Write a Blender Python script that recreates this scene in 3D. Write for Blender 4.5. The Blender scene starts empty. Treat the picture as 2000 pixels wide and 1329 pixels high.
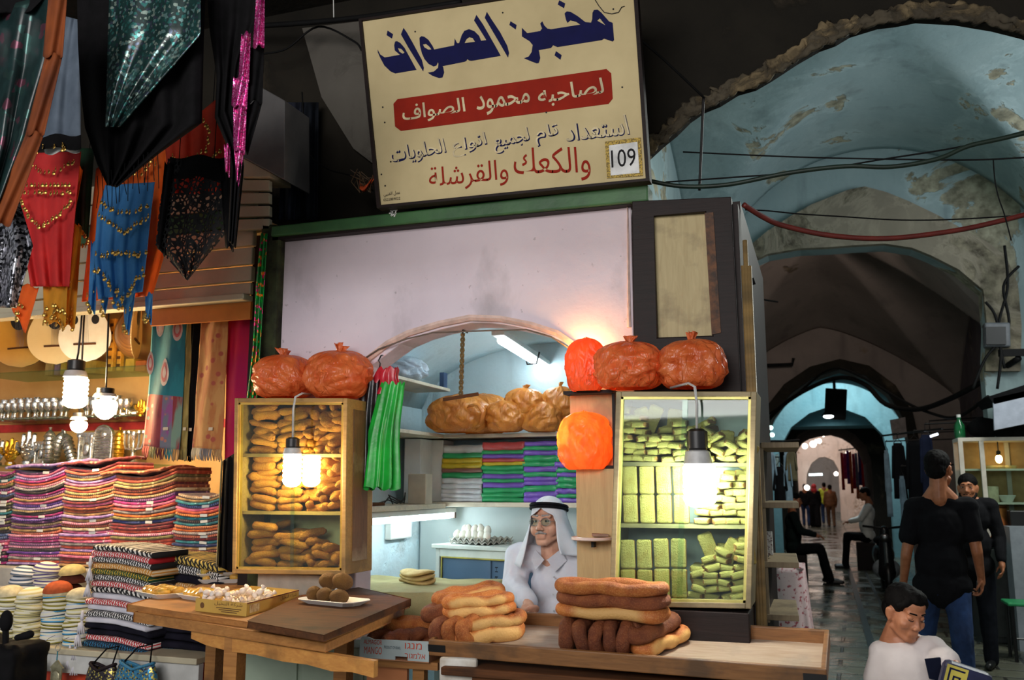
import bpy, math, random
from mathutils import Vector as V, Matrix, Euler, noise
from mathutils.geometry import tessellate_polygon
S=bpy.context.scene; COL=S.collection; PI=math.pi; R=math.radians
rnd=random.Random(7)
# ---------------------------------------------------------------- camera, world, light, exposure
FPX=1740.; CX,CY=1000.,664.5; EYE=1.6
PIT=math.atan((948-CY)/FPX); YAW=math.atan((1610-CX)/FPX*math.cos(PIT))
cam=bpy.data.cameras.new('camera'); co=bpy.data.objects.new('camera',cam); COL.objects.link(co)
co.location=(0,0,EYE); co.rotation_euler=(PI/2+PIT,0,YAW)
cam.sensor_width=36; cam.lens=36*FPX/2000; cam.clip_start=.05
cam.dof.use_dof=True; cam.dof.focus_distance=4.1; cam.dof.aperture_fstop=4.0
S.camera=co
S.view_settings.view_transform='Standard'; S.view_settings.look='None'
S.view_settings.exposure=0.35; S.view_settings.gamma=1
w=bpy.data.worlds.new('sky'); S.world=w; w.use_nodes=True
w.node_tree.nodes['Background'].inputs[0].default_value=(.62,.66,.70,1)
w.node_tree.nodes['Background'].inputs[1].default_value=.45
def area(name,loc,target,size,power,col):
    l=bpy.data.lights.new(name,'AREA'); l.shape='RECTANGLE'; l.size,l.size_y=size; l.energy=power; l.color=col
    o=bpy.data.objects.new(name,l); COL.objects.link(o); o.location=loc
    o.rotation_euler=(V(target)-V(loc)).to_track_quat('-Z','Y').to_euler(); return o
area('daylight_side_opening',(3.6,8.4,4.3),(-.4,9.5,4.2),(2.6,1.8),62,(.90,.95,1.0))
area('hidden_bay_fill',(.7,12.2,5.0),(-2.1,14.2,4.1),(1.2,.5),70,(1.0,.86,.76))  # added source tucked behind the middle arch to brighten the brown vault
area('daylight_roof_hole',(.4,21.0,4.35),(.35,21.0,0),(1.2,2.0),72,(.86,.97,1.0))
area('daylight_street_end',(-.2,38.0,6.6),(-.2,38.0,0),(3,9),380,(1.0,.93,.9))
area('front_fill',(-1.6,-3.4,3.6),(-2.7,3.8,2.4),(4.2,2.4),235,(1.0,.96,.94))  # unseen fill behind the camera, added to light the shopfronts
area('lane_floor_fill',(2.8,8.2,4.6),(1.0,6.4,0),(2.2,1.0),120,(.96,1.0,.92))  # second light added near the side opening to lift the paving
# ---------------------------------------------------------------- pixel helpers (photo pixels of the 2000x1329 frame -> points of the place)
def ray(u,v):
    x=(u-CX)/FPX; y=(CY-v)/FPX
    f=math.cos(PIT)-y*math.sin(PIT); z=math.sin(PIT)+y*math.cos(PIT)
    return V((x*math.cos(YAW)-f*math.sin(YAW), x*math.sin(YAW)+f*math.cos(YAW), z))
def AY(u,v,Y):
    d=ray(u,v); k=Y/d.y; return V((d.x*k,Y,EYE+d.z*k))
def AX(u,v,X):
    d=ray(u,v); k=X/d.x; return V((X,d.y*k,EYE+d.z*k))
def AZ(u,v,Z):
    d=ray(u,v); k=(Z-EYE)/d.z; return V((d.x*k,d.y*k,Z))
# ---------------------------------------------------------------- materials
def lin(c):
    return tuple(((x/255)/12.92 if x/255<=.04045 else ((x/255+.055)/1.055)**2.4) for x in c)+(1,)
MATS={}
class NT:
    def __init__(s,name):
        s.m=bpy.data.materials.new(name); s.m.use_nodes=True; s.t=s.m.node_tree; s.n=s.t.nodes; s.l=s.t.links
        s.b=s.n['Principled BSDF']; s.out=s.n['Material Output']; s.tc=s.n.new('ShaderNodeTexCoord'); MATS[name]=s.m
    def new(s,k,**kw):
        n=s.n.new('ShaderNode'+k)
        for a,v in kw.items(): setattr(n,a,v)
        return n
    def link(s,a,b): s.l.new(a,b)
    def co(s,scale=(1,1,1),rot=(0,0,0),src='Object',loc=(0,0,0)):
        m=s.new('Mapping'); s.link(s.tc.outputs[src],m.inputs[0]); m.inputs['Scale'].default_value=scale
        m.inputs['Rotation'].default_value=rot; m.inputs['Location'].default_value=loc; return m.outputs[0]
    def noise(s,scale=10,detail=4,vec=None,rough=.55,dist=0):
        n=s.new('TexNoise'); n.inputs['Scale'].default_value=scale; n.inputs['Detail'].default_value=detail
        n.inputs['Roughness'].default_value=rough; n.inputs['Distortion'].default_value=dist
        s.link(vec if vec is not None else s.tc.outputs['Object'],n.inputs['Vector']); return n.outputs['Fac']
    def vor(s,scale=10,vec=None,feature='F1',out='Distance',rand=1):
        n=s.new('TexVoronoi',feature=feature); n.inputs['Scale'].default_value=scale; n.inputs['Randomness'].default_value=rand
        s.link(vec if vec is not None else s.tc.outputs['Object'],n.inputs['Vector']); return n.outputs[out]
    def wave(s,scale=10,vec=None,dist=0,direction='X',prof='SIN'):
        n=s.new('TexWave',bands_direction=direction,wave_profile=prof); n.inputs['Scale'].default_value=scale
        n.inputs['Distortion'].default_value=dist; n.inputs['Detail Scale'].default_value=1
        s.link(vec if vec is not None else s.tc.outputs['Object'],n.inputs['Vector']); return n.outputs['Fac']
    def ramp(s,fac,stops,interp='LINEAR'):
        r=s.new('ValToRGB'); r.color_ramp.interpolation=interp; e=r.color_ramp.elements
        while len(e)<len(stops): e.new(.5)
        for i,(p,c) in enumerate(stops):
            e[i].position=p; e[i].color=lin(c) if len(c)==3 else c
        s.link(fac,r.inputs[0]); return r.outputs[0]
    def step(s,fac,a,b):
        m=s.new('MapRange'); m.inputs[1].default_value=a; m.inputs[2].default_value=b; s.link(fac,m.inputs[0]); return m.outputs[0]
    def mix(s,fac,a,b,mode='MIX'):
        m=s.new('Mix',data_type='RGBA',blend_type=mode)
        for x,i in ((fac,0),(a,6),(b,7)):
            if isinstance(x,(int,float)): m.inputs[i].default_value=x
            elif isinstance(x,tuple): m.inputs[i].default_value=lin(x) if len(x)==3 else x
            else: s.link(x,m.inputs[i])
        return m.outputs[2]
    def math(s,op,a,b=0):
        m=s.new('Math',operation=op)
        for x,i in ((a,0),(b,1)):
            if isinstance(x,(int,float)): m.inputs[i].default_value=x
            else: s.link(x,m.inputs[i])
        return m.outputs[0]
    def color(s,c):
        if isinstance(c,tuple): s.b.inputs['Base Color'].default_value=lin(c)
        else: s.link(c,s.b.inputs['Base Color'])
        return s
    def bump(s,h,strength=.3,dist=.01):
        b=s.new('Bump'); b.inputs['Strength'].default_value=strength; b.inputs['Distance'].default_value=dist
        s.link(h,b.inputs['Height']); s.link(b.outputs[0],s.b.inputs['Normal']); return s
    def set(s,**kw):
        for k,v in kw.items():
            k=k.replace('_',' '); i=s.b.inputs[k]
            if isinstance(v,(int,float)): i.default_value=v
            elif isinstance(v,tuple): i.default_value=lin(v) if len(v)==3 else v
            else: s.link(v,i)
        return s
    def rand(s,c,amt=.25):
        oi=s.new('ObjectInfo'); k=s.new('MapRange'); k.inputs[3].default_value=1-amt; k.inputs[4].default_value=1+amt
        s.link(oi.outputs['Random'],k.inputs[0])
        h=s.new('HueSaturation'); s.link(k.outputs[0],h.inputs['Value']); s.link(c,h.inputs['Color']); return h.outputs[0]
def mat(name,c,c2=None,rough=.7,scale=12,metal=0,bump=.15,bscale=None,bdist=.004,lo=.35,hi=.65,rand=0,**kw):
    if name in MATS: return MATS[name]
    s=NT(name); c2=c2 or tuple(x*.8 for x in c)
    col=s.ramp(s.noise(scale,5),[(lo,c),(hi,c2)])
    if rand: col=s.rand(col,rand)
    s.color(col); s.set(Roughness=rough,Metallic=metal,**kw)
    if not metal and max(c)<70 and rough>.55: s.set(Specular_IOR_Level=.12)
    elif rough>=.8 and not metal: s.set(Specular_IOR_Level=.25)
    if bump: s.bump(s.noise(bscale or scale*3,5),bump,bdist)
    return s.m
def emit(name,c,strength):
    if name in MATS: return MATS[name]
    s=NT(name); s.set(Base_Color=c,Emission_Color=c,Emission_Strength=strength,Roughness=.4); return s.m
def glass(name,tint=(235,245,240),gloss=.10):
    if name in MATS: return MATS[name]
    s=NT(name); t=s.new('BsdfTransparent'); t.inputs[0].default_value=lin(tint)
    g=s.new('BsdfGlossy'); g.inputs['Roughness'].default_value=.03; g.inputs[0].default_value=(1,1,1,1)
    f=s.new('LayerWeight'); f.inputs[0].default_value=.25; m=s.new('MixShader'); k=s.math('ADD',s.math('MULTIPLY',s.math('POWER',f.outputs['Facing'],3),.5),gloss*.3)
    s.link(k,m.inputs[0]); s.link(t.outputs[0],m.inputs[1]); s.link(g.outputs[0],m.inputs[2]); s.link(m.outputs[0],s.out.inputs[0]); return s.m
# ---------------------------------------------------------------- mesh builder
def rotm(rot): return Euler(rot).to_matrix() if rot is not None else Matrix.Identity(3)
class MB:
    def __init__(s): s.v=[]; s.f=[]; s.mi=[]; s.cur=0
    def add(s,vs,fs):
        o=len(s.v); s.v.extend(V(x) for x in vs)
        for f in fs: s.f.append(tuple(i+o for i in f)); s.mi.append(s.cur)
        return s
    def hexa(s,p):  # p: 4 bottom ccw, 4 top
        return s.add(p,[(3,2,1,0),(4,5,6,7),(0,1,5,4),(1,2,6,5),(2,3,7,6),(3,0,4,7)])
    def box(s,c,size,rot=None):
        m=rotm(rot); x,y,z=(a/2 for a in size); c=V(c)
        return s.hexa([c+m@V(q) for q in ((-x,-y,-z),(x,-y,-z),(x,y,-z),(-x,y,-z),(-x,-y,z),(x,-y,z),(x,y,z),(-x,y,z))])
    def bbox(s,a,b): return s.box([(a[i]+b[i])/2 for i in range(3)],[abs(b[i]-a[i]) for i in range(3)])
    def bar(s,a,b,w,h,up=(0,0,1)):  # rectangular bar from a to b
        a,b=V(a),V(b); d=(b-a).normalized(); u=V(up); x=d.cross(u)
        if x.length<1e-4: x=d.cross(V((0,1,0)))
        x.normalize(); u=x.cross(d).normalized()
        def q(c): return [c-x*w/2-u*h/2,c+x*w/2-u*h/2,c+x*w/2+u*h/2,c-x*w/2+u*h/2]
        A,B=q(a),q(b); return s.hexa([A[0],A[1],B[1],B[0],A[3],A[2],B[2],B[3]])
    def prism(s,poly,off,holes=()):
        off=V(off); loops=[[V(p) for p in poly]]+[[V(p) for p in h] for h in holes]
        flat=[p for l in loops for p in l]; n=len(flat)
        # project to the plane of the polygon for a robust fill
        nn=V((0,0,0)); l=loops[0]
        for i in range(len(l)): nn+=l[i].cross(l[(i+1)%len(l)])
        nn.normalize(); ax=nn.orthogonal().normalized(); ay=nn.cross(ax)
        tri=tessellate_polygon([[V((p.dot(ax),p.dot(ay),0)) for p in q] for q in loops])
        fl=nn.dot(off)>0
        fs=[]
        for t in tri:
            a,b,c=(flat[i] for i in t); g=(b-a).cross(c-a).dot(nn)>0
            t=tuple(t) if g else tuple(reversed(t))
            fs.append(tuple(reversed(t)) if fl else t); fs.append(tuple(i+n for i in (t if fl else reversed(t))))
        k=0
        for l in loops:
            m=len(l)
            for i in range(m):
                a,b=k+i,k+(i+1)%m; fs.append((a,b,b+n,a+n))
            k+=m
        return s.add(flat+[p+off for p in flat],fs)
    def tube(s,path,r,seg=8,caps=True,closed=False,sq=1.0):
        P=[V(p) for p in path]; n=len(P); rr=r if isinstance(r,(list,tuple)) else [r]*n
        vs=[]; fs=[]; up=None
        for i in range(n):
            if closed: t=P[(i+1)%n]-P[i-1]
            else: t=P[min(i+1,n-1)]-P[max(i-1,0)]
            t=t.normalized() if t.length>1e-9 else V((0,0,1))
            if up is None: up=t.orthogonal().normalized()
            up=(up-t*up.dot(t)); up=up.normalized() if up.length>1e-6 else t.orthogonal().normalized()
            b=t.cross(up)
            for k in range(seg):
                a=2*PI*k/seg; vs.append(P[i]+up*math.cos(a)*rr[i]+b*math.sin(a)*rr[i]*sq)
        m=n if closed else n-1
        for i in range(m):
            for k in range(seg):
                a=i*seg+k; b=i*seg+(k+1)%seg; j=((i+1)%n)*seg
                fs.append((a,b,j+(k+1)%seg,j+k))
        if caps and not closed:
            fs.append(tuple(range(seg-1,-1,-1))); fs.append(tuple((n-1)*seg+k for k in range(seg)))
        return s.add(vs,fs)
    def capsule(s,a,b,ra,rb=None,seg=10,k=4,sq=1.0):
        a,b=V(a),V(b); rb=ra if rb is None else rb; d=(b-a); d=d.normalized() if d.length>1e-9 else V((0,0,1))
        P=[];r=[]
        for i in range(k+1):
            t=PI/2*(1-i/k); P.append(a-d*ra*math.sin(t)); r.append(max(ra*math.cos(t),1e-4))
        for i in range(k+1):
            t=PI/2*i/k; P.append(b+d*rb*math.sin(t)); r.append(max(rb*math.cos(t),1e-4))
        return s.tube(P,r,seg,sq=sq)
    def lathe(s,prof,c=(0,0,0),seg=20,rot=None,sx=1,sy=1):
        m=rotm(rot); c=V(c); vs=[];fs=[];n=len(prof)
        for (r,z) in prof:
            for k in range(seg):
                a=2*PI*k/seg; vs.append(c+m@V((r*math.cos(a)*sx,r*math.sin(a)*sy,z)))
        for i in range(n-1):
            for k in range(seg):
                fs.append((i*seg+k,i*seg+(k+1)%seg,(i+1)*seg+(k+1)%seg,(i+1)*seg+k))
        fs.append(tuple(range(seg-1,-1,-1))); fs.append(tuple((n-1)*seg+k for k in range(seg)))
        return s.add(vs,fs)
    def ell(s,c,r,rot=None,seg=14,rings=9):
        prof=[(max(math.sin(PI*i/rings),1e-3),-math.cos(PI*i/rings)) for i in range(rings+1)]
        m=rotm(rot); c=V(c); r=r if isinstance(r,(tuple,list)) else (r,r,r); vs=[];fs=[]
        for (q,z) in prof:
            for k in range(seg):
                a=2*PI*k/seg; vs.append(c+m@V((q*math.cos(a)*r[0],q*math.sin(a)*r[1],z*r[2])))
        for i in range(rings):
            for k in range(seg): fs.append((i*seg+k,i*seg+(k+1)%seg,(i+1)*seg+(k+1)%seg,(i+1)*seg+k))
        return s.add(vs,fs)
    def sheet(s,fn,nu,nv,th=.0):   # fn(u,v)->point; closed thin slab when th>0
        P=[[V(fn(i/nu,j/nv)) for j in range(nv+1)] for i in range(nu+1)]
        W=nv+1; vs=[p for r in P for p in r]; fs=[(i*W+j,(i+1)*W+j,(i+1)*W+j+1,i*W+j+1) for i in range(nu) for j in range(nv)]
        if th:
            N=len(vs); nr=[]
            for i in range(nu+1):
                for j in range(nv+1):
                    a=P[min(i+1,nu)][j]-P[max(i-1,0)][j]; b=P[i][min(j+1,nv)]-P[i][max(j-1,0)]
                    q=a.cross(b); nr.append(q.normalized() if q.length>1e-12 else V((0,0,1)))
            vs=[p+n*th/2 for p,n in zip(vs,nr)]+[p-n*th/2 for p,n in zip(vs,nr)]
            fs=fs+[tuple(reversed([k+N for k in f])) for f in fs]
            ed=[i*W for i in range(nu+1)]+[nu*W+j for j in range(1,nv+1)]+[i*W+nv for i in range(nu-1,-1,-1)]+[j for j in range(nv-1,0,-1)]
            for a,b in zip(ed,ed[1:]+ed[:1]): fs.append((b,a,a+N,b+N))
        return s.add(vs,fs)
    def build(s,name,m,parent=None,smooth=False,origin=None,bevel=0,local=False):
        me=bpy.data.meshes.new(name)
        off=V((0,0,0))
        if parent is not None and not local:
            q=parent
            while q: off+=q.location; q=q.parent
        if parent is None:
            if origin is None:
                xs=[p.x for p in s.v]; ys=[p.y for p in s.v]; zs=[p.z for p in s.v]
                origin=((min(xs)+max(xs))/2,(min(ys)+max(ys))/2,min(zs))
            off=V(origin)
        elif origin is not None: loc=V(origin)-off; off=V(origin)
        me.from_pydata([p-off for p in s.v],[],s.f)
        for x in (m if isinstance(m,(list,tuple)) else [m]): me.materials.append(x)
        if max(s.mi,default=0): me.polygons.foreach_set('material_index',s.mi)
        if smooth: me.polygons.foreach_set('use_smooth',[True]*len(me.polygons))
        if smooth and smooth is not True: me.set_sharp_from_angle(angle=R(smooth))
        me.update()
        o=bpy.data.objects.new(name,me); COL.objects.link(o)
        if parent is None: o.location=off
        else:
            o.parent=parent
            if origin is not None: o.location=loc
        if bevel:
            b=o.modifiers.new('edge','BEVEL'); b.width=bevel; b.segments=2; b.limit_method='ANGLE'
        return o
def tag(o,label,cat,group=None,kind=None):
    if label: o['label']=label
    if cat: o['category']=cat
    if group: o['group']=group
    if kind: o['kind']=kind
    return o
def thing(name,label,cat,loc=(0,0,0),group=None):
    o=bpy.data.objects.new(name,None); COL.objects.link(o); o.location=loc; o.empty_display_size=.1
    return tag(o,label,cat,group)
def struct(o): o['kind']='structure'; return o
KIDS={}
def dup(root,mtx,label=None,group=None,first=False):
    """a copy of a thing with copies of its parts and sub-parts"""
    if first: r=root
    else:
        r=root.copy(); COL.objects.link(r)
        def rec(o,n):
            for ch in KIDS.get(o.name,()) or o.children:
                c=ch.copy(); COL.objects.link(c); c.parent=n; rec(ch,c)
        rec(root,r)
    r.matrix_local=mtx
    if label: r['label']=label
    if group: r['group']=group
    return r
def TR(loc,rot=(0,0,0),sc=1):
    sc=(sc,sc,sc) if isinstance(sc,(int,float)) else sc
    return Matrix.LocRotScale(V(loc),Euler(rot),V(sc))
def remesh(mb,voxel,smooth=6,fac=.5):
    """one continuous skin over overlapping volumes"""
    me=bpy.data.meshes.new('skin'); me.from_pydata(mb.v,[],mb.f); o=bpy.data.objects.new('skin_tmp',me); COL.objects.link(o)
    r=o.modifiers.new('r','REMESH'); r.mode='VOXEL'; r.voxel_size=voxel
    if smooth:
        q=o.modifiers.new('s','SMOOTH'); q.iterations=smooth; q.factor=fac
    dg=bpy.context.evaluated_depsgraph_get(); dg.update()
    ev=o.evaluated_get(dg).to_mesh()
    out=MB(); out.v=[v.co.copy() for v in ev.vertices]; out.f=[tuple(p.vertices) for p in ev.polygons]; out.mi=[0]*len(out.f)
    bpy.data.objects.remove(o); bpy.data.meshes.remove(me); return out
def lerp(a,b,t): return a+(b-a)*t
def bil(q,s,t): # q = TL,TR,BR,BL
    return lerp(lerp(q[0],q[1],s),lerp(q[3],q[2],s),t)
# text: Arabic letters are joined here (presentation forms, drawn left to right)
AR={'ا':(0xFE8D,2),'ب':(0xFE8F,4),'ة':(0xFE93,2),'ت':(0xFE95,4),'ج':(0xFE9D,4),'ح':(0xFEA1,4),'خ':(0xFEA5,4),'د':(0xFEA9,2),'ر':(0xFEAD,2),'ز':(0xFEAF,2),'س':(0xFEB1,4),'ش':(0xFEB5,4),'ص':(0xFEB9,4),'ط':(0xFEC1,4),'ع':(0xFEC9,4),'ف':(0xFED1,4),'ق':(0xFED5,4),'ك':(0xFED9,4),'ل':(0xFEDD,4),'م':(0xFEE1,4),'ن':(0xFEE5,4),'ه':(0xFEE9,4),'و':(0xFEED,2),'ي':(0xFEF1,4)}
def arabic(t):
    o=[]
    for i,c in enumerate(t):
        if c not in AR: o.append(c); continue
        b,n=AR[c]; pv=i>0 and t[i-1] in AR and AR[t[i-1]][1]==4; nx=n==4 and i+1<len(t) and t[i+1] in AR
        o.append(chr(b+(3 if pv and nx else 2 if nx else 1 if pv else 0)))
    return ''.join(reversed(o))
def glyphs(body,bold=0,shear=0):
    c=bpy.data.curves.new('t','FONT'); c.body=body; c.offset=bold; c.shear=shear; c.resolution_u=3
    o=bpy.data.objects.new('t',c); COL.objects.link(o); dg=bpy.context.evaluated_depsgraph_get(); dg.update()
    me=o.evaluated_get(dg).to_mesh(); vs=[v.co.copy() for v in me.vertices]; fs=[tuple(p.vertices) for p in me.polygons]
    bpy.data.objects.remove(o); return vs,fs
def letters(mb,body,quad,bold=0,shear=0):
    """set a line of writing into the quad TL,TR,BR,BL"""
    vs,fs=glyphs(body,bold,shear); q=[V(p) for p in quad]
    x0=min(v.x for v in vs); x1=max(v.x for v in vs); y0=min(v.y for v in vs); y1=max(v.y for v in vs)
    return mb.add([bil(q,(v.x-x0)/(x1-x0),(y1-v.y)/(y1-y0)) for v in vs],fs)
# ---------------------------------------------------------------- surface materials of the place
def plaster(name,base,base2,patch,patch2,lo=.55,hi=.6,scale=1.1,seed=0,rough=.85):
    s=NT(name); v=s.co(loc=(seed,seed*.7,0))
    b=s.ramp(s.noise(1.3,5,v),[(.3,base),(.7,base2)])
    p=s.ramp(s.noise(9,6,v),[(.35,patch),(.65,patch2)])
    n=s.noise(scale,9,v,.62,.6); f=s.step(n,lo,hi)
    e=s.math('MULTIPLY',s.step(n,lo-.05,lo),s.math('SUBTRACT',1,f))
    c=s.mix(f,b,p); c=s.mix(s.math('MULTIPLY',e,.55),c,tuple(min(255,x*1.12) for x in base2))
    st=s.step(s.noise(3.5,6,s.co(scale=(1,1,.25),loc=(seed,0,0))),.55,.75)
    c=s.mix(s.math('MULTIPLY',st,.35),c,tuple(x*.45 for x in base2))
    s.color(c); s.set(Roughness=rough,Specular_IOR_Level=.15)
    s.bump(s.math('ADD',s.math('MULTIPLY',f,-.6),s.math('MULTIPLY',s.noise(14,6,v),.35)),.6,.03); return s.m
M_teal=plaster('peeling_teal_plaster',(138,160,162),(156,174,174),(118,114,96),(176,172,148),.585,.60,.8,3)
M_teal2=plaster('blue_teal_plaster',(112,160,170),(132,176,184),(110,120,112),(160,176,170),.60,.63,.8,3)
M_band=plaster('bare_stone_band',(120,112,98),(146,138,120),(84,78,66),(150,142,120),.5,.56,1.4,9)
M_bay=plaster('old_brownish_plaster',(138,126,118),(120,109,102),(120,104,84),(84,74,64),.63,.66,.7,1)
M_pier=plaster('rough_grey_stone',(96,88,92),(72,66,70),(118,106,100),(60,54,54),.5,.6,1.5,4)
M_dark=plaster('dark_brown_stone',(42,38,31),(26,24,20),(76,67,54),(46,40,32),.54,.62,1.0,6)  # dark brown stone with lighter patches
M_end=plaster('sunlit_pink_stone',(214,196,184),(190,170,156),(150,124,104),(226,212,200),.55,.62,1.0,2)
def facade():
    s=NT('pinkish_limewash'); v=s.co()
    c=s.ramp(s.noise(1.8,6,v),[(.3,(236,222,228)),(.7,(218,204,214))])
    st=s.step(s.noise(2.3,7,s.co(scale=(1.2,1,.7),loc=(2,0,1))),.56,.72)
    c=s.mix(s.math('MULTIPLY',st,.5),c,(134,126,126))
    sp=s.step(s.noise(30,3,v),.70,.74); c=s.mix(s.math('MULTIPLY',sp,.35),c,(90,84,80))
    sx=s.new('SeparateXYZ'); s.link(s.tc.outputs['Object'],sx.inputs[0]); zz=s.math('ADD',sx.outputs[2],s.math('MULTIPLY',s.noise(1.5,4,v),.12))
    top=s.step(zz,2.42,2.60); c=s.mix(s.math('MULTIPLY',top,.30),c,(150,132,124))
    s.color(c).set(Roughness=.85); s.bump(s.noise(7,8,v),.5,.015); return s.m
M_fac=facade()
def wood(name,c,c2,rough=.55,scale=(1,14,14),bump=.25,dirt=None,grain=5,rot=(0,0,0)):
    if name in MATS: return MATS[name]
    s=NT(name); v=s.co(scale=scale,rot=rot); n=s.noise(grain,6,v,.6,.8)
    col=s.ramp(n,[(.3,c),(.7,c2)])
    if dirt:
        d=s.step(s.noise(5,7,s.co()),.52,.68); col=s.mix(s.math('MULTIPLY',d,.75),col,dirt)
    s.color(s.rand(col,.06)).set(Roughness=rough); s.bump(n,bump,.003); return s.m
M_cabw=wood('pine_cabinet_wood',(178,140,78),(150,112,58),dirt=(110,86,50))
M_cabw2=wood('grey_gold_cabinet_wood',(150,134,96),(128,112,78),dirt=(92,84,64))
M_tray=wood('worn_tray_wood',(146,100,56),(112,74,40),dirt=(74,56,38),scale=(1,12,12))
M_trayf=wood('floury_tray_floor',(176,158,140),(150,126,104),dirt=(128,116,104),scale=(1,8,8))
M_table=wood('orange_table_wood',(176,122,62),(144,94,44),dirt=(96,62,34))
M_dkbrd=wood('dark_board_wood',(100,62,36),(72,46,29),rough=.75,dirt=(50,38,30))
M_dkwood=wood('dark_brown_paint_wood',(42,32,30),(32,26,25),rough=.5,dirt=(30,26,25))
M_shelfw=wood('pale_shelf_wood',(214,202,180),(194,180,156),dirt=(150,140,124))
M_ply=wood('beige_plywood',(206,176,122),(188,156,104),scale=(10,10,1),dirt=(160,130,88))
M_green=mat('chipped_green_paint',(58,104,56),(44,84,46),rough=.5,scale=6,bump=.35,bscale=9,bdist=.01)
M_moss=mat('mossy_dark_paint',(62,68,44),(34,34,28),scale=9,bump=.6,bscale=14,bdist=.02)
MATS['dark_brown_paint_wood'].node_tree.nodes['Principled BSDF'].inputs['Specular IOR Level'].default_value=.15
MATS['dark_board_wood'].node_tree.nodes['Principled BSDF'].inputs['Specular IOR Level'].default_value=.15
M_metal=mat('steel',(170,172,175),rough=.35,metal=1,bump=0)
M_dkmetal=mat('dark_iron',(40,38,38),(28,27,27),rough=.5,metal=.4,bump=.1)
M_black=mat('black_plastic',(18,18,19),rough=.4,bump=0)
M_white=mat('white_paint',(226,226,220),(206,206,200),rough=.5,scale=5,bump=.08)
M_int=plaster('blue_white_limewash',(206,222,226),(190,210,216),(170,186,190),(206,216,216),.62,.70,1.6,5)
M_glass=glass('clear_glass')
M_gedge=glass('greenish_shelf_glass',(214,236,226),.12)
def floorm():
    s=NT('wet_stone_paving'); v=s.co(scale=(1,1,1))
    b=s.new('TexBrick',offset=.5,squash=1.0); s.link(s.co(rot=(0,0,R(2))),b.inputs['Vector'])
    b.inputs['Scale'].default_value=1.0; b.inputs['Brick Width'].default_value=.52; b.inputs['Row Height'].default_value=.34
    b.inputs['Mortar Size'].default_value=.018; b.inputs['Mortar Smooth'].default_value=.3; b.inputs['Bias'].default_value=-.1
    b.inputs['Color1'].default_value=lin((112,112,94)); b.inputs['Color2'].default_value=lin((84,86,76)); b.inputs['Mortar'].default_value=lin((34,33,30))
    c=s.mix(s.math('MULTIPLY',s.noise(3,6,v),.55),b.outputs[0],(60,60,54))
    s.color(c); wet=s.noise(1.6,5,v); s.set(Roughness=s.ramp(wet,[(.38,(70,70,70)),(.62,(165,165,165))]))
    h=s.math('ADD',s.math('MULTIPLY',b.outputs['Fac'],-1.0),s.math('MULTIPLY',s.noise(6,5,v),.5)); s.bump(h,.55,.03); return s.m
M_floor=floorm()
# ---------------------------------------------------------------- the setting
m=MB(); m.bbox((-9,-3,-.12),(7,60,0)); struct(m.build('floor',M_floor,origin=(0,0,0)))
def wall(name,pts,Y,th,mt,outer,holes=None,smooth=0):
    """upright wall across the lane with an arched opening"""
    m=MB(); m.prism([V((x,Y,z)) for x,z in outer],(0,th,0),[pts]); return struct(m.build(name,mt))
def xz(px,Y): return [AY(u,v,Y) for u,v in px]
YA,YB,YC,YD,YE=4.4,11.5,17.0,24.0,30.0; XL=-2.62; YR=5.65
A=xz([(1250,345),(1267,304),(1293,280),(1320,258),(1346,232),(1373,213),(1405,200),(1440,178),(1475,168),(1506,150),(1556,117),(1601,91),(1632,80),(1660,63),(1715,46),(1750,42),(1790,34),(1867,38),(1940,50),(2000,65),(2080,95),(2160,150),(2230,230),(2280,330)],YA)
A=[V((A[0].x,YA,-.05))]+A+[V((A[-1].x,YA,-.05))]
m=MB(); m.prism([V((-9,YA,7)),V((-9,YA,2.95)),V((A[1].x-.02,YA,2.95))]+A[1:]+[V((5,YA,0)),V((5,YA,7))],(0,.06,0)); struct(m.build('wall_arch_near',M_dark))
B=xz([(1430,580),(1440,545),(1456,521),(1500,500),(1564,489),(1615,487),(1670,483),(1727,480),(1780,488),(1817,503),(1870,530),(1918,570),(1925,640),(1922,727)],YB)
B=[V((B[0].x,YB,-.05))]+B+[V((B[-1].x,YB,-.05))]
wall('wall_arch_middle',B,YB,.3,M_teal,[(-5,-.1),(6,-.1),(6,8),(-5,8)])
C=xz([(1492,880),(1497,850),(1510,815),(1545,770),(1590,738),(1640,722),(1690,735),(1735,770),(1765,820),(1776,870)],YC)
C=[V((C[0].x,YC,-.05))]+C+[V((C[-1].x,YC,-.05))]
wall('wall_arch_far',C,YC,.6,M_bay,[(-5,-.1),(6,-.1),(6,8),(-5,8)])
D=xz([(1545,870),(1558,850),(1575,840),(1600,834),(1625,831),(1650,838),(1670,850),(1690,870),(1702,900)],YD)
D=[V((D[0].x,YD,-.05))]+D+[V((D[-1].x,YD,-.05))]
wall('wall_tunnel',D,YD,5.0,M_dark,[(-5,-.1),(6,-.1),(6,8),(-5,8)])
E=xz([(1574,960),(1576,925),(1585,905),(1600,894),(1612,893),(1628,900),(1638,918),(1640,960)],44)
E=[V((E[0].x,44,-.05))]+E+[V((E[-1].x,44,-.05))]
wall('wall_street_end',E,44,1,M_end,[(-9,-.1),(9,-.1),(9,12),(-9,12)])
m=MB(); m.bbox((-4,58,0),(4,58.3,7)); struct(m.build('wall_street_last',M_end))
m=MB(); m.bbox((-1.6,29.2,0),(-1.3,44,5.2)); m.bbox((2.1,29.2,0),(2.4,44,5.2)); struct(m.build('wall_street_sides',M_end))
# corbelled stone roof leaning over the street end
m=MB(); m.hexa([V(p) for p in ((-.35,31,3.6),(2.1,31,2.9),(2.1,40,3.2),(-.35,40,3.9),(-.35,31,3.75),(2.1,31,3.05),(2.1,40,3.35),(-.35,40,4.05))]); struct(m.build('trim_street_awning',wood('grey_plank_awning',(150,128,112),(120,100,88))))
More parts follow.
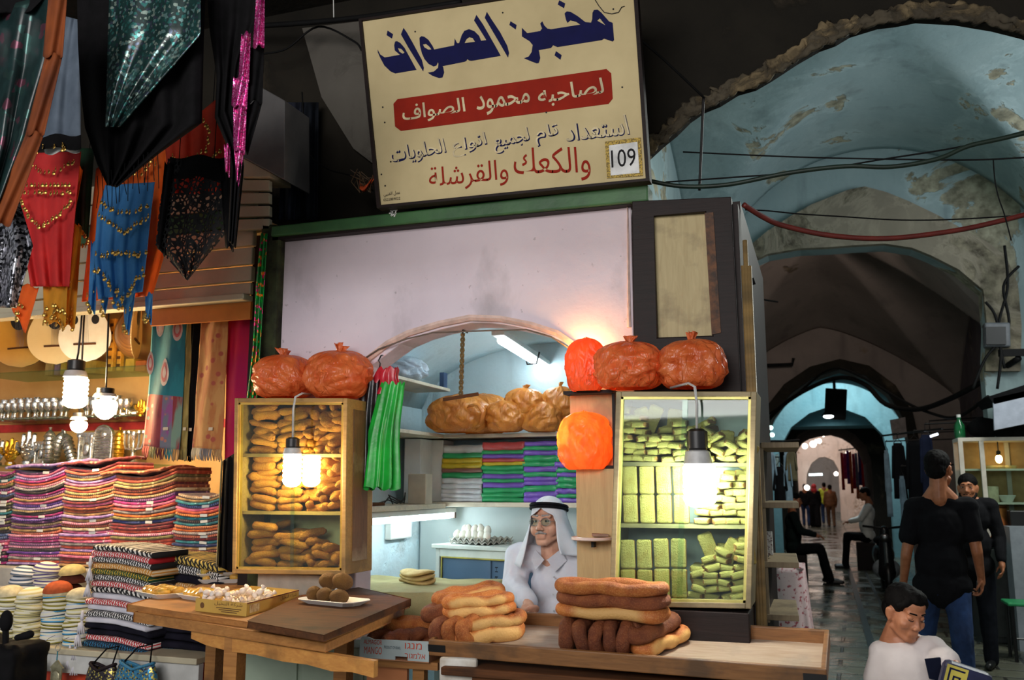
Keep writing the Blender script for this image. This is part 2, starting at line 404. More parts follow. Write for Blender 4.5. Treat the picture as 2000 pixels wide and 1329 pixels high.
# raised plaster ring round the middle arch
O=xz([(1405,600),(1420,545),(1440,512),(1460,488),(1500,455),(1544,427),(1585,404),(1620,390),(1655,376),(1688,369),(1730,380),(1772,397),(1830,425),(1886,456),(1930,480),(1962,505),(1985,560),(1992,640),(1990,727)],YB)
m=MB(); inn=B[1:-1]
m.prism([V((p.x,YB,p.z)) for p in O]+[V((p.x,YB,p.z)) for p in reversed(inn)],(0,-.10,0)); struct(m.build('trim_middle_arch',M_band))
Oc=xz([(1470,880),(1478,845),(1494,800),(1532,752),(1582,718),(1640,703),(1697,716),(1748,754),(1782,808),(1796,870)],YC)
m=MB(); m.prism([V((p.x,YC,p.z)) for p in Oc]+[V((p.x,YC,p.z)) for p in reversed(C[1:-1])],(0,-.12,0)); struct(m.build('trim_far_arch',M_dark))
# ragged band of bare stone along the near arch
m=MB(); n=260; L=[(q-p).length for p,q in zip(A[1:-1],A[2:-1])]; T=sum(L)
def arcp(d):
    k=0
    while d>L[k] and k<len(L)-1: d-=L[k]; k+=1
    p,q=A[1+k],A[2+k]; t=(q-p).normalized(); return p+t*d,V((-t.z,0,t.x))*(1 if t.x>0 else 1)
def fn(u,v):
    p,nn=arcp(T*u*.999); nn=nn if nn.z>0 or abs(nn.z)<.2 else -nn
    w=.07+.05*noise.noise(V((u*14,0,1)))+.06*abs(noise.noise(V((u*60,0,2)))); o=-.012+.02*noise.noise(V((u*70,0,5)))
    return p+nn*(o+w*v)+V((0,-.018-.022*noise.noise(V((u*90,v*3,3))),0))
m.sheet(fn,n,8,.02); struct(m.build('trim_near_arch',plaster('ragged_arch_edge',(108,98,80),(62,57,48),(128,112,84),(40,37,32),.47,.55,5,8),smooth=True))
def groin(name,X0,X1,Y0,Y1,zs,zc,mt,n=48,pw=.5,dome=0,fall=0,ex=2.0):
    xc,yc=(X0+X1)/2,(Y0+Y1)/2; hx,hy=(X1-X0)/2,(Y1-Y0)/2
    def f(t): return max(1-abs(t)**ex,0)**pw
    def fn(u,v):
        a,b=2*u-1,2*v-1
        qa=1-fall*abs(a)**1.6; qb=1-fall*max(b,0)**1.6; z=zs+(zc-zs)*max(f(a)*qb,f(b)*qa); z+=dome*(1-a*a)*(1-b*b)
        return (xc+hx*a,yc+hy*b,z+.012*noise.noise(V((a*5,b*5,zs))))
    m=MB(); m.sheet(fn,n,n); o=m.build(name,mt,smooth=True); sd=o.modifiers.new('thick','SOLIDIFY'); sd.thickness=.15; sd.offset=1
    return struct(o)
groin('ceiling_bay_teal',-1.5,2.9,YA+.05,YB+.02,3.12,5.75,M_teal)
groin('ceiling_bay_brown',-2.15,2.3,YB+.28,YC+.02,3.0,5.38,M_bay,n=80,fall=.40,ex=1.35,pw=.85)
def barrel(name,X0,X1,Y0,Y1,zs,zc,mt):
    def fn(u,v):
        a=2*u-1; return ((X0+X1)/2+(X1-X0)/2*a,lerp(Y0,Y1,v),zs+(zc-zs)*max(1-a*a,0)**.5)
    m=MB(); m.sheet(fn,40,10); o=m.build(name,mt,smooth=True); sd=o.modifiers.new('thick','SOLIDIFY'); sd.thickness=.2; sd.offset=1; return struct(o)
o=barrel('ceiling_bay_lit',-1.2,1.8,YC+.58,22.0-1.9,1.9,3.75,M_teal2)
m=MB(); m.bbox((-1.5,22.7,3.0),(2.2,YD+.02,4.6)) ; struct(m.build('ceiling_bay_rear',M_teal2))
O2=xz([(1520,880),(1545,835),(1580,808),(1612,797),(1645,798),(1690,815),(1725,850),(1735,885)],22.2)
O2=[V((O2[0].x,22.2,-.05))]+O2+[V((O2[-1].x,22.2,-.05))]
wall('wall_arch_rear',O2,22.2,.5,M_teal2,[(-5,-.1),(6,-.1),(6,8),(-5,8)])
m=MB(); m.bbox((-1.75,YA+.17,2.95),(-1.45,YB,6.6)); m.bbox((-1.75,YR+.2,0),(-1.45,YB,2.95)); struct(m.build('wall_left_bay',M_teal))
m=MB(); m.bbox((-2.45,YB+.3,0),(-2.12,YC,5.5)); m.bbox((-2.12,YC-.0,0),(-1.43,22.2,5.5)); struct(m.build('wall_left',M_pier))
m=MB(); m.bbox((2.28,YB+.3,0),(2.6,22.2,5.5)); struct(m.build('wall_right',M_pier))
m=MB(); m.prism([V((2.9,YA+.5,0)),V((2.9,YB,0)),V((2.9,YB,6.6)),V((2.9,YA+.5,6.6))],(.3,0,0),[[V((2.9,6.6,3.2)),V((2.9,10.4,3.2)),V((2.9,10.4,5.2)),V((2.9,6.6,5.2))]]); struct(m.build('wall_right_bay',M_teal))
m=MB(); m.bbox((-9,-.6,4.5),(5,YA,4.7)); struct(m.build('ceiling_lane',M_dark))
# gutter line down the lane
m=MB(); m.bbox((.33,5,-.02),(.40,44,.012)); m.bbox((.62,5,-.02),(.66,44,.010)); struct(m.build('trim_gutter',mat('gutter_stone',(44,43,40),(30,30,28),rough=.3)))
# ---------------------------------------------------------------- bakery shell
YF=4.0
def P(*px,Y=YF): return [AY(u,v,Y) for u,v in px]
out=P((545,460),(1232,393),(1240,770))+[V((-.80,YF,.2)),V((-2.86,YF,.2))]+P((525,780))
arch=P((704,790),(712,735),(724,716),(745,700),(783,672),(820,656),(860,644),(920,631),(960,632),(1000,637),(1060,651),(1100,668),(1118,682),(1128,705),(1131,770))
hole=[V((arch[-1].x,YF,.45))]+list(reversed(arch))+[V((arch[0].x,YF,.45))]
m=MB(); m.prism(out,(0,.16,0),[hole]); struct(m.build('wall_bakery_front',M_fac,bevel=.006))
# ceiling lines of the bakery: the panel is framed by a thin raised bead
m=MB(); fr=P((552,468),(1226,401),(1229,640)); m.tube([p+V((0,-.004,0)) for p in P((532,700),(552,468),(1226,401),(1229,640))],.010,6)
struct(m.build('trim_bakery_bead',mat('pink_mortar',(236,204,190),(205,176,164),scale=20,bump=.5)))
m=MB(); m.tube([p+V((0,-.012,0)) for p in P((712,716),(724,700),(760,672),(800,652),(860,634),(920,622),(980,624),(1040,636),(1090,652),(1128,678))],.018,6,sq=.7)
struct(m.build('trim_bakery_arch',MATS['pink_mortar']))
XL=-2.62; YR=5.65
m=MB(); m.bbox((XL-.1,YF+.16,.2),(XL,YR,2.84)); struct(m.build('wall_bakery_left',M_int))
m=MB(); m.bbox((XL-.1,YR,.2),(-.5,YR+.12,2.84)); struct(m.build('wall_bakery_back',M_int))
m=MB(); m.bbox((-.62,YF+.16,.2),(-.5,YR,2.84)); struct(m.build('wall_bakery_right',M_int))
m=MB(); m.bbox((-5.9,YF+.16,0),(-.34,YR,.2)); struct(m.build('floor_bakery',mat('concrete',(120,116,108),(98,95,90))))
def fn(u,v):
    a=2*u-1; return (lerp(XL,-.62,u),lerp(YF+.16,YR,v),2.12+.42*max(1-abs(a)**2.2,0)**.6)
m=MB(); m.sheet(fn,32,8); o=m.build('ceiling_bakery',M_int,smooth=True); sd=o.modifiers.new('thick','SOLIDIFY'); sd.thickness=.08; sd.offset=1; struct(o)
m=MB(); m.bbox((-2.9,YF+.1,2.845),(-.30,YR+.1,2.90)); m.bbox((-.36,YF-.04,.2),(-.30,YR+.1,2.845)); struct(m.build('wall_bakery_side',M_dkwood))
# timber frame of the front
m=MB(); q=P((530,442),(1266,360),(1266,392),(528,462),Y=3.93); m.prism([q[0],q[1],q[2],q[3]],(0,.12,0)); struct(m.build('trim_green_beam',M_green,bevel=.008))
m=MB(); q=P((532,463),(1232,393),(1232,399),(532,470),Y=3.95); m.prism(q,(0,.05,0)); struct(m.build('trim_beam_shadow_gap',M_dkwood))  # solid dark strip painting the shaded gap under the beam
m=MB(); q=P((510,436),(548,440),(534,800),(498,800),Y=3.95); m.prism([q[0],q[1],V((q[2].x,3.95,.2)),V((q[3].x,3.95,.2))],(0,.14,0)); struct(m.build('trim_left_jamb',M_moss,bevel=.012))
# ---------------------------------------------------------------- shop sign
YS=3.87
SQ=[AY(708,42,YS),AY(1236,-38,YS),AY(1262,350,YS),AY(744,402,YS)]
sg=thing('shop_sign','cream painted shop sign with blue and red Arabic lettering above the bakery','sign',(SQ[3]+SQ[2])/2)
m=MB(); m.prism(SQ,(0,.04,0)); m.build('board',mat('cream_sign_paint',(210,192,146),(194,176,132),rough=.8,scale=3,bump=.06),sg,bevel=.003)
m=MB()
e=[V((p.x,YS-.012,p.z)) for p in SQ]
ctr=sum(e,V((0,0,0)))/4; ex=[p+(p-ctr).normalized()*.022 for p in e]
for i in range(4): m.prism([e[i],ex[i],ex[(i+1)%4],e[(i+1)%4]],(0,.06,0))
m.build('frame',M_dkwood,sg)
def c1(l,Y=YS): return [AY(720+x*.13,y*.13,Y) for x,y in l]
def c2(l,Y=YS): return [AY(960+x*.14,y*.14,Y) for x,y in l]
def c3(l,Y=YS): return [AY(740+x*.26,120+y*.26,Y) for x,y in l]
LY=YS-.0006
m=MB(); dz=(0,-.0016,0)
m.prism(c1([(135,745),(175,820),(245,865),(470,825),(395,760),(385,680),(400,625),(430,620),(480,650),(540,720),(600,830),(720,1050),(400,1105),(330,1075),(240,990),(180,880),(140,790)],LY),dz,[c1([(440,725),(490,735),(540,790),(515,810),(465,780)],LY)])
m.prism(c1([(285,460),(368,515),(350,580),(272,530)],LY),dz)
m.prism(c1([(525,420),(487,520),(600,720),(820,1075),(830,1020),(800,900),(660,640),(575,490)],LY),dz)
m.prism(c1([(795,545),(765,570),(770,680),(800,800),(840,890),(900,960),(975,1000),(1020,985),(1040,935),(1050,960),(1045,1020),(985,1075),(890,1095),(960,1140),(1060,1175),(1110,1165),(1135,1090),(1120,1010),(1110,995),(1440,930),(1470,915),(1480,890),(1510,910),(1550,915),(1985,840),(1930,740),(1720,370),(1620,225),(1585,310),(1680,460),(1770,605),(1690,615),(1660,540),(1590,470),(1510,440),(1440,465),(1400,530),(1360,650),(1330,650),(1295,580),(1290,640),(1285,685),(985,745),(960,690),(900,600),(840,555)],LY),dz,
  [c1([(815,670),(860,660),(910,700),(945,745),(900,748),(840,715)],LY),c1([(1440,650),(1470,590),(1510,560),(1560,570),(1600,630)],LY)])
m.prism([AY(u,v,LY) for u,v in ((951,23.4),(946.9,35.1),(979,89.7),(992.2,112.7),(994.3,103.6),(990.8,89.6),(976.8,63),(960,37.8))],dz)
m.prism(c2([(425,390),(500,465),(680,435),(705,400),(680,330),(710,300),(735,355),(780,400),(830,410),(1240,345),(1180,305),(1100,285),(1060,320),(1040,280),(1020,190),(1050,160),(1100,165),(1200,225),(1310,310),(1390,318),(1405,270),(1410,180),(1430,140),(1480,135),(1530,175),(1640,300),(1690,320),(1710,560),(1690,580),(1570,540),(1540,560),(920,658),(860,632),(830,670),(660,700),(680,810),(660,880),(630,885),(550,855),(455,815),(520,790),(560,730),(575,630),(530,575),(425,510)],LY),dz,[c2([(1475,290),(1510,255),(1590,355)],LY)])
for q in ([(265,298),(350,350),(338,412),(250,350)],[(945,5),(1028,50),(1012,115),(925,65)],[(900,715),(978,770),(962,835),(880,775)]): m.prism(c2(q,LY),dz)
M_navy=mat('navy_sign_ink',(15,18,72),(13,16,64),rough=.8,bump=0); M_red=mat('brick_red_sign_ink',(152,34,14),(140,30,13),rough=.8,bump=0)
M_cream=mat('pale_sign_ink',(226,208,164),rough=.5,bump=0); M_ink=mat('black_ink',(30,28,30),rough=.6,bump=0)
m.build('headline_lettering',M_navy,sg)
m=MB(); m.prism(c3([(110,320),(140,285),(1710,58),(1745,90),(1757,280),(1725,320),(165,523),(122,490)],LY),dz); bn=m.build('red_banner',M_red,sg)
def line(body,q,mt,par,name='lettering',Y=LY-.0014,bold=0,shear=0,conv=arabic):
    m=MB(); letters(m,conv(body),c3(q,Y),bold,shear); return m.build(name,mt,par)
line('الصواف',[(172,330),(640,268),(655,408),(180,478)],M_cream,bn,Y=LY-.0026,bold=.012)
line('محمود',[(728,262),(1128,212),(1140,350),(738,415)],M_cream,bn,Y=LY-.0026,bold=.012)
line('لصاحبه',[(1190,190),(1675,120),(1700,265),(1200,352)],M_cream,bn,Y=LY-.0026,bold=.012)
for bd,q in (('استعداد',[(1395,475),(1850,395),(1882,545),(1405,600)]),('تام',[(1172,490),(1330,452),(1362,590),(1180,640)]),('لجميع',[(860,545),(1110,488),(1142,640),(870,695)]),('انواع',[(545,590),(790,525),(820,665),(556,730)]),('الحلويات',[(80,640),(480,572),(510,712),(95,790)])):
    line(bd,[(x+7,y+7) for x,y in q],M_navy,sg,'shadow_lettering',LY,bold=.02)
    line(bd,q,M_cream,sg,'outlined_lettering',LY-.0014)
line('والكعك',[(1010,650),(1580,640),(1595,895),(1015,905)],M_red,sg)
line('والقرشلة',[(372,800),(965,725),(975,930),(380,985)],M_red,sg)
line('عمل الفنيي',[(35,985),(158,970),(160,1010),(37,1025)],M_ink,sg)
line('0522889022',[(35,1032),(160,1018),(160,1038),(35,1052)],M_ink,sg,conv=lambda t:t)
nq=c3([(1700,605),(1968,573),(1985,862),(1715,880)],LY)
m=MB(); m.prism(nq,(0,-.004,0)); npl=m.build('number_plate',mat('gold_plate_border',(196,164,70),(120,100,50),scale=160,bump=0,lo=.48,hi=.52),sg)
m=MB(); m.prism(c3([(1728,632),(1942,605),(1958,838),(1742,858)],LY-.0042),(0,-.001,0)); m.build('plate_face',mat('plate_white',(226,226,222),bump=0,rough=.4),npl)
m=MB(); letters(m,'109',c3([(1742,668),(1925,650),(1932,782),(1748,800)],LY-.0062)); m.build('numerals',M_ink,npl)
r=random.Random(5)
for x,y in ((30,345),(45,460),(1828,195),(48,936),(1258,384),(20,850),(90,755)): q=c3([(x,y)],LY)[0]; m=MB(); m.lathe([(.0042,0),(.0042,.003)],q,8,(PI/2,0,0)); m.build('nail_head',M_dkmetal,sg)
for u,v in ((811,62),(982,25),(1198,18)): m=MB(); m.lathe([(.0042,0),(.0042,.003)],AY(u,v,LY),8,(PI/2,0,0)); m.build('nail_head',M_dkmetal,sg)
m=MB(); m.tube([AY(u,v,LY-.003) for u,v in ((1160,-4),(1170,12),(1180,24),(1195,27),(1208,24),(1214,14),(1220,12))],.0022,5); m.build('hanging_thread',M_dkmetal,sg)
# graffiti-like chalk mark on the beam
m=MB(); 
for a,b in (((762,412),(776,410)),((768,408),(764,422)),((774,410),(770,424)),((764,422),(774,417)),((760,417),(768,416))): m.bar(AY(*a,3.926),AY(*b,3.926),.004,.006)
tag(m.build('chalk_mark',M_white),'small white chalk mark on the green beam under the sign','mark')
# ---------------------------------------------------------------- dark shutter leaf, pipes
sh=thing('folding_shutter','dark brown wooden shutter leaf with a beige inset panel right of the bakery opening','shutter',(-.55,3.95,.2))
q=P((1234,393),(1428,384),(1470,790),(1243,790),Y=3.93); q[2].z=.21;q[3].z=.21; q[2].x=-.30; q[3].x=-.80
hq=P((1275,420),(1378,414),(1392,656),(1284,660),Y=3.93)
m=MB(); m.prism(q,(0,.06,0),[hq]); m.build('frame',M_dkwood,sh,bevel=.004)
m=MB(); m.prism([p+V((0,.03,0)) for p in hq],(0,.02,0)); m.build('inset_panel',wood('stained_beige_panel',(190,172,124),(172,152,104),scale=(10,10,1.2),dirt=(110,92,58)),sh)
m=MB(); m.prism(P((1376,416),(1393,415),(1408,650),(1390,654),Y=3.925),(0,.03,0)); m.build('rusty_strip',mat('rust',(112,72,44),(58,44,36),scale=30,bump=.5),sh)
for u0,u1,nm in ((1446,1462,'leftmost thin'),(1455,1472,'middle'),(1463,1480,'rightmost')):
    a=AY(u0,520 if nm!='middle' else 470,3.93); b=AY(u1,770,3.93); a.x=max(a.x,-.285); b.x=a.x; b.z=.21
    m=MB(); m.tube([a,b],.011,8); o=m.build('wall_pipe',mat('yellowed_pipe',(150,122,76),(110,92,62),rough=.5),smooth=True); tag(o,nm+' yellowed pipe running down the corner beside the dark shutter','pipe','corner pipes')
# ---------------------------------------------------------------- glass cabinets
def cabinet(label,px,Y,dep,fw,levels,wood_m,gold,pan,split):
    q=[AY(u,v,Y) for u,v in px]; c=thing('display_cabinet',label,'cabinet',V(((q[2].x+q[3].x)/2,Y+dep/2,min(q[2].z,q[3].z))))
    W=(q[1]-q[0]).length; H=(q[3]-q[0]).length
    def pt(s,t,d=0): return bil(q,s,t)+V((0,d,0))
    a,b=fw/W,fw/H
    def slab(m,s0,s1,t0,t1,d0,d1): m.hexa([pt(s0,t1,d0),pt(s1,t1,d0),pt(s1,t1,d1),pt(s0,t1,d1),pt(s0,t0,d0),pt(s1,t0,d0),pt(s1,t0,d1),pt(s0,t0,d1)])
    for nm,r in (('side_panel',(0,a,0,1)),('side_panel',(1-a,1,0,1)),('top_panel',(a,1-a,0,b)),('base_panel',(a,1-a,1-b,1))):
        m=MB(); slab(m,*r,0,dep); m.build(nm,wood_m,c,bevel=.003)
    m=MB(); slab(m,a,1-a,b,1-b,dep-.012,dep); m.build('back_panel',pan,c)
    m=MB(); g=.010; ga,gb=g/W,g/H
    for r in ((a,a+ga,b,1-b),(1-a-ga,1-a,b,1-b),(a,1-a,b,b+gb),(a,1-a,1-b-gb,1-b)): slab(m,*r,.004,.030)
    m.build('gilt_trim',gold,c)
    for l in levels:
        m=MB(); slab(m,a,1-a,l,l+.016/H,.045,dep-.012); m.build('shelf',wood_m,c)
    for s0,s1,d in ((a+ga,split+.02,.012),(split-.02,1-a-ga,.022)):
        if s1-s0>.05:
            m=MB(); slab(m,s0,s1,b+gb,1-b-gb,d,d+.004); m.build('glass_pane',M_glass,c)
    return c,pt,W,H
M_gold=mat('gilt_edge',(206,170,84),(180,142,62),rough=.35,metal=.5,bump=.05); M_goldg=mat('greenish_gilt_edge',(196,190,110),(170,160,90),rough=.35,metal=.4,bump=.05)
M_backp=mat('pale_grey_back',(176,184,186),(160,166,168),rough=.6); M_backy=mat('yellowish_back',(196,178,130),(180,160,112))
cabL,ptL,WL,HL=cabinet('pine glass-fronted cabinet of golden biscuits beside the stacked scarves','458,778 690,778 672,1124 453,1120'.split() and [(458,778),(678,778),(674,1124),(453,1121)],3.72,.26,.022,(.322,.652),M_cabw,M_gold,M_backy,.52)
m=MB(); pL=[ptL(1,.06,d)+V((.001,0,0)) for d in (.06,.20)]+[ptL(1,.93,d)+V((.001,0,0)) for d in (.20,.06)]
m.prism(pL,(.004,0,0)); m.build('side_inset',wood('worn_brown_wood',(122,84,52),(92,66,44),scale=(12,12,1.5),dirt=(160,140,110)),cabL)
cabR,ptR,WR,HR=cabinet('greenish gilt glass cabinet of pale rusk slices behind the bread tray','',3.66,.25,.020,(.335,.625),M_cabw2,M_goldg,M_backp,.5) if 0 else cabinet('greenish gilt glass cabinet of pale rusk slices behind the bread tray',[(1203,765),(1478,765),(1467,1190),(1190,1185)],3.66,.25,.022,(.335,.625),M_cabw2,M_goldg,M_backp,.5)
# supports below the cabinets
m=MB(); z=ptL(0,1).z; m.bbox((-2.62,3.80,1.081),(-2.24,3.96,z-.002)); o=m.build('packing_box',mat('greyish_card',(170,160,146),(150,142,128)),bevel=.004); tag(o,'greyish box carrying the pine biscuit cabinet on the left counter','box')
m=MB(); m.bbox((-.86,3.66,0),(-.30,3.91,min(ptR(0,1).z,ptR(1,1).z)-.002)); o=m.build('cabinet_stand',M_dkwood,bevel=.005); tag(o,'dark wooden stand under the rusk cabinet behind the bread tray','stand')
# biscuits and rusks
def bakedm(name,c,c2,c3,sc=40,spk=None,rough=.75):
    s=NT(name); v=s.co(); n=s.noise(14,5,v); col=s.ramp(n,[(.3,c),(.55,c2),(.75,c3)])
    if spk: d=s.step(s.vor(sc*3.4,v),.42,.32); col=s.mix(s.math('MULTIPLY',d,.38),col,spk)
    s.color(s.rand(col,.14)).set(Roughness=rough); s.bump(s.noise(sc*2.2,6,v,.7),.9,.010); return s.m
M_bis=bakedm('golden_biscuit',(210,134,36),(188,108,26),(150,80,20),60,(216,160,80))
M_rusk=bakedm('pale_rusk_crumb',(200,182,108),(188,168,94),(168,138,66),70)
M_rcr=bakedm('rusk_crust',(168,118,56),(150,100,44),(132,86,38),50)
def biscuit(seed):
    r=random.Random(seed); n=9; L=.155*r.uniform(.9,1.08); b=r.uniform(-.012,.012); w=.023*r.uniform(.9,1.12); Pp=[];rr=[]
    for i in range(n):
        t=i/(n-1); e=min(1,(1-abs(2*t-1))*3.2); Pp.append(((t-.5)*L,b*(1-(2*t-1)**2),0)); rr.append(w*(.35+.65*math.sqrt(max(e*(2-e),0)))*(1+.09*math.sin(t*9+seed)))
    rr[0]=rr[-1]=w*.35
    m=MB(); m.tube(Pp,rr,10,sq=.82); o=m.build('sesame_biscuit',M_bis,smooth=True,origin=(0,0,0)); return tag(o,'x','biscuit')
bp=[biscuit(i) for i in range(6)]; used=[False]*6
def put(protos,used,k,mtx,label,group):
    o=dup(protos[k],mtx,label,group,first=not used[k]); used[k]=True; return o
r=random.Random(11)
shelves=[('top',.30,.318),('middle',.635,.648),('bottom',.965,.97)]
for si,(nm,tb,_) in enumerate(shelves):
    lab='golden sesame finger biscuit heaped on the %s shelf of the pine glass cabinet'%nm; grp='biscuits on the %s shelf of the pine cabinet'%nm
    tb=(.322,.652,1-.022/HL)[si]; zb=[ptL(0,tb).z,ptL(1,tb).z]; x0,x1=ptL(.05,tb).x,ptL(.95,tb).x; Y0=3.72
    top={0:(8,8,8,7,7,7,7,7,7,6),1:(9,9,9,8,8,9,9,9,9,8),2:(6,6,6,6,5,5,4,3,2,2)}[si]
    for row in range(9):
        z=min(zb)+.024+row*.0335; 
        # left half lies along the shelf, right half points at the viewer
        x=x0+.075+(row%2)*.02
        while x<x0+(.33 if si!=2 else .38):
            c=int((x-x0)/(x1-x0)*9.99)
            if row<top[c]:
                put(bp,used,r.randrange(6),TR((x,Y0+.085+r.uniform(-.01,.015),z+r.uniform(-.004,.004)),(r.uniform(0,6),r.uniform(-.22,.22),r.uniform(-.2,.3))),lab,grp)
                if row>=top[c]-2: put(bp,used,r.randrange(6),TR((x+.03,Y0+.16,z+.012),(r.uniform(0,6),r.uniform(-.3,.3),r.uniform(-.5,.5))),lab,grp)
            x+=.158
        x+=-.06
        while x<x1-.02:
            c=min(9,int((x-x0)/(x1-x0)*9.99))
            if row<top[c]:
                a=r.uniform(.9,2.0) if r.random()<.75 else r.uniform(.2,.7)
                put(bp,used,r.randrange(6),TR((x,Y0+.135+r.uniform(-.01,.01),z+r.uniform(-.004,.004)),(r.uniform(0,6),r.uniform(-.35,.35),a)),lab,grp)
            x+=r.uniform(.050,.062)
def rusk():
    m=MB(); m.cur=0; L,W,T=.118,.061,.026
    def loop(z,k): return [(sx*(W/2-k)*a,sy*(T/2-k)*b,z) for sx,sy,a,b in ((-1,-1,1,.8),(-.6,-1,1,1),(.6,-1,1,1),(1,-1,1,.8),(1,1,1,.8),(.6,1,1,1.05),(-.6,1,1,1.05),(-1,1,1,.8))]
    zs=[(-L/2,.006),(-L/2+.006,0),(0,.0007),(L/2-.006,0),(L/2,.006)]; vs=[];fs=[]
    for z,k in zs: vs+=loop(z,k)
    for i in range(4):
        for j in range(8): fs.append((i*8+j,i*8+(j+1)%8,(i+1)*8+(j+1)%8,(i+1)*8+j))
    fs+=[tuple(range(7,-1,-1)),tuple(range(32,40))]; m.add(vs,fs)
    m.mi=[1 if (f[0]%8 in (3,7) and len(f)==4) else 0 for f in m.f]
    o=m.build('rusk_slice',[M_rusk,M_rcr],origin=(0,0,0),bevel=.003); return tag(o,'x','rusk')
rp=[rusk()]; ru=[False]; Y0=3.66
for si,nm in ((1,'middle'),(2,'bottom')):
    tb=(.335,.625,1-.022/HR)[si]
    for row in range(2):
        for k in range(4):
            u=ptR(.115+.125*k,tb); z=u.z+.060+.119*row+(.004 if k>1 and si==2 else 0)
            lab='pale rusk standing upright in the %s row on the %s shelf, %s from the left'%(('lower','upper')[row],nm,('first','second','third','fourth')[k])
            put(rp,ru,0,TR((u.x-.004*k*0,Y0+.075,z),(r.uniform(-.03,.03),r.uniform(-.025,.025),r.uniform(-.06,.06)),(1.02,1,1)),lab,'upright rusks on the %s shelf'%nm)
LB='pale rusk slice lying in the loose pile on the %s shelf of the gilt cabinet'
def pile(nm,tb,s0,s1,heights,tilt):
    n=len(heights); 
    for c in range(n):
        s=lerp(s0,s1,(c+.5)/n); u=ptR(s,tb)
        for h in range(heights[c]):
            for back in (0,1):
                if back and h<heights[c]-2: continue
                t=tilt*r.uniform(-1,1)*(1.6 if h>=heights[c]-1 else 1)
                put(rp,ru,0,TR((u.x+r.uniform(-.008,.008),Y0+.105+.075*back+r.uniform(-.012,.012),u.z+.0155+h*.0285+back*.015),(PI/2+r.uniform(-.1,.1),t,r.uniform(-.3,.3)),(1,1,1)),LB%nm,'loose rusks on the %s shelf'%nm)
pile('top',.335,.03,.50,(8,7,4,5,6),.16); pile('top',.335,.52,.97,(5,6,4,3,4),.55)
pile('middle',.625,.60,.97,(3,5,7,7),.14); pile('bottom',1-.022/HR,.57,.97,(4,6,7,8),.30)
for s,t,rt in ((.93,.30,.5),(.78,.245,.1),(.45,.19,-.3),(.40,.14,.15),(.18,.13,-.35),(.24,.12,.45)):
    u=ptR(s,t); put(rp,ru,0,TR((u.x,Y0+.12,u.z),(.35,rt,.1)),LB%'top','loose rusks on the top shelf')
for s,t,rt in ((.68,.73,-.35),(.83,.755,.5),(.95,.745,-.1),(.74,.80,.7)):
    u=ptR(s,t); put(rp,ru,0,TR((u.x,Y0+.10,u.z),(.3,rt,.1)),LB%'bottom','loose rusks on the bottom shelf')
# ---------------------------------------------------------------- bread tray on its table
FL,FR=AZ(836,1250,1.0),AZ(1614,1308,1.0); BR=AZ(1620,1230,1.06); 
FRp=FR.copy(); dirx=(FR-FL).normalized(); 
FL0=FL; back=(BR-FR); BL=FL+back
nrm=dirx.cross(back).normalized(); nrm=nrm if nrm.z>0 else -nrm
tr=thing('bread_tray','long shallow wooden bread tray tilted on the table in front of the baker','tray',(FL+FR)/2-nrm*.075)
def pan(m,a,b,w,h,inn): # rail from a to b, top edge at a-b, w thick towards inn, h deep
    i=inn.normalized()*w; d=-nrm*h; m.hexa([a+d,b+d,b+d+i,a+d+i,a,b,b+i,a+i])
for nm,a,b,h,inn in (('front_rail',FL,FR,.062,back),('back_rail',BL,BR,.062,-back)):
    m=MB(); pan(m,a,b,.018,h,inn); m.build(nm,M_tray,tr,bevel=.004)
ib=back.normalized()*.018
for a,b,inn in ((FL+ib,BL-ib,dirx),(FR+ib,BR-ib,-dirx)):
    m=MB(); pan(m,a,b,.018,.062,inn); m.build('end_rail',M_tray,tr,bevel=.004)
m=MB(); i1=dirx*.018; q=[FL+ib+i1,FR+ib-i1,BR-ib-i1,BL-ib+i1]; q=[p-nrm*.062 for p in q]; m.prism(q,nrm*.012); m.build('tray_floor',M_trayf,tr)
for a,s in ((FL,1),(FR,-1)):
    m=MB(); o=-back.normalized()*.003; m.hexa([a+o-nrm*.045,a+o+dirx*s*.075-nrm*.045,a+dirx*s*.075-nrm*.045,a-nrm*.045,a+o-nrm*.018,a+o+dirx*s*.075-nrm*.018,a+dirx*s*.075-nrm*.018,a-nrm*.018]); m.build('corner_strap',M_black,tr)
def onTray(s,t,h=0): return lerp(FL,FR,s)+back*t-nrm*(.050-h)
ct=thing('counter_table','dark wooden table under the bread tray','table',(-.75,3.45,0))
tz=.915
m=MB(); m.bbox((-1.42,3.27,tz-.03),(-.10,3.62,tz)); m.build('tabletop',M_dkbrd,ct,bevel=.005)
m=MB(); m.bbox((-1.30,3.29,tz-.16),(-.20,3.315,tz-.03)); m.build('apron',M_dkbrd,ct,bevel=.004)
for x in (-1.27,-.23):
    for y in (3.33,3.56): m=MB(); m.bbox((x-.03,y-.03,0),(x+.03,y+.03,tz-.03)); m.build('leg',M_dkbrd,ct)
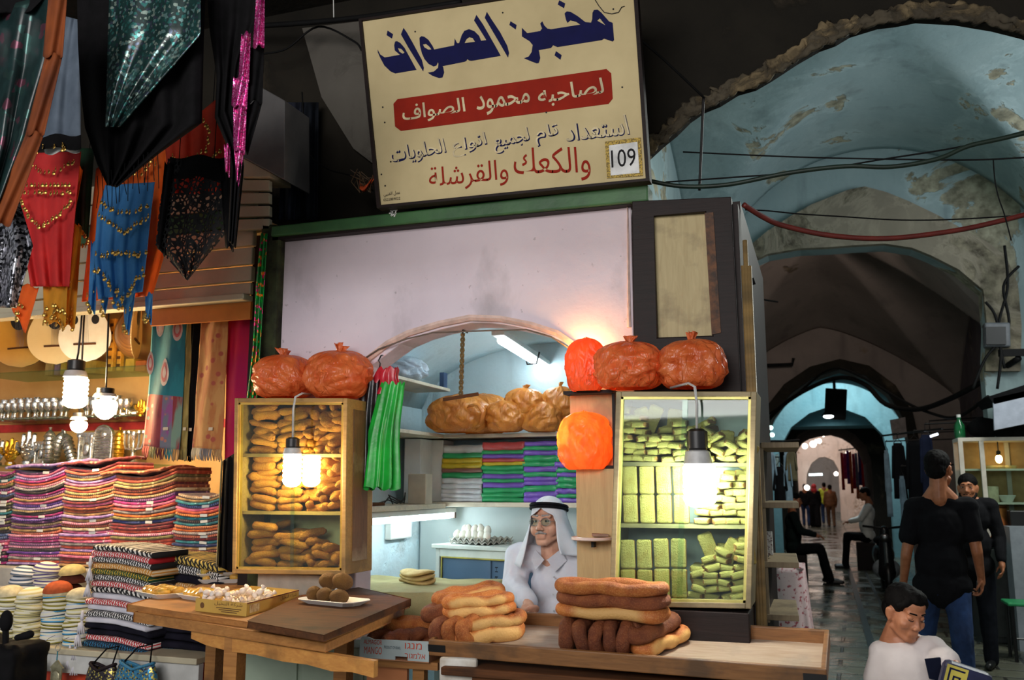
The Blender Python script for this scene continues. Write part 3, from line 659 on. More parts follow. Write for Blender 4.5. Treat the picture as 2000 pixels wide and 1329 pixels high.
# kaak breads: long loops
def breadm(name,a,b,c,ses):
    return bakedm(name,a,b,c,45,ses,.6)
def pale_side(name,base,edge=-.050):
    s=NT(name); v=s.co(); n=s.noise(14,5,v); col=s.ramp(n,base); d=s.step(s.vor(150,v),.42,.32); col=s.mix(s.math('MULTIPLY',d,.3),col,(226,170,100))
    g=s.new('SeparateXYZ'); s.link(s.tc.outputs['Object'],g.inputs[0]); y=s.math('ADD',g.outputs[1],s.math('MULTIPLY',s.noise(22,4,v),.022)); k=s.step(y,edge+.012,edge); kx=s.step(s.math('ABSOLUTE',g.outputs[0]),.15,.11)
    col=s.mix(s.math('MULTIPLY',k,kx),col,(214,166,98)); s.color(s.rand(col,.12)).set(Roughness=.65); s.bump(s.noise(110,5,v),.6,.005); return s.m
M_br=breadm('baked_sesame_crust',(204,128,58),(176,96,40),(134,66,30),(212,150,82)); M_brd=breadm('dark_baked_crust',(150,84,42),(122,62,32),(92,44,26),(156,98,56))
def crumb_side(): 
    s=NT('pale_bread_side'); v=s.co(); s.color(s.ramp(s.noise(18,5,v),[(.3,(226,186,116)),(.7,(202,146,76))])).set(Roughness=.8); s.bump(s.noise(90,5,v),.5,.004); return s.m
M_brs=pale_side('pale_sided_crust',[(.3,(206,130,60)),(.55,(182,102,44)),(.75,(140,72,32))])
def loop_bread(name,L,W,r0,mt,seed,side=None):
    r=random.Random(seed); n=56; Pp=[]; rr=[]
    a=W/2-r0; st=L/2-W/2
    per=2*PI*a+4*st
    for i in range(n):
        d=per*i/n
        if d<2*st: p=V((-st+d,-a,0))
        elif d<2*st+PI*a: t=(d-2*st)/a; p=V((st+a*math.sin(t),-a*math.cos(t),0))
        elif d<4*st+PI*a: p=V((st-(d-2*st-PI*a),a,0))
        else: t=(d-4*st-PI*a)/a; p=V((-st-a*math.sin(t),a*math.cos(t),0))
        p.z=.004*math.sin(i*.45+seed); p.y+=.003*math.sin(i*.7+seed*2); Pp.append(p)
        rr.append(r0*(1+.05*math.sin(i*.9+seed)+.07*math.cos(4*PI*i/n+seed)))
    m=MB(); m.tube(Pp,rr,14,closed=True,sq=1.0); mats=[side or mt]
    return m.build(name,mats,smooth=True,origin=(0,0,0))
def bread(seed,mt,side,L,W,r0,mtx,label,group=None):
    o=loop_bread('bread_loop',L,W,r0,mt,seed,side); tag(o,label,'bread',group); o.matrix_local=mtx; return o
def basis(p,ax,up,sc=1):
    ax=V(ax).normalized(); up=V(up); y=up.cross(ax).normalized(); z=ax.cross(y); return Matrix.LocRotScale(V(p),Matrix((ax,y,z)).transposed().to_quaternion(),V((sc,sc,sc)))
tx,tb=dirx,back.normalized()
def trp(u,h,t): # point over the tray on the sight line's side: along tray by photo column
    s=lerp(0,1,(u-836)/(1614-836.)); return onTray(s,t,h)
zz=nrm
# right pile: five standing loops end on, three lying across the top
for k,u in enumerate((1112,1146,1180,1210,1240)):
    nmk=('first','second','third','fourth','fifth')[k]
    bread(20+k,M_brd,None,.36,.125,.0275,basis(trp(u,.064,.53),tb+tx*(-.10+.03*k),tx*(1 if k%2 else -1)+zz*.12,1),'dark sesame bread loop standing on edge under the right pile, %s from the left'%nmk,'standing loops in the right bread pile')
bread(31,M_brd,M_brs,.32,.13,.028,basis(trp(1294,.033,.56),tb+tx*.45,zz),'flat brown bread loop lowest at the right end of the right pile')
bread(32,M_brd,None,.32,.13,.029,basis(trp(1282,.088,.50),tb+tx*.35,zz+tx*.12),'brown bread loop lying over another at the right end of the right pile')
for k,(h,du,mt) in enumerate(((.150,0,M_br),(.196,3,M_brd),(.242,0,M_br))):
    nmk=('lowest','middle','topmost')[k]
    bread(40+k,mt,M_brs if k==0 else None,.455,.14,.0240,basis(trp(1207+du,h,.40),tx,zz+tb*.06),'long sesame bread loop lying across the right pile, %s of three'%nmk,'long loops on the right bread pile')
# left pile
for k,u in enumerate((842,872,903)):
    bread(50+k,M_brd if k<1 else M_br,None,.34,.11,.028,basis(trp(u,.056,.45),tb+tx*.06,tx+zz*.1),'brown bread loop standing on edge under the left pile, %s from the left'%(('first','second','third')[k]),'standing loops in the left bread pile')
bread(60,M_br,M_brs,.33,.14,.034,basis(trp(926,.034,.42),tx*.75+tb*.65,zz+tx*.05),'fat golden bread loop lying flat at the right of the left pile')
bread(61,M_br,M_brs,.31,.13,.026,basis(trp(932,.080,.46),tx*.8+tb*.6,zz+tx*.06),'golden bread loop on the flat one at the right of the left pile')
bread(62,M_br,M_brs,.31,.13,.0235,basis(trp(902,.116,.50),tx*.9+tb*.42,zz-tx*.08),'pale-sided bread loop second from the top of the left pile')
bread(63,M_br,M_brs,.30,.13,.0235,basis(trp(900,.154,.50),tx*.88+tb*.46,zz-tx*.10),'golden bread loop crowning the left pile')
bread(64,M_brd,None,.34,.14,.032,basis(trp(838,.100,.62),tx*.6+tb*.8,zz-tx*.1),'dark-ended bread loop leaning at the back left of the left pile')
bread(65,M_br,M_brs,.34,.14,.030,basis(trp(845,.138,.80),tx*.6+tb*.8,zz),'golden bread loop leaning behind the crown of the left pile')
# ---------------------------------------------------------------- fruit carton reused as a bread tray
ca=[AZ(703,1246,.985),AZ(838,1254,.985)]; cx=(ca[1]-ca[0]).normalized(); cy=V((0,0,1)).cross(cx); cz=V((0,0,1)); CW=(ca[1]-ca[0]).length; CH=.078; CD=.40
ctn=thing('fruit_carton','pale blue cardboard fruit carton with red lettering holding breads left of the tray','carton',(ca[0]+ca[1])/2+cy*CD/2-cz*CH)
M_cb=mat('pale_blue_carton',(176,190,190),(160,172,172),rough=.7,scale=5,bump=.1); M_cbin=mat('raw_card',(176,126,92),(158,108,78),rough=.8)
def cp(x,y,z): return ca[0]+cx*x+cy*y+cz*z
m=MB(); 
m.prism([cp(0,0,-CH),cp(CW*.52,0,-CH),cp(CW*.52,0,-CH+.014),cp(CW*.70,0,-CH+.014),cp(CW*.70,0,-CH),cp(CW,0,-CH),cp(CW,0,0),cp(CW*.2,0,-.004),cp(CW*.12,0,.004),cp(.01,0,.004),cp(0,0,-.01)],cy*.006); m.build('front_panel',M_cb,ctn)
for a,b in ((0,.006),(CW-.006,CW)): m=MB(); m.hexa([cp(a,.006,-CH),cp(b,.006,-CH),cp(b,CD,-CH),cp(a,CD,-CH),cp(a,.006,-.012),cp(b,.006,-.012),cp(b,CD,-.012),cp(a,CD,-.012)]); m.build('side_panel',M_cbin,ctn)
m=MB(); m.hexa([cp(0,CD-.006,-CH),cp(CW,CD-.006,-CH),cp(CW,CD,-CH),cp(0,CD,-CH),cp(0,CD-.006,-.01),cp(CW,CD-.006,-.01),cp(CW,CD,-.01),cp(0,CD,-.01)]); m.build('rear_panel',M_cbin,ctn)
m=MB(); m.hexa([cp(0,.0,-CH-.004),cp(CW,.0,-CH-.004),cp(CW,CD,-CH-.004),cp(0,CD,-CH-.004),cp(0,.0,-CH),cp(CW,.0,-CH),cp(CW,CD,-CH),cp(0,CD,-CH)]); m.build('carton_floor',M_cbin,ctn)
M_orink=mat('orange_red_ink',(196,74,44),(182,64,38),bump=0,rough=.7)
def cq(x0,x1,z0,z1): return [cp(CW*x0,-.0012,-CH*z0),cp(CW*x1,-.0012,-CH*z0),cp(CW*x1,-.0012,-CH*z1),cp(CW*x0,-.0012,-CH*z1)]
for b,q in (('ALMAGOR',cq(.06,.33,.07,.30)),('MANGO',cq(.07,.33,.42,.78)),('וגנמ',cq(.66,.90,.12,.42)),('רוגמלא',cq(.66,.95,.58,.88))):
    m=MB(); letters(m,b,q); m.build('lettering',M_orink,ctn)
m=MB(); letters(m,'PRODUCT OF ISRAEL',cq(.36,.60,.33,.47)); m.build('small_lettering',mat('blue_grey_ink',(60,84,100),bump=0),ctn)
for k,(x,y,z,ax) in enumerate(((.05,.16,.036,(.5,1,0)),(.115,.15,.036,(.35,1,0)),(.17,.20,.036,(.5,1,0)),(.10,.24,.092,(.8,.5,0)))):
    bread(70+k,M_brd if k<3 else M_br,None,.26,.10 if k<3 else .12,.026 if k<3 else .028,basis(cp(x+.02,y,-CH+z+.012),cx*ax[0]+cy*ax[1],(cx+cz*.2) if k<3 else cz),'reddish bread loop in the blue carton, %s'%('leftmost of the lower three','middle of the lower three','rightmost of the lower three','lying over the other three')[k])
st=thing('side_table','small orange wooden table under the fruit carton','table',(ca[0]+ca[1])/2+cy*.2-cz*.9)
st.location.z=0; zt=.985-CH-.005
m=MB(); m.hexa([V((*cp(x,y,0).xy,z)) for z in (zt-.03,zt) for x,y in ((-.02,.02),(CW+.03,.02),(CW+.03,CD),(-.02,CD))]); m.build('tabletop',M_table,st)
m=MB(); m.hexa([V((*cp(x,y,0).xy,z)) for z in (0,zt-.03) for x,y in ((.01,.05),(CW*.62,.05),(CW*.62,.07),(.01,.07))]); m.build('front_board',mat('orange_board',(206,134,84),(190,118,72),scale=4),st)
for x in (CW*.70,): m=MB(); m.hexa([V((*cp(a,b,0).xy,z)) for z in (0,zt-.03) for a,b in ((x,.05),(x+.05,.05),(x+.05,.09),(x,.09))]); m.build('leg',M_table,st)
for x in (.0,CW-.05): m=MB(); m.hexa([V((*cp(a,b,0).xy,z)) for z in (0,zt-.03) for a,b in ((x,CD-.06),(x+.04,CD-.06),(x+.04,CD-.02),(x,CD-.02))]); m.build('leg',M_table,st)
q=AY(892,1300,3.30); m=MB(); m.box(q+V((0,.02,-.06)),(.15,.03,.17),(0,0,.1)); o=m.build('paper_sack',mat('white_stained_paper',(222,220,212),(180,168,150),scale=9),bevel=.01); o.location.z-=.0
tag(o,'crumpled white paper packet tucked under the left end of the bread tray','packet'); 
m=MB(); m.bbox((o.location.x-.09,3.30,0),(o.location.x+.09,3.40,o.location.z)); tag(m.build('packing_crate',M_table),'orange crate on the ground under the white packet','crate')
# ---------------------------------------------------------------- left table
lt=thing('serving_table','orange wooden table with worn boards left of the bread tray','table',(-2.3,3.5,0))
def slab(px,z,h,name,mt,par,bev=.005,ins=0):
    m=MB(); q=[AZ(u,v,z) for u,v in px]; m.prism(q,(0,0,-h)); return m.build(name,mt,par,bevel=bev)
slab([(249,1183),(485,1215),(632,1243),(800,1176),(700,1150),(600,1138),(440,1128)],1.08,.022,'tabletop',M_table,lt)
slab([(262,1198),(636,1256),(790,1190),(600,1152),(450,1145)],1.058,.032,'frame_rail',M_table,lt)
m=MB(); a,b=AZ(364,1236,1.018),AZ(722,1296,1.018); a.y+=.03;b.y+=.03
m.prism([a,b]+[lerp(b,a,t)-V((0,0,h*.62)) for t,h in ((0,.085),(.1,.075),(.2,.09),(.32,.078),(.45,.085),(.6,.075),(.75,.082),(.9,.07),(1,.045))],(0,.03,0)); m.build('apron',wood('orange_apron_wood',(204,146,72),(180,118,56),dirt=(128,88,46)),lt)
lg=[AZ(443,1290,.94),V((-1.95,3.42,.9)),V((-2.35,3.72,.84)),V((-2.9,3.82,.84))]
for p in lg: m=MB(); m.bbox((p.x-.03,p.y+.02,0),(p.x+.03,p.y+.08,1.02)); m.build('leg',M_table,lt)
# dark board lying on the table
m=MB(); q=[AZ(u,v,1.104) for u,v in ((484,1213),(632,1240),(802,1172),(700,1148),(590,1163))]; m.prism(q,(0,0,-.023)); o=m.build('serving_board',M_dkbrd,bevel=.004); tag(o,'dark brown board lying at the right end of the left table, carrying the plate','board')
# pale green cupboard below the table
cf=thing('counter_cupboard','pale green cupboard standing behind the legs of the left table','cupboard',(-2.45,3.70,0))
M_pg=mat('pale_green_paint',(166,182,160),(146,162,142),rough=.5,scale=4,bump=.1)
m=MB(); m.bbox((-2.58,3.60,0),(-1.90,3.80,.90)); m.build('body',M_pg,cf,bevel=.006)
for x in (-2.56,-2.23): m=MB(); m.bbox((x,3.588,.1),(x+.31,3.60,.86)); m.build('door',M_pg,cf,bevel=.006)
# ---------------------------------------------------------------- food on the left table
TZ=1.081
M_foam=mat('white_foam',(232,230,226),(220,218,214),rough=.5,bump=.05); M_wrap=glass('cling_film',(245,245,240),.22)
M_pastry=mat('yellow_pastry',(224,184,84),(206,150,60),rough=.45,scale=25,bump=.4,rand=.12); M_gpast=mat('green_yellow_pastry',(186,176,84),(200,150,60),rough=.5,scale=25,bump=.4)
def foam_tray(p,rz,L,W,label,mt,n,seed,z=None):
    z=TZ if z is None else z
    t=thing('pastry_tray',label,'food tray',(p[0],p[1],z)); t.rotation_euler=(0,0,rz); r=random.Random(seed)
    m=MB(); prof=[]
    def ring(k,zz,d): return [V((sx*(L/2-k)+(-d if sx>0 else d)*e[0],sy*(W/2-k)+(-d if sy>0 else d)*e[1],zz)) for sx,sy,e in ((-1,-1,(0,1)),(-1,-1,(1,0)),(1,-1,(1,0)),(1,-1,(0,1)),(1,1,(0,1)),(1,1,(1,0)),(-1,1,(1,0)),(-1,1,(0,1)))]
    rings=[ring(.022,0,.012),ring(.0,.022,.012),ring(.004,.023,.012),ring(.026,.004,.012)]
    vs=[v for q in rings for v in q]; fs=[(i*8+j,i*8+(j+1)%8,(i+1)*8+(j+1)%8,(i+1)*8+j) for i in range(3) for j in range(8)]+[tuple(range(7,-1,-1)),tuple(range(24,32))]
    m.add(vs,fs); m.build('foam_base',M_foam,t,local=True)
    for i in range(n):
        for j in range(2):
            m=MB(); x=-L/2+.045+(L-.09)*i/(n-1); y=(-1+2*j)*W*.2
            m.ell((x,y,.028),(.031,.028,.020),(r.uniform(-.3,.3),r.uniform(-.3,.3),r.uniform(0,3)),10,6); m.build('pastry',mt,t,smooth=True,local=True)
    m=MB(); m.sheet(lambda u,v:((u-.5)*L*.97,(v-.5)*W*.97,.036+.016*max(0,(1-(2*u-1)**4)*(1-(2*v-1)**4))+.002*math.sin(u*23+v*9)),18,14); m.build('cling_wrap',M_wrap,t,smooth=True,local=True)
    return t
a=AZ(318,1165,TZ); foam_tray(a,-.45,.26,.175,'wrapped foam tray of yellow pastries at the left end of the table',M_pastry,5,1)
a=AZ(402,1170,TZ); foam_tray((a.x,a.y-.02),-.35,.23,.15,'wrapped foam tray of yellow pastries beside the cardboard box',M_pastry,5,2)
a=AZ(428,1140,TZ); foam_tray((a.x-.02,a.y+.05),.5,.23,.165,'empty-looking foam tray under the greenish pastries at the back of the table',M_pastry,2,4)
t=foam_tray((a.x-.04,a.y+.06),.55,.235,.165,'tilted foam tray of greenish pastries at the back of the table',M_gpast,4,3,z=TZ+.045); t.rotation_euler=(.16,-.05,.55)
# cardboard box with wrapped sweets
b0,b1=AZ(381,1194,TZ),AZ(481,1205,TZ); bx=(b1-b0).normalized(); by=AZ(583,1176,TZ)-b1; BD=by.length; by=by.normalized(); BW=(b1-b0).length; BH=.052
bo=thing('sweet_box','open yellow cardboard box with Arabic print holding white wrapped sweets','box',(b0+b1)/2+by*BD/2)
M_ybox=mat('yellow_print_card',(198,162,76),(186,146,66),rough=.5,scale=4,bump=.05); M_boxin=mat('white_card',(228,226,224),bump=0); M_rim=mat('maroon_card_edge',(122,48,44),bump=0)
def bp_(x,y,z): return b0+bx*x+by*y+V((0,0,z))
for nm,(x0,x1,y0,y1) in dict(front_wall=(0,BW,0,.003),rear_wall=(0,BW,BD-.003,BD),left_wall=(0,.003,.003,BD-.003),right_wall=(BW-.003,BW,.003,BD-.003)).items():
    m=MB(); m.hexa([bp_(x,y,z) for z in (0,BH) for x,y in ((x0,y0),(x1,y0),(x1,y1),(x0,y1))]); m.build(nm,M_ybox,bo)
m=MB(); m.hexa([bp_(x,y,z) for z in (.001,.012) for x,y in ((.003,.003),(BW-.003,.003),(BW-.003,BD-.003),(.003,BD-.003))]); m.build('box_floor',M_boxin,bo)
m=MB(); m.hexa([bp_(x,y,z) for z in (BH-.004,BH) for x,y in ((BW,0),(BW+.0015,0),(BW+.0015,BD),(BW,BD))]); m.build('red_rim',M_rim,bo)
M_brown=mat('brown_print',(104,70,34),bump=0)
def bq(x0,x1,z0,z1): return [bp_(BW*x,-.001,BH*z) for x,z in ((x0,z0),(x1,z0),(x1,z1),(x0,z1))]
m=MB(); letters(m,arabic('شركة النخيل'),bq(.38,.92,.92,.60)); m.build('lettering',M_brown,bo)
for k in range(3): m=MB(); m.prism(bq(.42+.05*k,.90-.04*k,.48-.14*k,.42-.14*k),by*-.0008); m.build('print_line',M_brown,bo)
m=MB(); c=bp_(BW*.14,-.0005,BH*.5); m.lathe([(.012,0),(.012,.001)],c,16,(PI/2,0,math.atan2(bx.y,bx.x))); m.build('emblem',M_brown,bo)
def sq_(y0,y1,z0,z1): return [bp_(BW+.001,BD*y,BH*z) for y,z in ((y0,z0),(y1,z0),(y1,z1),(y0,z1))]
m=MB(); letters(m,arabic('شركة النخيل'),sq_(.62,.95,.85,.5)); m.build('side_lettering',M_brown,bo)
m=MB(); m.prism(sq_(.05,.22,.8,.2),bx*.0008); m.build('side_picture',mat('print_cream',(214,196,150),(160,120,70),scale=60,bump=0),bo)
M_sweet=mat('white_wrapped_sweet',(236,226,214),(220,196,180),rough=.35,scale=40,bump=.3)
r=random.Random(4)
def sweet():
    m=MB(); m.ell((0,0,.011),(.016,.013,.011),None,8,6)
    for s in (-1,1): m.lathe([(.003,0),(.004,.004),(.010,.013),(.0085,.014)],(s*.014,0,.012),8,(0,s*1.25,0))
    o=m.build('wrapped_sweet',M_sweet,smooth=True,origin=(0,0,0)); return tag(o,'x','sweet')
sw=[sweet()]; su=[False]
for i in range(26):
    x=r.uniform(.025,BW-.025); y=r.uniform(.04,BD*.78); z=.013+(.024 if i>9 else 0)+(.022 if i>19 else 0)
    put(sw,su,0,TR(bp_(x,y*(1 if i<20 else .6),z),(r.uniform(-.4,.4),r.uniform(-.5,.5),r.uniform(0,6)),1.25),'white wrapped sweet in the open yellow cardboard box','sweets in the yellow box')
# plate of kibbeh
pc=AZ(652,1180,1.106); t=thing('foam_plate','white foam tray of five brown stuffed balls on the dark board','plate',(pc.x,pc.y,1.105))
t.rotation_euler=(0,0,-.22); L,W=.31,.165
def ring(k,zz): return [V((sx*(L/2-k)-sx*dx,sy*(W/2-k)-sy*dy,zz)) for sx,sy,dx,dy in ((-1,-1,0,.03),(-1,-1,.03,0),(1,-1,.03,0),(1,-1,0,.03),(1,1,0,.03),(1,1,.03,0),(-1,1,.03,0),(-1,1,0,.03))]
rings=[ring(.03,0),ring(0,.02),ring(.004,.022),ring(.032,.004)]
m=MB(); m.add([v for q in rings for v in q],[(i*8+j,i*8+(j+1)%8,(i+1)*8+(j+1)%8,(i+1)*8+j) for i in range(3) for j in range(8)]+[tuple(range(7,-1,-1)),tuple(range(24,32))]); m.build('plate_shell',M_foam,t,local=True)
M_kib=bakedm('brown_fried_crust',(140,98,38),(116,78,28),(92,60,24),90)
M_t=t.matrix_basis if 0 else Matrix.LocRotScale(t.location,t.rotation_euler,None)
for k,(x,y,z,w) in enumerate(((-.095,-.02,.038,'lower left'),(-.020,-.035,.038,'lower middle'),(.060,-.035,.036,'lower right'),(-.055,.030,.088,'upper left'),(.030,.018,.092,'upper right'))):
    m=MB(); m.ell((0,0,0),(.034,.026,.025),None,16,10); o=m.build('fried_ball',M_kib,smooth=True,origin=(0,0,0)); o.matrix_local=M_t@TR((x,y,z),(.1*k,.15*(k-2),.5*k-.8),1.28 if k<3 else 1.40)
    tag(o,'brown fried ball on the white foam tray, %s of five'%w,'fried ball')
p=AY(634,1160,3.86); m=MB(); m.lathe([(.016,0),(.018,.004),(.018,.05),(.008,.065),(.008,.08)],(p.x,3.86,1.0815),12); tag(m.build('brown_bottle',mat('brown_glass',(120,58,24),rough=.15,bump=0),smooth=40),'small brown bottle standing on the table under the pine cabinet','bottle')
p=AY(664,1160,3.86); t=thing('picture_card','white card with a small dark picture standing under the pine cabinet','card',(p.x,3.86,1.081)); m=MB(); m.box((p.x,3.86,1.125),(.05,.003,.085),(-.12,0,.1)); m.build('card',M_boxin,t); m=MB(); m.lathe([(.010,0),(.006,.010),(.003,.022)],(p.x,3.853,1.112),8,None,1,.1); m.build('picture',M_brown,t)
# ---------------------------------------------------------------- orange bags of bread
def bagm(name,c,c2,tr=.35):
    s=NT(name); v=s.co(); n=s.noise(7,4,v,.5,1.5); col=s.ramp(n,[(.35,c),(.65,c2)])
    s.color(col).set(Roughness=.27,Specular_IOR_Level=.6); w=s.noise(16,3,s.co(scale=(1,1,.45)),.5,2.2); s.bump(w,.75,.02)
    t=s.new('BsdfTranslucent'); s.link(col,t.inputs[0]); mx=s.new('MixShader'); mx.inputs[0].default_value=tr
    s.link(s.b.outputs[0],mx.inputs[1]); s.link(t.outputs[0],mx.inputs[2]); s.link(mx.outputs[0],s.out.inputs[0]); return s.m
M_bag=bagm('orange_plastic_film',(248,136,74),(230,104,50)); M_bag_lit=bagm('lit_orange_film',(250,140,76),(236,112,54),.55); M_bag2=bagm('amber_plastic_film',(226,148,62),(200,118,46),.3)  # second orange film: same plastic, paler and more translucent for the lamp-lit bags
def bag(px0,px1,py0,py1,Y,seed,label,mt,handle=False,dep=.8,tuft=True):
    a,b=AY(px0,py1,Y),AY(px1,py0,Y); W=b.x-a.x; H=abs(b.z-a.z); r=random.Random(seed); D=W*dep
    th=.16 if tuft else .02; Hb=H*(1-th)
    t=thing('bread_bag',label,'bag',((a.x+b.x)/2,Y,a.z)); m=MB()
    def fn(u,v):
        th_=u*2*PI; z=v; e=.36
        prof=(1-abs(2*min(z*.94+.03,1)-.92)**3.2); prof=max(prof,.02)**.5
        if z>.97: prof*=max(.25,(1.0-z)/.03)
        c,s_=math.cos(th_),math.sin(th_); q=(abs(c)**2.6+abs(s_)**2.6)**(-1/2.6)
        n1=noise.noise(V((c*1.7+seed*3,s_*1.7,z*2.4))); n2=abs(noise.noise(V((c*3.2+seed,s_*3.2+n1,z*3.2)))); n3=abs(noise.noise(V((c*7+seed,s_*7,z*8+n1*2)))); fold=1.03+.13*n1-.16*n2-.06*n3+.05*math.sin(th_*9+seed*2)*z**3
        ridge=.10*abs(math.sin((z*.75+(.42 if seed%2 else -.38)*c+.25*s_+.12*n1)*12.5+seed))*(1-.6*z)
        k=prof*q*(fold+ridge)
        return (c*k*W*.5,s_*k*D*.5,z*Hb*(1+.05*noise.noise(V((c,s_,seed)))))
    m.sheet(fn,96,56); m.build('bag_body',mt,t,smooth=True,local=True)
    if tuft:
        m=MB()
        for i in range(3):
            an=r.uniform(0,6); w=W*.07; hh=H*th*r.uniform(.8,1.25)
            m.sheet(lambda u,v,an=an,w=w,hh=hh:(math.cos(an)*(u-.5)*w*(1+2.0*v)+.02*v*math.cos(an*3)*W/.2,math.sin(an)*(u-.5)*w*(1+2*v)+.01*math.sin(u*9),Hb*.93+hh*v),6,6,.002)
        m.build('knot',mt,t,smooth=True,local=True)
    if handle:
        m=MB(); m.tube([(W*.30,-D*.42,Hb*.62),(W*.52,-D*.5,Hb*.66),(W*.62,-D*.5,Hb*.45),(W*.60,-D*.5,Hb*.2),(W*.48,-D*.45,Hb*.08)],.016,6,sq=.25); m.build('handle',mt,t,smooth=True,local=True)
    return t
bag(502,608,674,779,3.86,1,'orange bag of breads left of the pair on the pine cabinet',M_bag)
bag(605,720,664,779,3.88,2,'orange bag of breads right of the pair on the pine cabinet',M_bag)
bag(1107,1182,655,766,3.86,3,'glowing orange bag squeezed against the lamp left of the gilt cabinet top',M_bag_lit,tuft=False,dep=.5)
bag(1166,1292,646,762,3.80,4,'wide orange bag of breads on the left of the gilt cabinet top',M_bag)
bag(1288,1413,642,760,3.80,5,'orange bag of breads on the right of the gilt cabinet top',M_bag)
# ---------------------------------------------------------------- lamps of the front
M_cfl=emit('lamp_white_glass',(255,244,224),34); M_cflw=emit('lamp_warm_glass',(255,222,170),115); M_cflb=emit('lamp_bluish_glass',(252,248,236),95); M_tube=emit('tube_light_glass',(226,246,255),20)
M_sock=mat('lamp_socket',(30,28,28),rough=.35,bump=0); M_cap=mat('lamp_plastic_collar',(206,206,204),bump=0,rough=.4)
def cfl(name,label,top,px,py0,pyb,pye,Y,wpx,mt,cord=M_cap,ball=False,path=None):
    """hanging lamp: cord from top, socket, collar and glowing glass"""
    p0=AY(px,py0,Y); pb=AY(px,pyb,Y); pe=AY(px,pye,Y); w=abs(AY(px+wpx,pyb,Y).x-AY(px,pyb,Y).x)
    t=thing(name,label,'lamp',pe)
    m=MB(); m.tube(path or [top,(p0.x,Y,p0.z)],.0055,6); m.build('cord',cord,t,smooth=True)
    m=MB(); h=p0.z-pb.z; m.lathe([(w*.22,0),(w*.36,-h*.08),(w*.36,-h*.55),(w*.30,-h*.6)],p0,14); m.build('socket',M_sock,t,smooth=40)
    m=MB(); m.lathe([(w*.30,-h*.6),(w*.42,-h*.64),(w*.5,-h*.98),(w*.42,-h*1.0)],p0,14); m.build('collar',M_cap,t,smooth=40)
    m=MB(); H=pb.z-pe.z
    if ball: m.lathe([(w*.2,0),(w*.24,-H*.12)]+[(w*.5*math.sin(PI*(i+2)/10),-H*.12-H*.44*(1-math.cos(PI*i/8))) for i in range(1,9)],pb,14)
    else:
        n=12; m.lathe([(w*.40,0)]+[(w*(.5 if i%2 else .45),-H*.86*i/n) for i in range(1,n)]+[(w*.42,-H*.90),(w*.28,-H*.97),(w*.06,-H)],pb,14)
    m.build('glass',mt,t,smooth=True); return t
Yc=3.66; a=AY(590,772,Yc)
cfl('hanging_lamp','ribbed lamp hanging in front of the pine biscuit cabinet',None,572,855,888,952,Yc,32,M_cflw,path=[AY(606,770,3.80),AY(590,769,3.72),AY(577,776,Yc),AY(573,800,Yc),AY(572,856,Yc)])
Yc=3.60
cfl('hanging_lamp','large bright lamp hanging in front of the gilt rusk cabinet',None,1361,838,908,992,Yc,58,M_cflb,path=[AY(1310,758,3.72),AY(1345,749,3.64),AY(1357,756,Yc),AY(1361,790,Yc),AY(1361,840,Yc)])
# lamps behind the bags at the right jamb
for u,v,Y,w_,l in ((1136,694,3.935,150,'bare warm bulb burning behind the orange bags beside the gilt cabinet top'),(1110,850,3.925,80,'bare warm bulb burning behind the orange bag in the plywood rack')):
    p=AY(u,v,Y); t=thing('bare_bulb',l,'lamp',p)
    m=MB(); m.ell(p,.024,None,14,10); m.build('glass',emit('lamp_orange_glass_%d'%w_,(255,190,112),w_),t,smooth=True)
    m=MB(); m.lathe([(.010,-.055),(.016,-.05),(.014,-.018)],p,12); m.build('socket',M_sock,t)
    m=MB(); m.tube([p+V((0,0,-.05)),p+V((.005,.01,-.065)),p+V((.02,.03,-.07))],.004,6); m.build('cord',M_sock,t)
# ---------------------------------------------------------------- people: continuous bodies
def xf(mb,mtx): mb.v=[mtx@p for p in mb.v]; return mb
def merge(a,b):
    o=len(a.v); a.v+=b.v; a.f+=[tuple(i+o for i in f) for f in b.f]; a.mi+=[a.cur]*len(b.f); return a
def headmb(child=0):
    m=MB(); E=lambda c,r,rot=None:m.ell(c,r,rot,20,14); C=lambda a,b,ra,rb=None:m.capsule(a,b,ra,rb,10,4)
    E((0,.022,.045),(.074,.094,.082)); E((0,-.025,-.010),(.063,.070,.088)); E((0,-.036,-.068),(.050,.052,.044)); E((0,-.072,-.098),(.024,.020,.017))
    C((-.055,-.01,-.062),(-.018,-.072,-.096),.017); C((.055,-.01,-.062),(.018,-.072,-.096),.017)
    k_=1-.25*child; C((0,-.086,.022),(0,-.090-.024*k_,-.024),.009*k_,.013*k_); E((-.013,-.102,-.029),(.010,.012,.009)); E((.013,-.102,-.029),(.010,.012,.009))
    q=.011-.003*child; C((-.045,-.076,.038),(-.010,-.088,.034),q,q); C((.045,-.076,.038),(.010,-.088,.034),q,q)
    q=.004*child; E((-.040,-.062,-.022),(.024+q,.024+q,.024+q)); E((.040,-.062,-.022),(.024+q,.024+q,.024+q))
    if child: E((0,-.030,-.03),(.066,.064,.070)); E((0,-.05,.06),(.06,.04,.045))
    C((-.020,-.088,-.058),(.020,-.088,-.058),.009); C((-.016,-.086,-.071),(.016,-.086,-.071),.010)
    for s in (-1,1): E((s*.077,.012,-.004),(.010,.022,.033),(0,s*.2,-s*.35)); E((s*.072,.008,-.030),(.010,.012,.014))
    C((0,.030,-.06),(0,.045,-.19),.056-.012*child,.060-.010*child); return m
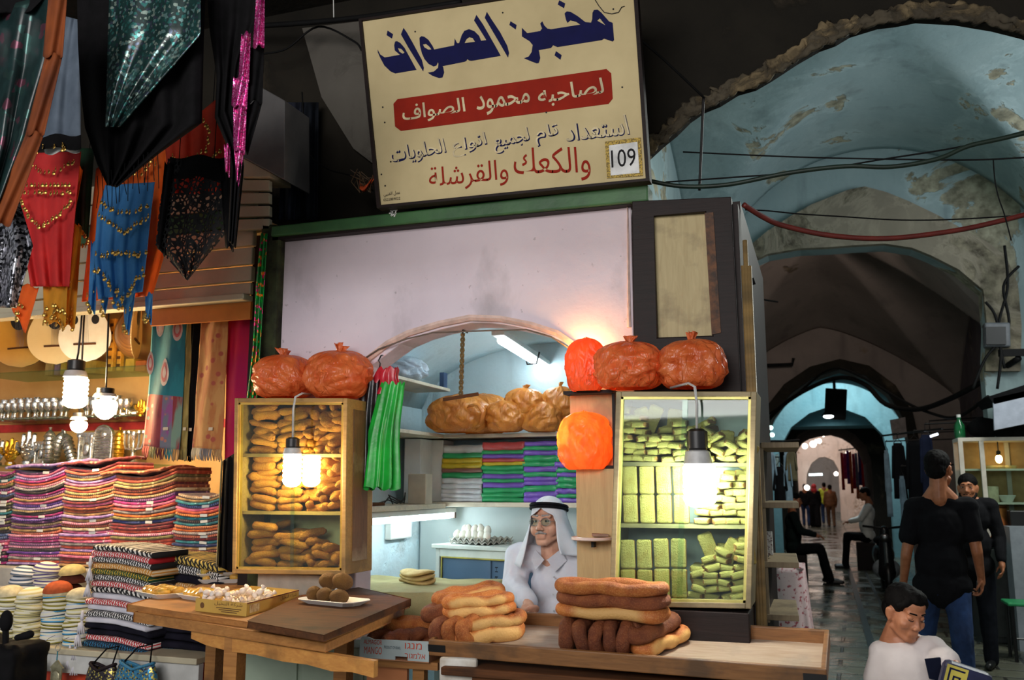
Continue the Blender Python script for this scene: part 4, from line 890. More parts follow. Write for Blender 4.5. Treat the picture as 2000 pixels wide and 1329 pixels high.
def eyes(par,H,M,skin_lid,iris=(40,26,18)):
    for s in (-1,1):
        c=H@V((s*.031,-.0745,.014)); m=MB(); m.ell((0,0,0),.0125,None,14,10); xf(m,Matrix.Translation(c)); e=m.build('eye',M['eye'],par,smooth=True)
        m=MB(); m.ell((0,0,0),(.0062,.0030,.0062),None,12,8); xf(m,H@Matrix.Translation((s*.031-.002*s,-.0860,.0128))); m.build('iris',mat('iris_brown',iris,bump=0,rough=.2),e,smooth=True)
        m=MB(); m.capsule(H@V((s*.045,-.080,.021)),H@V((s*.017,-.085,.022)),.0052,.0052); m.capsule(H@V((s*.044,-.079,.004)),H@V((s*.018,-.084,.004)),.0042,.0042); m.build('eyelid',skin_lid,par,smooth=True)
def hand(m,w,d,nrm,side,curl=.5,spread=.021,sc=1.0,thumb=.7):
    """palm with five fingers; d along the hand, nrm out of the palm, side +1/-1 where the thumb is"""
    d=V(d).normalized(); n=V(nrm); n=(n-d*n.dot(d)).normalized(); x=d.cross(n)*side
    w=V(w); Mx=Matrix((x,d,n)).transposed()
    def p(a,b,c): return w+(x*a+d*b+n*c)*sc
    m.ell(p(0,.045,0),(.038*sc,.052*sc,.016*sc),Mx.to_euler(),14,10); m.capsule(p(0,-.02,0),p(0,.03,0),.027*sc,.028*sc)
    for k,(o,L) in enumerate(((1.5,.072),(.5,.082),(-.5,.076),(-1.5,.060))):
        b=p(o*spread,.082-abs(o-.3)*.006,0); a=0; q=b
        for s_,f in ((.45,.55),(.32,.8),(.23,.6)):
            a+=curl*f*(1+.08*k); e=q+(d*math.cos(a)+n*math.sin(a))*L*s_*sc; m.capsule(q,e,.0086*sc,.0078*sc,8,3); q=e
    q=p(.030,.015,.006); e=p(.052,.045,.018+.02*thumb); m.capsule(q,e,.013*sc,.0105*sc,8,3); e2=p(.050-.012*thumb,.075,.024+.03*thumb); m.capsule(e,e2,.0098*sc,.0080*sc,8,3)
def wrinkle(mb,amp,sc,seed=0):
    out=[]
    nn=[V((0,0,0)) for _ in mb.v]
    for f in mb.f:
        a,b,c=(mb.v[i] for i in f[:3]); n=(b-a).cross(c-a)
        for i in f: nn[i]+=n
    for p,n in zip(mb.v,nn):
        n=n.normalized() if n.length>1e-12 else n
        k=noise.noise(V((p.x*sc,p.y*sc,p.z*sc*.6+seed)))+.6*abs(noise.noise(V((p.x*sc*2.2+seed,p.y*sc*2.2,p.z*sc*1.3))))
        out.append(p+n*amp*k)
    mb.v=out; return mb
def skinm(name,c,c2):
    s=NT(name); s.color(s.ramp(s.noise(26,5),[(.35,c),(.65,c2)])).set(Roughness=.5); s.bump(s.noise(120,4),.15,.002); return s.m
PM=dict(eye=mat('eye_white',(176,166,158),bump=0,rough=.25))
M_cloth_w=mat('white_cotton',(226,226,232),(212,212,222),rough=.8,scale=9,bump=.12,bscale=200)
# ---------------------------------------------------------------- bakery interior
def sh(label,name,a,b,mt=M_shelfw,par=None):
    m=MB(); m.bbox(a,b); o=m.build(name,mt,bevel=.003); return tag(o,label,'shelf')
zA=AX(800,741,-2.34).z; zB=AX(870,851,-2.34).z; zC=AX(820,985,-2.36).z
sh('short white shelf high on the left wall of the bakery, holding a clear bag','wall_shelf',(XL,4.35,zA-.02),(-2.32,5.45,zA))
sh('long white shelf along the left wall under the first row of amber bags','wall_shelf',(XL,4.30,zB-.022),(-2.30,5.30,zB))
zB2=zB
m=MB(); m.prism([V((XL,5.30,zB-.022)),V((-2.30,5.30,zB-.022)),V((-2.1,5.33,zB-.022)),V((-.63,5.33,zB-.022)),V((-.63,YR,zB-.022)),V((XL,YR,zB-.022))],(0,0,.022)); tag(m.build('wall_shelf',M_shelfw),'white shelf across the back wall carrying the amber bread bags','shelf')
sh('pale shelf along the left wall above the tube light','wall_shelf',(XL,4.20,zC-.03),(-2.30,5.35,zC))
zD=AY(1000,982,5.36).z
sh('pale shelf across the back wall carrying the folded coloured bags','wall_shelf',(XL+.02,5.36,zD-.03),(-.63,YR,zD))
# back tiles below: metal splash panel
m=MB(); m.bbox((XL+.02,5.62,.9),(-.63,5.648,zD-.032)); struct(m.build('trim_back_panel',mat('grey_green_panel',(196,206,204),(184,196,194),rough=.4,scale=3,bump=.05)))
# amber bags on the shelf
zs=zB
for args in ((842,948,772,852,5.20,11,'amber bread bag lying leftmost on the back shelf'),(902,990,768,852,5.42,12,'amber bread bag behind the leftmost one on the shelf'),(952,1024,792,858,5.24,13,'amber bread bag with a loop handle, second along the shelf'),(1020,1098,798,862,5.30,14,'amber bread bag under the upper pair on the shelf'),(1090,1130,800,862,5.36,18,'amber bread bag half hidden behind the right jamb')):
    t=bag(*args[:6],args[6],M_bag2,handle=args[5] in (11,),tuft=False); t.location.z=zs+.003
for args in ((988,1064,744,826,5.30,15,'amber bread bag left of the upper pair on the shelf'),(1062,1124,742,816,5.34,16,'amber bread bag right of the upper pair on the shelf')):
    bag(*args[:6],args[6],M_bag2)
bag(1094,1190,800,918,3.90,21,'glowing orange bag of breads standing in the open plywood rack',M_bag_lit,tuft=False)
# clear bag on the upper left shelf
M_clear=mat('crinkled_clear_plastic',(214,226,236),(190,206,222),rough=.15,scale=8,bump=.6,bscale=14,bdist=.02,Transmission_Weight=.25)
t=bag(784,884,690,744,5.0,31,'clear crinkled plastic bag on the short upper shelf',M_clear,tuft=False); t.location=(-2.46,4.95,zA+.002)
m=MB(); m.bbox((-2.36,5.36,zA),(-2.33,5.42,zA+.10)); tag(m.build('blue_carton',mat('dark_blue_card',(60,84,120),bump=0)),'small dark blue carton at the far end of the short upper shelf','box')
# folded plastic bags
BC=dict(w=(214,214,210),g=(52,170,104),y=(222,196,52),r=(206,84,84),b=(150,104,92),p=(128,92,196),k=(228,228,230))
BN=dict(w='clear',g='green',y='yellow',r='red',b='brownish',p='purple',k='white')
cols=[(870,950,'wgyybg'+'kkkkk',5.44,'first'),(946,1030,'rgpryggpgpggg',5.42,'second'),(1026,1094,'pgpggpgppgpp',5.42,'third'),(1090,1134,'pgpgpgpggpgp',5.43,'fourth')]
r=random.Random(21)
for u0,u1,seq,Y,nm in cols:
    a=AY(u0,982,Y); b=AY(u1,982,Y); n=len(seq); H=(zB-.022-zD)-.03
    if nm=='first': H*=.96
    z=zD+.001; hs=[r.uniform(.8,1.25)*(1.9 if k in 'wr' and i==0 else 1) for i,k in enumerate(seq)]; sc=H/sum(hs)
    for i in range(n-1,-1,-1):
        h=hs[i]*sc; k=seq[i]; w=b.x-a.x-.006; dx=r.uniform(-.006,.006); sd=r.random()*9; am=.35*h
        m=MB(); nU,nV=22,6; top=[];bot=[]
        def zt(s,t,q): return q+am*.5*(noise.noise(V((s*3+sd,t*2,sd)))+math.sin(s*6.3+sd)*.4)
        def fn(u,v,z=z,h=h):
            # cross section loop: bottom back -> bottom front -> front roll -> top front -> top back
            if v<.5: yy=.19*(1-v/.4) if v<.4 else 0; zz=0
            else: yy=.19*((v-.6)/.4) if v>.6 else 0; zz=h
            if v==.5: yy=-.008; zz=h/2
            return (a.x+dx+w*u+.004*noise.noise(V((v*3,sd,u*4))),5.385+yy+.006*noise.noise(V((u*5,sd,z))),z+zz*.96+am*.45*(noise.noise(V((u*3+sd,yy*4,z)))))
        m.sheet(fn,16,10,.002)
        o=m.build('folded_bags',mat('folded_film_'+BN[k],BC[k],rough=.3,scale=6,bump=.35,bscale=30),smooth=True)
        tag(o,'%s folded plastic bags, %s from the top of the %s stack from the left'%(BN[k],['topmost','second','third','fourth','fifth','sixth','seventh','eighth','ninth','tenth','eleventh','twelfth','thirteenth'][i].replace('topmost','first'),nm),'plastic bags','folded plastic bags on the back shelf')
        z+=h
# white upright boxes at the left of the stacks
for (u0,u1,v0,v1,Y,l) in ((788,822,856,980,5.22,'tall white carton leftmost under the long shelf'),(824,866,858,982,5.40,'tall white carton beside the folded bags')):
    a,b=AY(u0,v1,Y),AY(u1,v0,Y); m=MB(); m.bbox((a.x,Y,zD+.001 if Y>5.36 else zC+.001),(b.x,Y+.18,min(b.z,zB-.03))); tag(m.build('tall_carton',M_white,bevel=.004),l,'box')
a,b=AY(831,975,5.15),AY(866,917,5.15); m=MB(); m.bbox((a.x-.05,5.0,zC+.001),(b.x-.05,5.1,zC+.001+b.z-a.z)); tag(m.build('card_box',mat('buff_card',(196,182,160),(180,166,146)),bevel=.004),'small buff box on the lower left shelf with black leads beside it','box')
for k in range(3):
    m=MB(); m.tube([(-2.40+.012*k,4.55+.1*k,zC+.006),(-2.38,4.7,zC+.03+.014*k),(-2.40,4.85+.05*k,zC+.008),(-2.41,4.98,zC+.03+.02*k)],.004,5); tag(m.build('power_lead',M_black,smooth=True),'black lead curling on the lower left shelf, %s'%('lowest strand','middle strand','topmost strand')[k],'cable','leads on the lower left shelf')
m=MB(); m.bbox((-2.50,4.42,zC),(-2.36,4.62,zC+.018)); tag(m.build('brown_tray',M_dkbrd,bevel=.003),'small brown block on the lower left shelf under the hanging green bags','tray')
# tube light under the lower shelf
t=thing('tube_light','bright fluorescent tube mounted under the lower left shelf','lamp',(-2.33,4.9,zC-.09))
m=MB(); m.bbox((-2.36,4.36,zC-.062),(-2.31,5.55,zC-.031)); m.build('housing',M_white,t,bevel=.004)
m=MB(); m.capsule((-2.335,4.42,zC-.082),(-2.335,5.52,zC-.082),.017); m.build('tube',M_tube,t,smooth=True)
for y in (4.38,5.55): m=MB(); m.box((-2.335,y,zC-.075),(.036,.03,.05)); m.build('end_holder',mat('brownish_plastic',(150,126,110),bump=0),t)
# ceiling tube light
pa,pb=AZ(972,662,2.37),AZ(1085,733,2.37); mid=lerp(pa,pb,.52)
t=thing('ceiling_light','fluorescent light fixture on the bakery ceiling held by a strap','lamp',mid)
m=MB(); m.bar(pa+V((0,0,.035)),pb+V((0,0,.035)),.07,.03); m.build('housing',M_white,t,bevel=.004)
d=(pb-pa)
for s0,s1 in ((.04,.49),(.55,.97)): m=MB(); m.capsule(lerp(pa,pb,s0),lerp(pa,pb,s1),.020); m.build('tube',M_tube,t,smooth=True)
m=MB(); m.tube([mid+V((-.05,0,.05)),mid+V((-.03,0,-.024)),mid+V((.03,0,-.024)),mid+V((.05,0,.05))],.006,6); m.build('strap',M_dkmetal,t)
# rope with a bar
t=thing('hanging_rope','twisted old rope hanging from the arch with a wooden bar on its end','rope',AY(902,780,4.10)); a,b=AY(904,652,4.10),AY(900,772,4.10)
for ph in (0,PI):
    m=MB(); m.tube([lerp(a,b,i/40)+V((.007*math.cos(i*.9+ph),.007*math.sin(i*.9+ph),0)) for i in range(41)],.006,6); m.build('strand',mat('old_rope',(126,104,58),(84,70,40),scale=60,bump=.5),t,smooth=True)
m=MB(); m.bar(AY(866,781,4.10),AY(934,770,4.10),.012,.016); m.build('bar',M_dkbrd,t)
m=MB(); m.tube([a+V((0,0,-.01)),a+V((0,.0,.02)),a+V((.0,.06,.015))],.005,6); m.build('hook',M_dkmetal,t)
# bundles of bags hanging at the left jamb
def bundle(u0,u1,v0,v1,Y,label,c,seed,name='bag_bundle',pl=9,neck=.35,top=None):
    a,b=AY(u0,v0,Y),AY(u1,v1,Y); W=b.x-a.x; H=a.z-b.z; xc=(a.x+b.x)/2; tp=AY(top or (u0+u1)/2+6,v0,Y).x
    def fn(u,v):
        an=u*2*PI; w=lerp(neck,1.0,min(1,v*2.0)**.8)*(1-.12*math.sin(v*PI*1.2)); q=1+.28*math.cos(an*pl+seed)*min(1,.3+v)
        x=lerp(tp,xc,v**.7)+W*.5*w*math.cos(an)*q+.03*W*math.sin(v*7+seed); return (x,Y+.045*w*math.sin(an)*q,a.z-H*v+.01*math.cos(an*pl))
    m=MB(); m.sheet(fn,72,24); o=m.build(name,mat(name+'_'+c[0],c[1],c[2],rough=.28,scale=8,bump=.25,bscale=40),smooth=True); return tag(o,label,'bag bundle')
bundle(700,748,748,950,3.945,'black bundle of plastic bags hanging beside the pine cabinet',('black',(20,20,22),(12,12,13)),2,neck=.8,top=728)
bundle(717,771,752,955,3.92,'bright green bundle of plastic bags hanging at the left of the opening',('green',(30,186,62),(20,140,46)),1,neck=.72,top=767)
bundle(728,776,722,768,3.96,'small red bundle of plastic bags above the green one',('red',(206,44,60),(170,30,48)),3,pl=6,neck=.8)
m=MB(); p=AY(741,722,3.96); m.tube([p,p+V((.004,0,.03)),p+V((-.006,0,.045)),p+V((.008,0,.07)),p+V((.0,.03,.075))],.004,6); tag(m.build('wall_hook',M_black,smooth=True),'black wire hook over the red bundle of bags','hook')
# wire along the arch
m=MB(); m.tube([q+V((0,-.03,0)) for q in P((712,706),(745,684),(800,664),(850,652),(905,650),(960,648),(1032,646),(1080,660),(1126,690))],.004,5); tag(m.build('arch_wire',mat('grey_wire',(120,104,92),bump=0),smooth=True),'thin wire following the curve of the bakery arch','wire')
# plywood rack at the right jamb
rk=thing('plywood_rack','beige plywood rack with an open upper cell at the right side of the opening','rack',(-1.02,3.93,.2))
x0,x1=AY(1130,900,3.95).x,-.865; zt,zm=AY(1150,772,3.95).z,AY(1150,916,3.95).z
m=MB(); m.bbox((x0,3.90,.2),(x1,3.985,zm)); m.build('lower_panel',M_ply,rk,bevel=.004)
m=MB(); m.bbox((x0-.04,3.96,zm),(x1,3.985,zt)); m.build('back_panel',M_ply,rk)
m=MB(); m.bbox((x0-.05,3.88,zt),(x1,3.985,zt+.014)); m.build('top_board',M_dkwood,rk)
m=MB(); m.bbox((x0,3.895,zm),(x1,3.96,zm+.012)); m.build('cell_floor',M_dkwood,rk)
m=MB(); m.bbox((x1-.012,3.90,zm+.012),(x1,3.96,zt)); m.build('divider',M_dkwood,rk)
p=AY(1157,1056,3.86); t=thing('round_pan','white round pan with a pinkish rim on a bracket of the plywood rack','pan',p)
m=MB(); m.lathe([(.085,0),(.092,.004),(.092,.014),(.088,.016),(.084,.010),(.02,.009)],p,28); m.build('pan_shell',[mat('pinkish_enamel',(236,216,206),(226,200,190),rough=.25,bump=0)],t,smooth=40)
m=MB(); m.bbox((p.x-.006,p.y,p.z-.03),(p.x+.006,3.90,p.z)); m.build('bracket',M_dkmetal,t)
m=MB(); m.box(p+V((.03,.02,.022)),(.07,.06,.012),(0,.03,.3)); tag(m.build('folded_paper',mat('brownish_paper',(176,140,120)),bevel=.002),'brownish folded paper on the round white pan','paper')
# sideboard with blue sliding doors and the eggs
z0=1.235; s0=AZ(851,1063,z0); s1=V((-1.20,s0.y-.30,z0)); ux=(s1-s0).normalized(); uy=V((0,0,1)).cross(ux); sb=thing('sideboard','pale metal sideboard with blue sliding doors behind the baker','sideboard',(s0+s1)/2+uy*.2-V((0,0,z0-.2)))
Ls=(s1-s0).length
def sp(x,y,z): return s0+ux*x+uy*y+V((0,0,z-z0))
M_pal=mat('pale_grey_enamel',(206,212,204),(192,200,192),rough=.4,bump=.05); M_blue=mat('slate_blue_door',(78,104,130),(70,96,120),rough=.45,scale=3,bump=.04)
def sbox(nm,x,y,z,mt,par=None,bev=.004): m=MB(); m.hexa([sp(a,b,c) for c in z for a,b in ((x[0],y[0]),(x[1],y[0]),(x[1],y[1]),(x[0],y[1]))]); return m.build(nm,mt,par or sb,bevel=bev)
sbox('top',(-.02,Ls),(-.02,.42),(z0-.025,z0),M_pal); sbox('side_panel',(0,.03),(0,.40),(.2,z0-.025),M_pal); sbox('side_panel',(Ls-.03,Ls),(0,.40),(.2,z0-.025),M_pal); sbox('back',(.03,Ls-.03),(.38,.40),(.2,z0-.025),M_pal)
sbox('door_frame',(.03,Ls-.03),(.0,.012),(z0-.075,z0-.025),M_pal); 
sbox('gilt_rail',(.045,Ls-.03),(-.006,.0),(z0-.082,z0-.072),mat('olive_gilt',(170,160,70),bump=0))
sbox('gilt_rail',(.045,.055),(-.006,.0),(.62,z0-.082),MATS['olive_gilt']); sbox('gilt_rail',(.045,Ls-.03),(-.006,0),(.61,.62),MATS['olive_gilt'])
d1=sbox('sliding_door',(.055,.42),(.006,.014),(.62,z0-.08),M_blue); d2=sbox('sliding_door',(.40,Ls-.03),(.016,.024),(.62,z0-.08),M_blue)
sbox('finger_pull',(.09,.105),(.004,.006),(.90,.95),M_black,d1,0)
for k,ch in enumerate('HRUNA'):
    m=MB(); a=sp(.445,-.0015+.016,z0-.12-.055*k); letters(m,ch,[a+V((0,0,.0)),a-V((0,0,.03)),a-V((0,0,.03))+ux*.022,a+ux*.022]); m.build('lettering',M_ink,d2)
sbox('base',(.03,Ls-.03),(.0,.38),(.2,.61),M_pal)
# eggs
et=thing('egg_tray','grey card egg tray on the sideboard','egg tray',sp(.22,.18,z0+.001)); et.rotation_euler=(0,0,math.atan2(ux.y,ux.x)-.12)
m=MB(); nx,ny=6,5; L,W=.31,.26
m.sheet(lambda u,v:((u-.5)*L,(v-.5)*W,.030+.013*math.cos(u*nx*2*PI)*math.cos(v*ny*2*PI)),48,40,.004); m.build('moulded_tray',mat('grey_pulp',(178,176,164),(160,158,148),rough=.9,scale=40,bump=.3),et,smooth=True,local=True)
m=MB(); m.sheet(lambda u,v:((u-.5)*L*1.02,(v-.5)*W*1.02,.013+.011*math.cos(u*nx*2*PI)*math.cos(v*ny*2*PI)),48,40,.004); m.build('lower_tray',MATS['grey_pulp'],et,smooth=True,local=True)
M_egg=mat('egg_shell',(236,234,222),(226,222,206),rough=.45,scale=5,bump=.05)
r=random.Random(8); Me=Matrix.LocRotScale(et.location,et.rotation_euler,None)
eg=[]; m=MB(); m.lathe([(max(.0225*math.sin(PI*i/12)*(1+.12*math.cos(PI*i/12)),.0005),-.029*math.cos(PI*i/12)) for i in range(13)],(0,0,0),16); e0=m.build('egg',M_egg,smooth=True,origin=(0,0,0)); tag(e0,'x','egg'); eu=[False]
for i,(a,b,h) in enumerate([(0,0,0),(1,0,0),(2,0,0),(3,0,0),(4,0,0),(5,0,0),(1,1,0),(2,1,0),(3,1,0),(4,1,0),(1.5,.5,1),(2.5,.5,1),(3.4,.6,1),(4.6,.5,.9),(0.6,.8,.9),(2,2,0),(3,2,0),(2.6,1.4,1.1)]):
    put([e0],eu,0,Me@TR(((a-2.5)*L/nx,(b-1.6)*W/ny,.056+.034*h),(r.uniform(-.3,.3),r.uniform(-.3,.3),0),1.05),'white egg heaped on the grey card tray on the sideboard','eggs on the card tray')
# burlap-covered work table and flat breads
wt=thing('work_table','wooden work table under the burlap at the left of the opening','table',(-2.15,4.55,.2))
wz=1.045; m=MB(); m.bbox((-2.56,4.24,wz-.03),(-1.74,4.95,wz)); m.build('tabletop',M_table,wt)
for x in (-2.5,-1.8):
    for y in (4.30,4.88): m=MB(); m.bbox((x-.03,y-.03,.2),(x+.03,y+.03,wz-.03)); m.build('leg',M_table,wt)
M_burl=mat('olive_burlap',(176,166,120),(154,146,104),rough=.9,scale=6,bump=.6,bscale=180,bdist=.003)
def fn(u,v):
    x=lerp(-2.585,-1.70,u); y=lerp(4.16,4.97,v); z=wz+.012+.010*noise.noise(V((x*6,y*6,1)))+.025*max(0,noise.noise(V((x*3,y*3,5))))
    if y<4.235: z=wz+.006-(4.235-y)*3.0; y=4.225-.02*noise.noise(V((x*7,2,2)))
    if x>-1.735: z-=(x+1.735)*6; x=-1.73+.015*noise.noise(V((y*6,7,3)))
    return (x,y,z)
m=MB(); m.sheet(fn,44,40,.004); tag(m.build('burlap_cloth',M_burl,smooth=True),'olive burlap cloth draped over the work table','cloth')
M_pita=bakedm('pale_flatbread',(222,200,140),(206,176,112),(180,140,84),30)
pp=AZ(815,1136,wz+.03)
for k in range(3):
    m=MB(); n=24
    def fn(u,v,k=k):
        an=u*2*PI; rr=v; return (pp.x+(.105-.004*k)*rr*math.cos(an)*(1+.05*noise.noise(V((math.cos(an),k,1)))),pp.y+.085*rr*math.sin(an),wz+.030+.022*k+.010*math.sin(an*2+k)*rr+.012*(1-rr**4))
    m.sheet(fn,28,8,.012); tag(m.build('flatbread',M_pita,smooth=True),'flat bread on the burlap, %s of the stack of three'%('lowest','middle','topmost')[k],'bread','stack of flat breads')
# phone on a ledge, coiled cord, white wall box
m=MB(); m.bbox((XL,4.18,1.33),(-2.36,4.44,1.35)); lg_=m.build('phone_ledge',M_shelfw,bevel=.003); tag(lg_,'small beige ledge holding the black telephone','ledge')
t=thing('telephone','black telephone with coiled cord on the small ledge','telephone',(-2.46,4.31,1.351)); 
m=MB(); m.hexa([V(p)+t.location for p in ((-.08,-.09,0),(.08,-.09,0),(.08,.09,0),(-.08,.09,0),(-.05,-.08,.03),(.06,-.08,.05),(.06,.08,.05),(-.05,.08,.03))]); m.build('base',M_black,t,bevel=.008)
m=MB(); m.tube([t.location+V((.03,-.10,.065)),t.location+V((.03,-.07,.075)),t.location+V((.03,.07,.075)),t.location+V((.03,.10,.065))],[.022,.016,.016,.022],10); m.build('handset',M_black,t,smooth=True)
m=MB(); a=t.location+V((.09,-.10,.02)); pts=[]
for i in range(240):
    s_=i/239; c=a+V((.03*math.sin(s_*PI),0,-.26*math.sin(s_*PI))); c.x+=.055*s_; pts.append(c+V((0,.009*math.cos(i*.9),.0))+V((.009*math.sin(i*.9),0,0)))
m.tube(pts,.0028,5); m.build('coiled_cord',M_black,t,smooth=True)
a,b=AX(750,1068,XL),AX(792,1020,XL); m=MB(); m.bbox((XL,min(a.y,b.y),1.26),(XL+.05,max(a.y,b.y),1.42)); tag(m.build('switch_box',M_white,bevel=.01),'white box on the left wall below the tube light','box')
# ---------------------------------------------------------------- the baker
bk=thing('person','seated elderly baker in white shirt, white headscarf, black band and glasses','person',(-1.36,4.78,.2))
hd=AY(1070,1024,4.72); H=Matrix.Translation(hd)@Euler((R(-3),R(-2),R(-8))).to_matrix().to_4x4()@Matrix.Scale(1.02,4)
B0=V((-1.36,4.80,0)); M_sk=skinm('weathered_skin',(222,172,144),(204,150,124))
def Bp(x,y,z): return B0+V((x,y,z))
sR,sL=AY(1014,1088,4.80),Bp(.20,.0,1.185); eR,eL=AY(1004,1142,4.74),Bp(.27,-.08,.93); wR,wL=AY(1032,1180,4.50),Bp(.14,-.28,.90)
hipR,hipL=Bp(-.09,0,.72),Bp(.09,0,.72); kR,kL=Bp(-.14,-.40,.75),Bp(.14,-.40,.75); aR,aL=Bp(-.14,-.42,.30),Bp(.14,-.42,.30)
hb=headmb(); [hb.ell((q*.045,-.052,-.030),(.030,.034,.036),None,16,10) or hb.ell((q*.036,-.045,-.082),(.024,.030,.022),None,14,9) for q in (-1,1)]
m=merge(MB(),xf(hb,H))
m.capsule(H@V((0,.04,-.14)),Bp(0,.02,1.17),.058,.07); m.ell(Bp(0,.0,1.06),(.17,.11,.16)); m.ell(Bp(0,-.02,.86),(.155,.125,.16)); m.ell(Bp(0,0,.74),(.16,.13,.10)); m.capsule(sR,sL,.062)
for s,e,w_ in ((sR,eR,wR),(sL,eL,wL)): m.capsule(s,e,.052,.042); m.capsule(e,w_,.042,.029)
for h,k,a in ((hipR,kR,aR),(hipL,kL,aL)): m.capsule(h,k,.085,.06); m.capsule(k,a,.058,.042); m.capsule(a+V((0,.04,-.06)),a+V((0,-.14,-.065)),.038,.03)
hand(m,wR+V((.006,-.02,-.002)),V((.55,-.62,-.5)),V((-.1,-.3,-1)),-1,.75); hand(m,wL+V((-.01,-.03,0)),V((-.5,-.8,-.2)),V((0,-.2,-1)),1,.6)
remesh(m,.0045,4).build('body',M_sk,bk,smooth=True)
m=MB(); m.ell(Bp(0,.0,1.06),(.192,.135,.175)); m.ell(Bp(0,-.03,.87),(.182,.155,.17)); m.ell(Bp(0,0,.74),(.180,.15,.10)); m.capsule(sR,sL,.078); m.capsule(Bp(-.09,0,1.22),Bp(.09,0,1.22),.070)
for s,e,w_ in ((sR,eR,wR),(sL,eL,wL)): m.capsule(s,e,.076,.070); m.capsule(e,lerp(e,w_,.92),.068,.052)
wrinkle(remesh(m,.008,6),.011,9,2).build('shirt',M_cloth_w,bk,smooth=True)
m=MB(); c=H@V((0,.035,-.15))
for s in (-1,1): m.prism([c+V((s*.010,-.085,-.030)),c+V((s*.07,-.055,.020)),c+V((s*.10,-.03,-.035)),c+V((s*.055,-.105,-.085))],(0,-.010,0))
m.build('collar',M_cloth_w,bk,bevel=.004)
for k in range(4): m=MB(); m.lathe([(.0055,0),(.0055,.003)],Bp(-.012+.002*k,-.152-.012*k*(2-k)*.6-.02*(k>0),1.12-.085*k),10,(PI/2,0,0)); m.build('button',mat('pearl_button',(206,206,210),bump=0,rough=.3),bk)
m=MB(); m.box(Bp(.105,-.148,1.03),(.105,.010,.12),(.1,0,.22)); pk=m.build('pocket',mat('white_pocket_cotton',(214,216,226),(206,208,220),bump=.1,bscale=200),bk,bevel=.004)
m=MB(); m.capsule(Bp(.085,-.158,1.07),Bp(.085,-.158,1.11),.004); m.build('pen',M_metal,pk)
m=MB(); m.ell(Bp(0,0,.70),(.185,.155,.09))
for h,k,a in ((hipR,kR,aR),(hipL,kL,aL)): m.capsule(h,k,.10,.075); m.capsule(k,a,.073,.058)
wrinkle(remesh(m,.01,5),.008,8,4).build('trousers',mat('navy_trousers',(44,52,72),(36,42,60),rough=.85),bk,smooth=True)
for a in (aR,aL): m=MB(); m.capsule(a+V((0,.05,-.062)),a+V((0,-.15,-.066)),.042,.035,sq=.8); m.build('shoe',M_black,bk,smooth=True)
eyes(bk,H,PM,M_sk)
M_grey=mat('grey_hair',(176,170,166),(140,134,130),rough=.8,scale=60,bump=.5)
m=MB(); 
for s in (-1,1): m.capsule(H@V((s*.002,-.101,-.044)),H@V((s*.028,-.090,-.052)),.0075,.004)
m.build('moustache',M_grey,bk,smooth=True)
for s in (-1,1): m=MB(); m.capsule(H@V((s*.014,-.097,.041)),H@V((s*.046,-.082,.043)),.0055,.004); m.build('eyebrow',M_grey,bk,smooth=True)
gl=None
for s in (-1,1):
    m=MB(); c=V((s*.033,-.105,.008)); m.tube([H@(c+V((.027*math.cos(a),.004*abs(math.cos(a)),.019*math.sin(a)))) for a in [2*PI*i/22 for i in range(22)]],.0016,6,closed=True)
    if s<0: m.tube([H@V((-.007,-.107,.012)),H@V((0,-.112,.016)),H@V((.007,-.107,.012))],.0014,5)
    m.tube([H@V((s*.060,-.101,.012)),H@V((s*.074,-.04,.012)),H@V((s*.078,.0,.010))],.0014,5); m.build('glasses',M_metal,bk,smooth=True)
    m=MB(); m.lathe([(.025,0),(.025,.001)],H@V((s*.033,-.104,.008)),18,(H.to_3x3()@Euler((PI/2,0,0)).to_matrix()).to_euler(),1,.72); m.build('lens',M_glass,bk)
# headscarf: shell over the skull falling to both shoulders, black double band
M_kef=mat('white_headcloth',(232,234,238),(222,224,230),rough=.85,scale=8,bump=.12,bscale=160)
def fn(u,v):
    ha=PI if v<.31 else (lerp(PI,2.62,(v-.31)/.07) if v<.38 else (lerp(2.62,2.28,min(1,(v-.38)/.12)))); a=lerp(-ha,ha,u)
    sx,cy_=math.sin(a),math.cos(a)
    if v<.38:
        t=v/.38*PI/2; rr=math.sin(t); z=.050+.097*math.cos(t); p=V((.090*sx*rr,.018+.108*cy_*rr,z))
    else:
        t=(v-.38)/.62; fr=max(0,abs(a)-1.5)/1.12
        wdt=.090+.085*t**1.2*(1-.25*fr); p=V((wdt*sx*(1+.10*math.sin(a*7+t*3)*t),.018+(.108+.06*t)*cy_*(1+.08*math.sin(a*9)*t)-.02*fr*t,.050-lerp(.22,.20 if a>0 else .30,fr)*t))
        if abs(a)>2.2: p.x=(p.x if abs(p.x)>.066+.03*t else math.copysign(.066+.03*t,sx))
    return H@p
m=MB(); m.sheet(fn,64,30,.004); m.build('headscarf',M_kef,bk,smooth=True)
m=MB(); pts=[H@V((.0*0+.0+.094*math.sin(a),.018+.112*math.cos(a),.078-.012*math.cos(a))) for a in [2*PI*i/40 for i in range(40)]]
m.tube(pts,.0085,8,closed=True); m.tube([p+(H.to_3x3()@V((0,0,.015))) for p in pts],.0085,8,closed=True); m.build('head_band',mat('black_cord_band',(24,24,28),(14,14,16),rough=.7,scale=60,bump=.5),bk,smooth=True)
t=thing('stool','wooden stool under the seated baker','stool',(-1.36,4.83,.2))
m=MB(); m.lathe([(.17,.60),(.175,.62),(.17,.635)],(-1.36,4.83,0),24); m.build('seat',M_dkbrd,t,smooth=40)
for k in range(4): a=PI/4+k*PI/2; m=MB(); m.tube([(-1.36+.11*math.cos(a),4.83+.11*math.sin(a),.60),(-1.36+.16*math.cos(a),4.83+.16*math.sin(a),.2)],.016,8); m.build('leg',M_dkbrd,t)
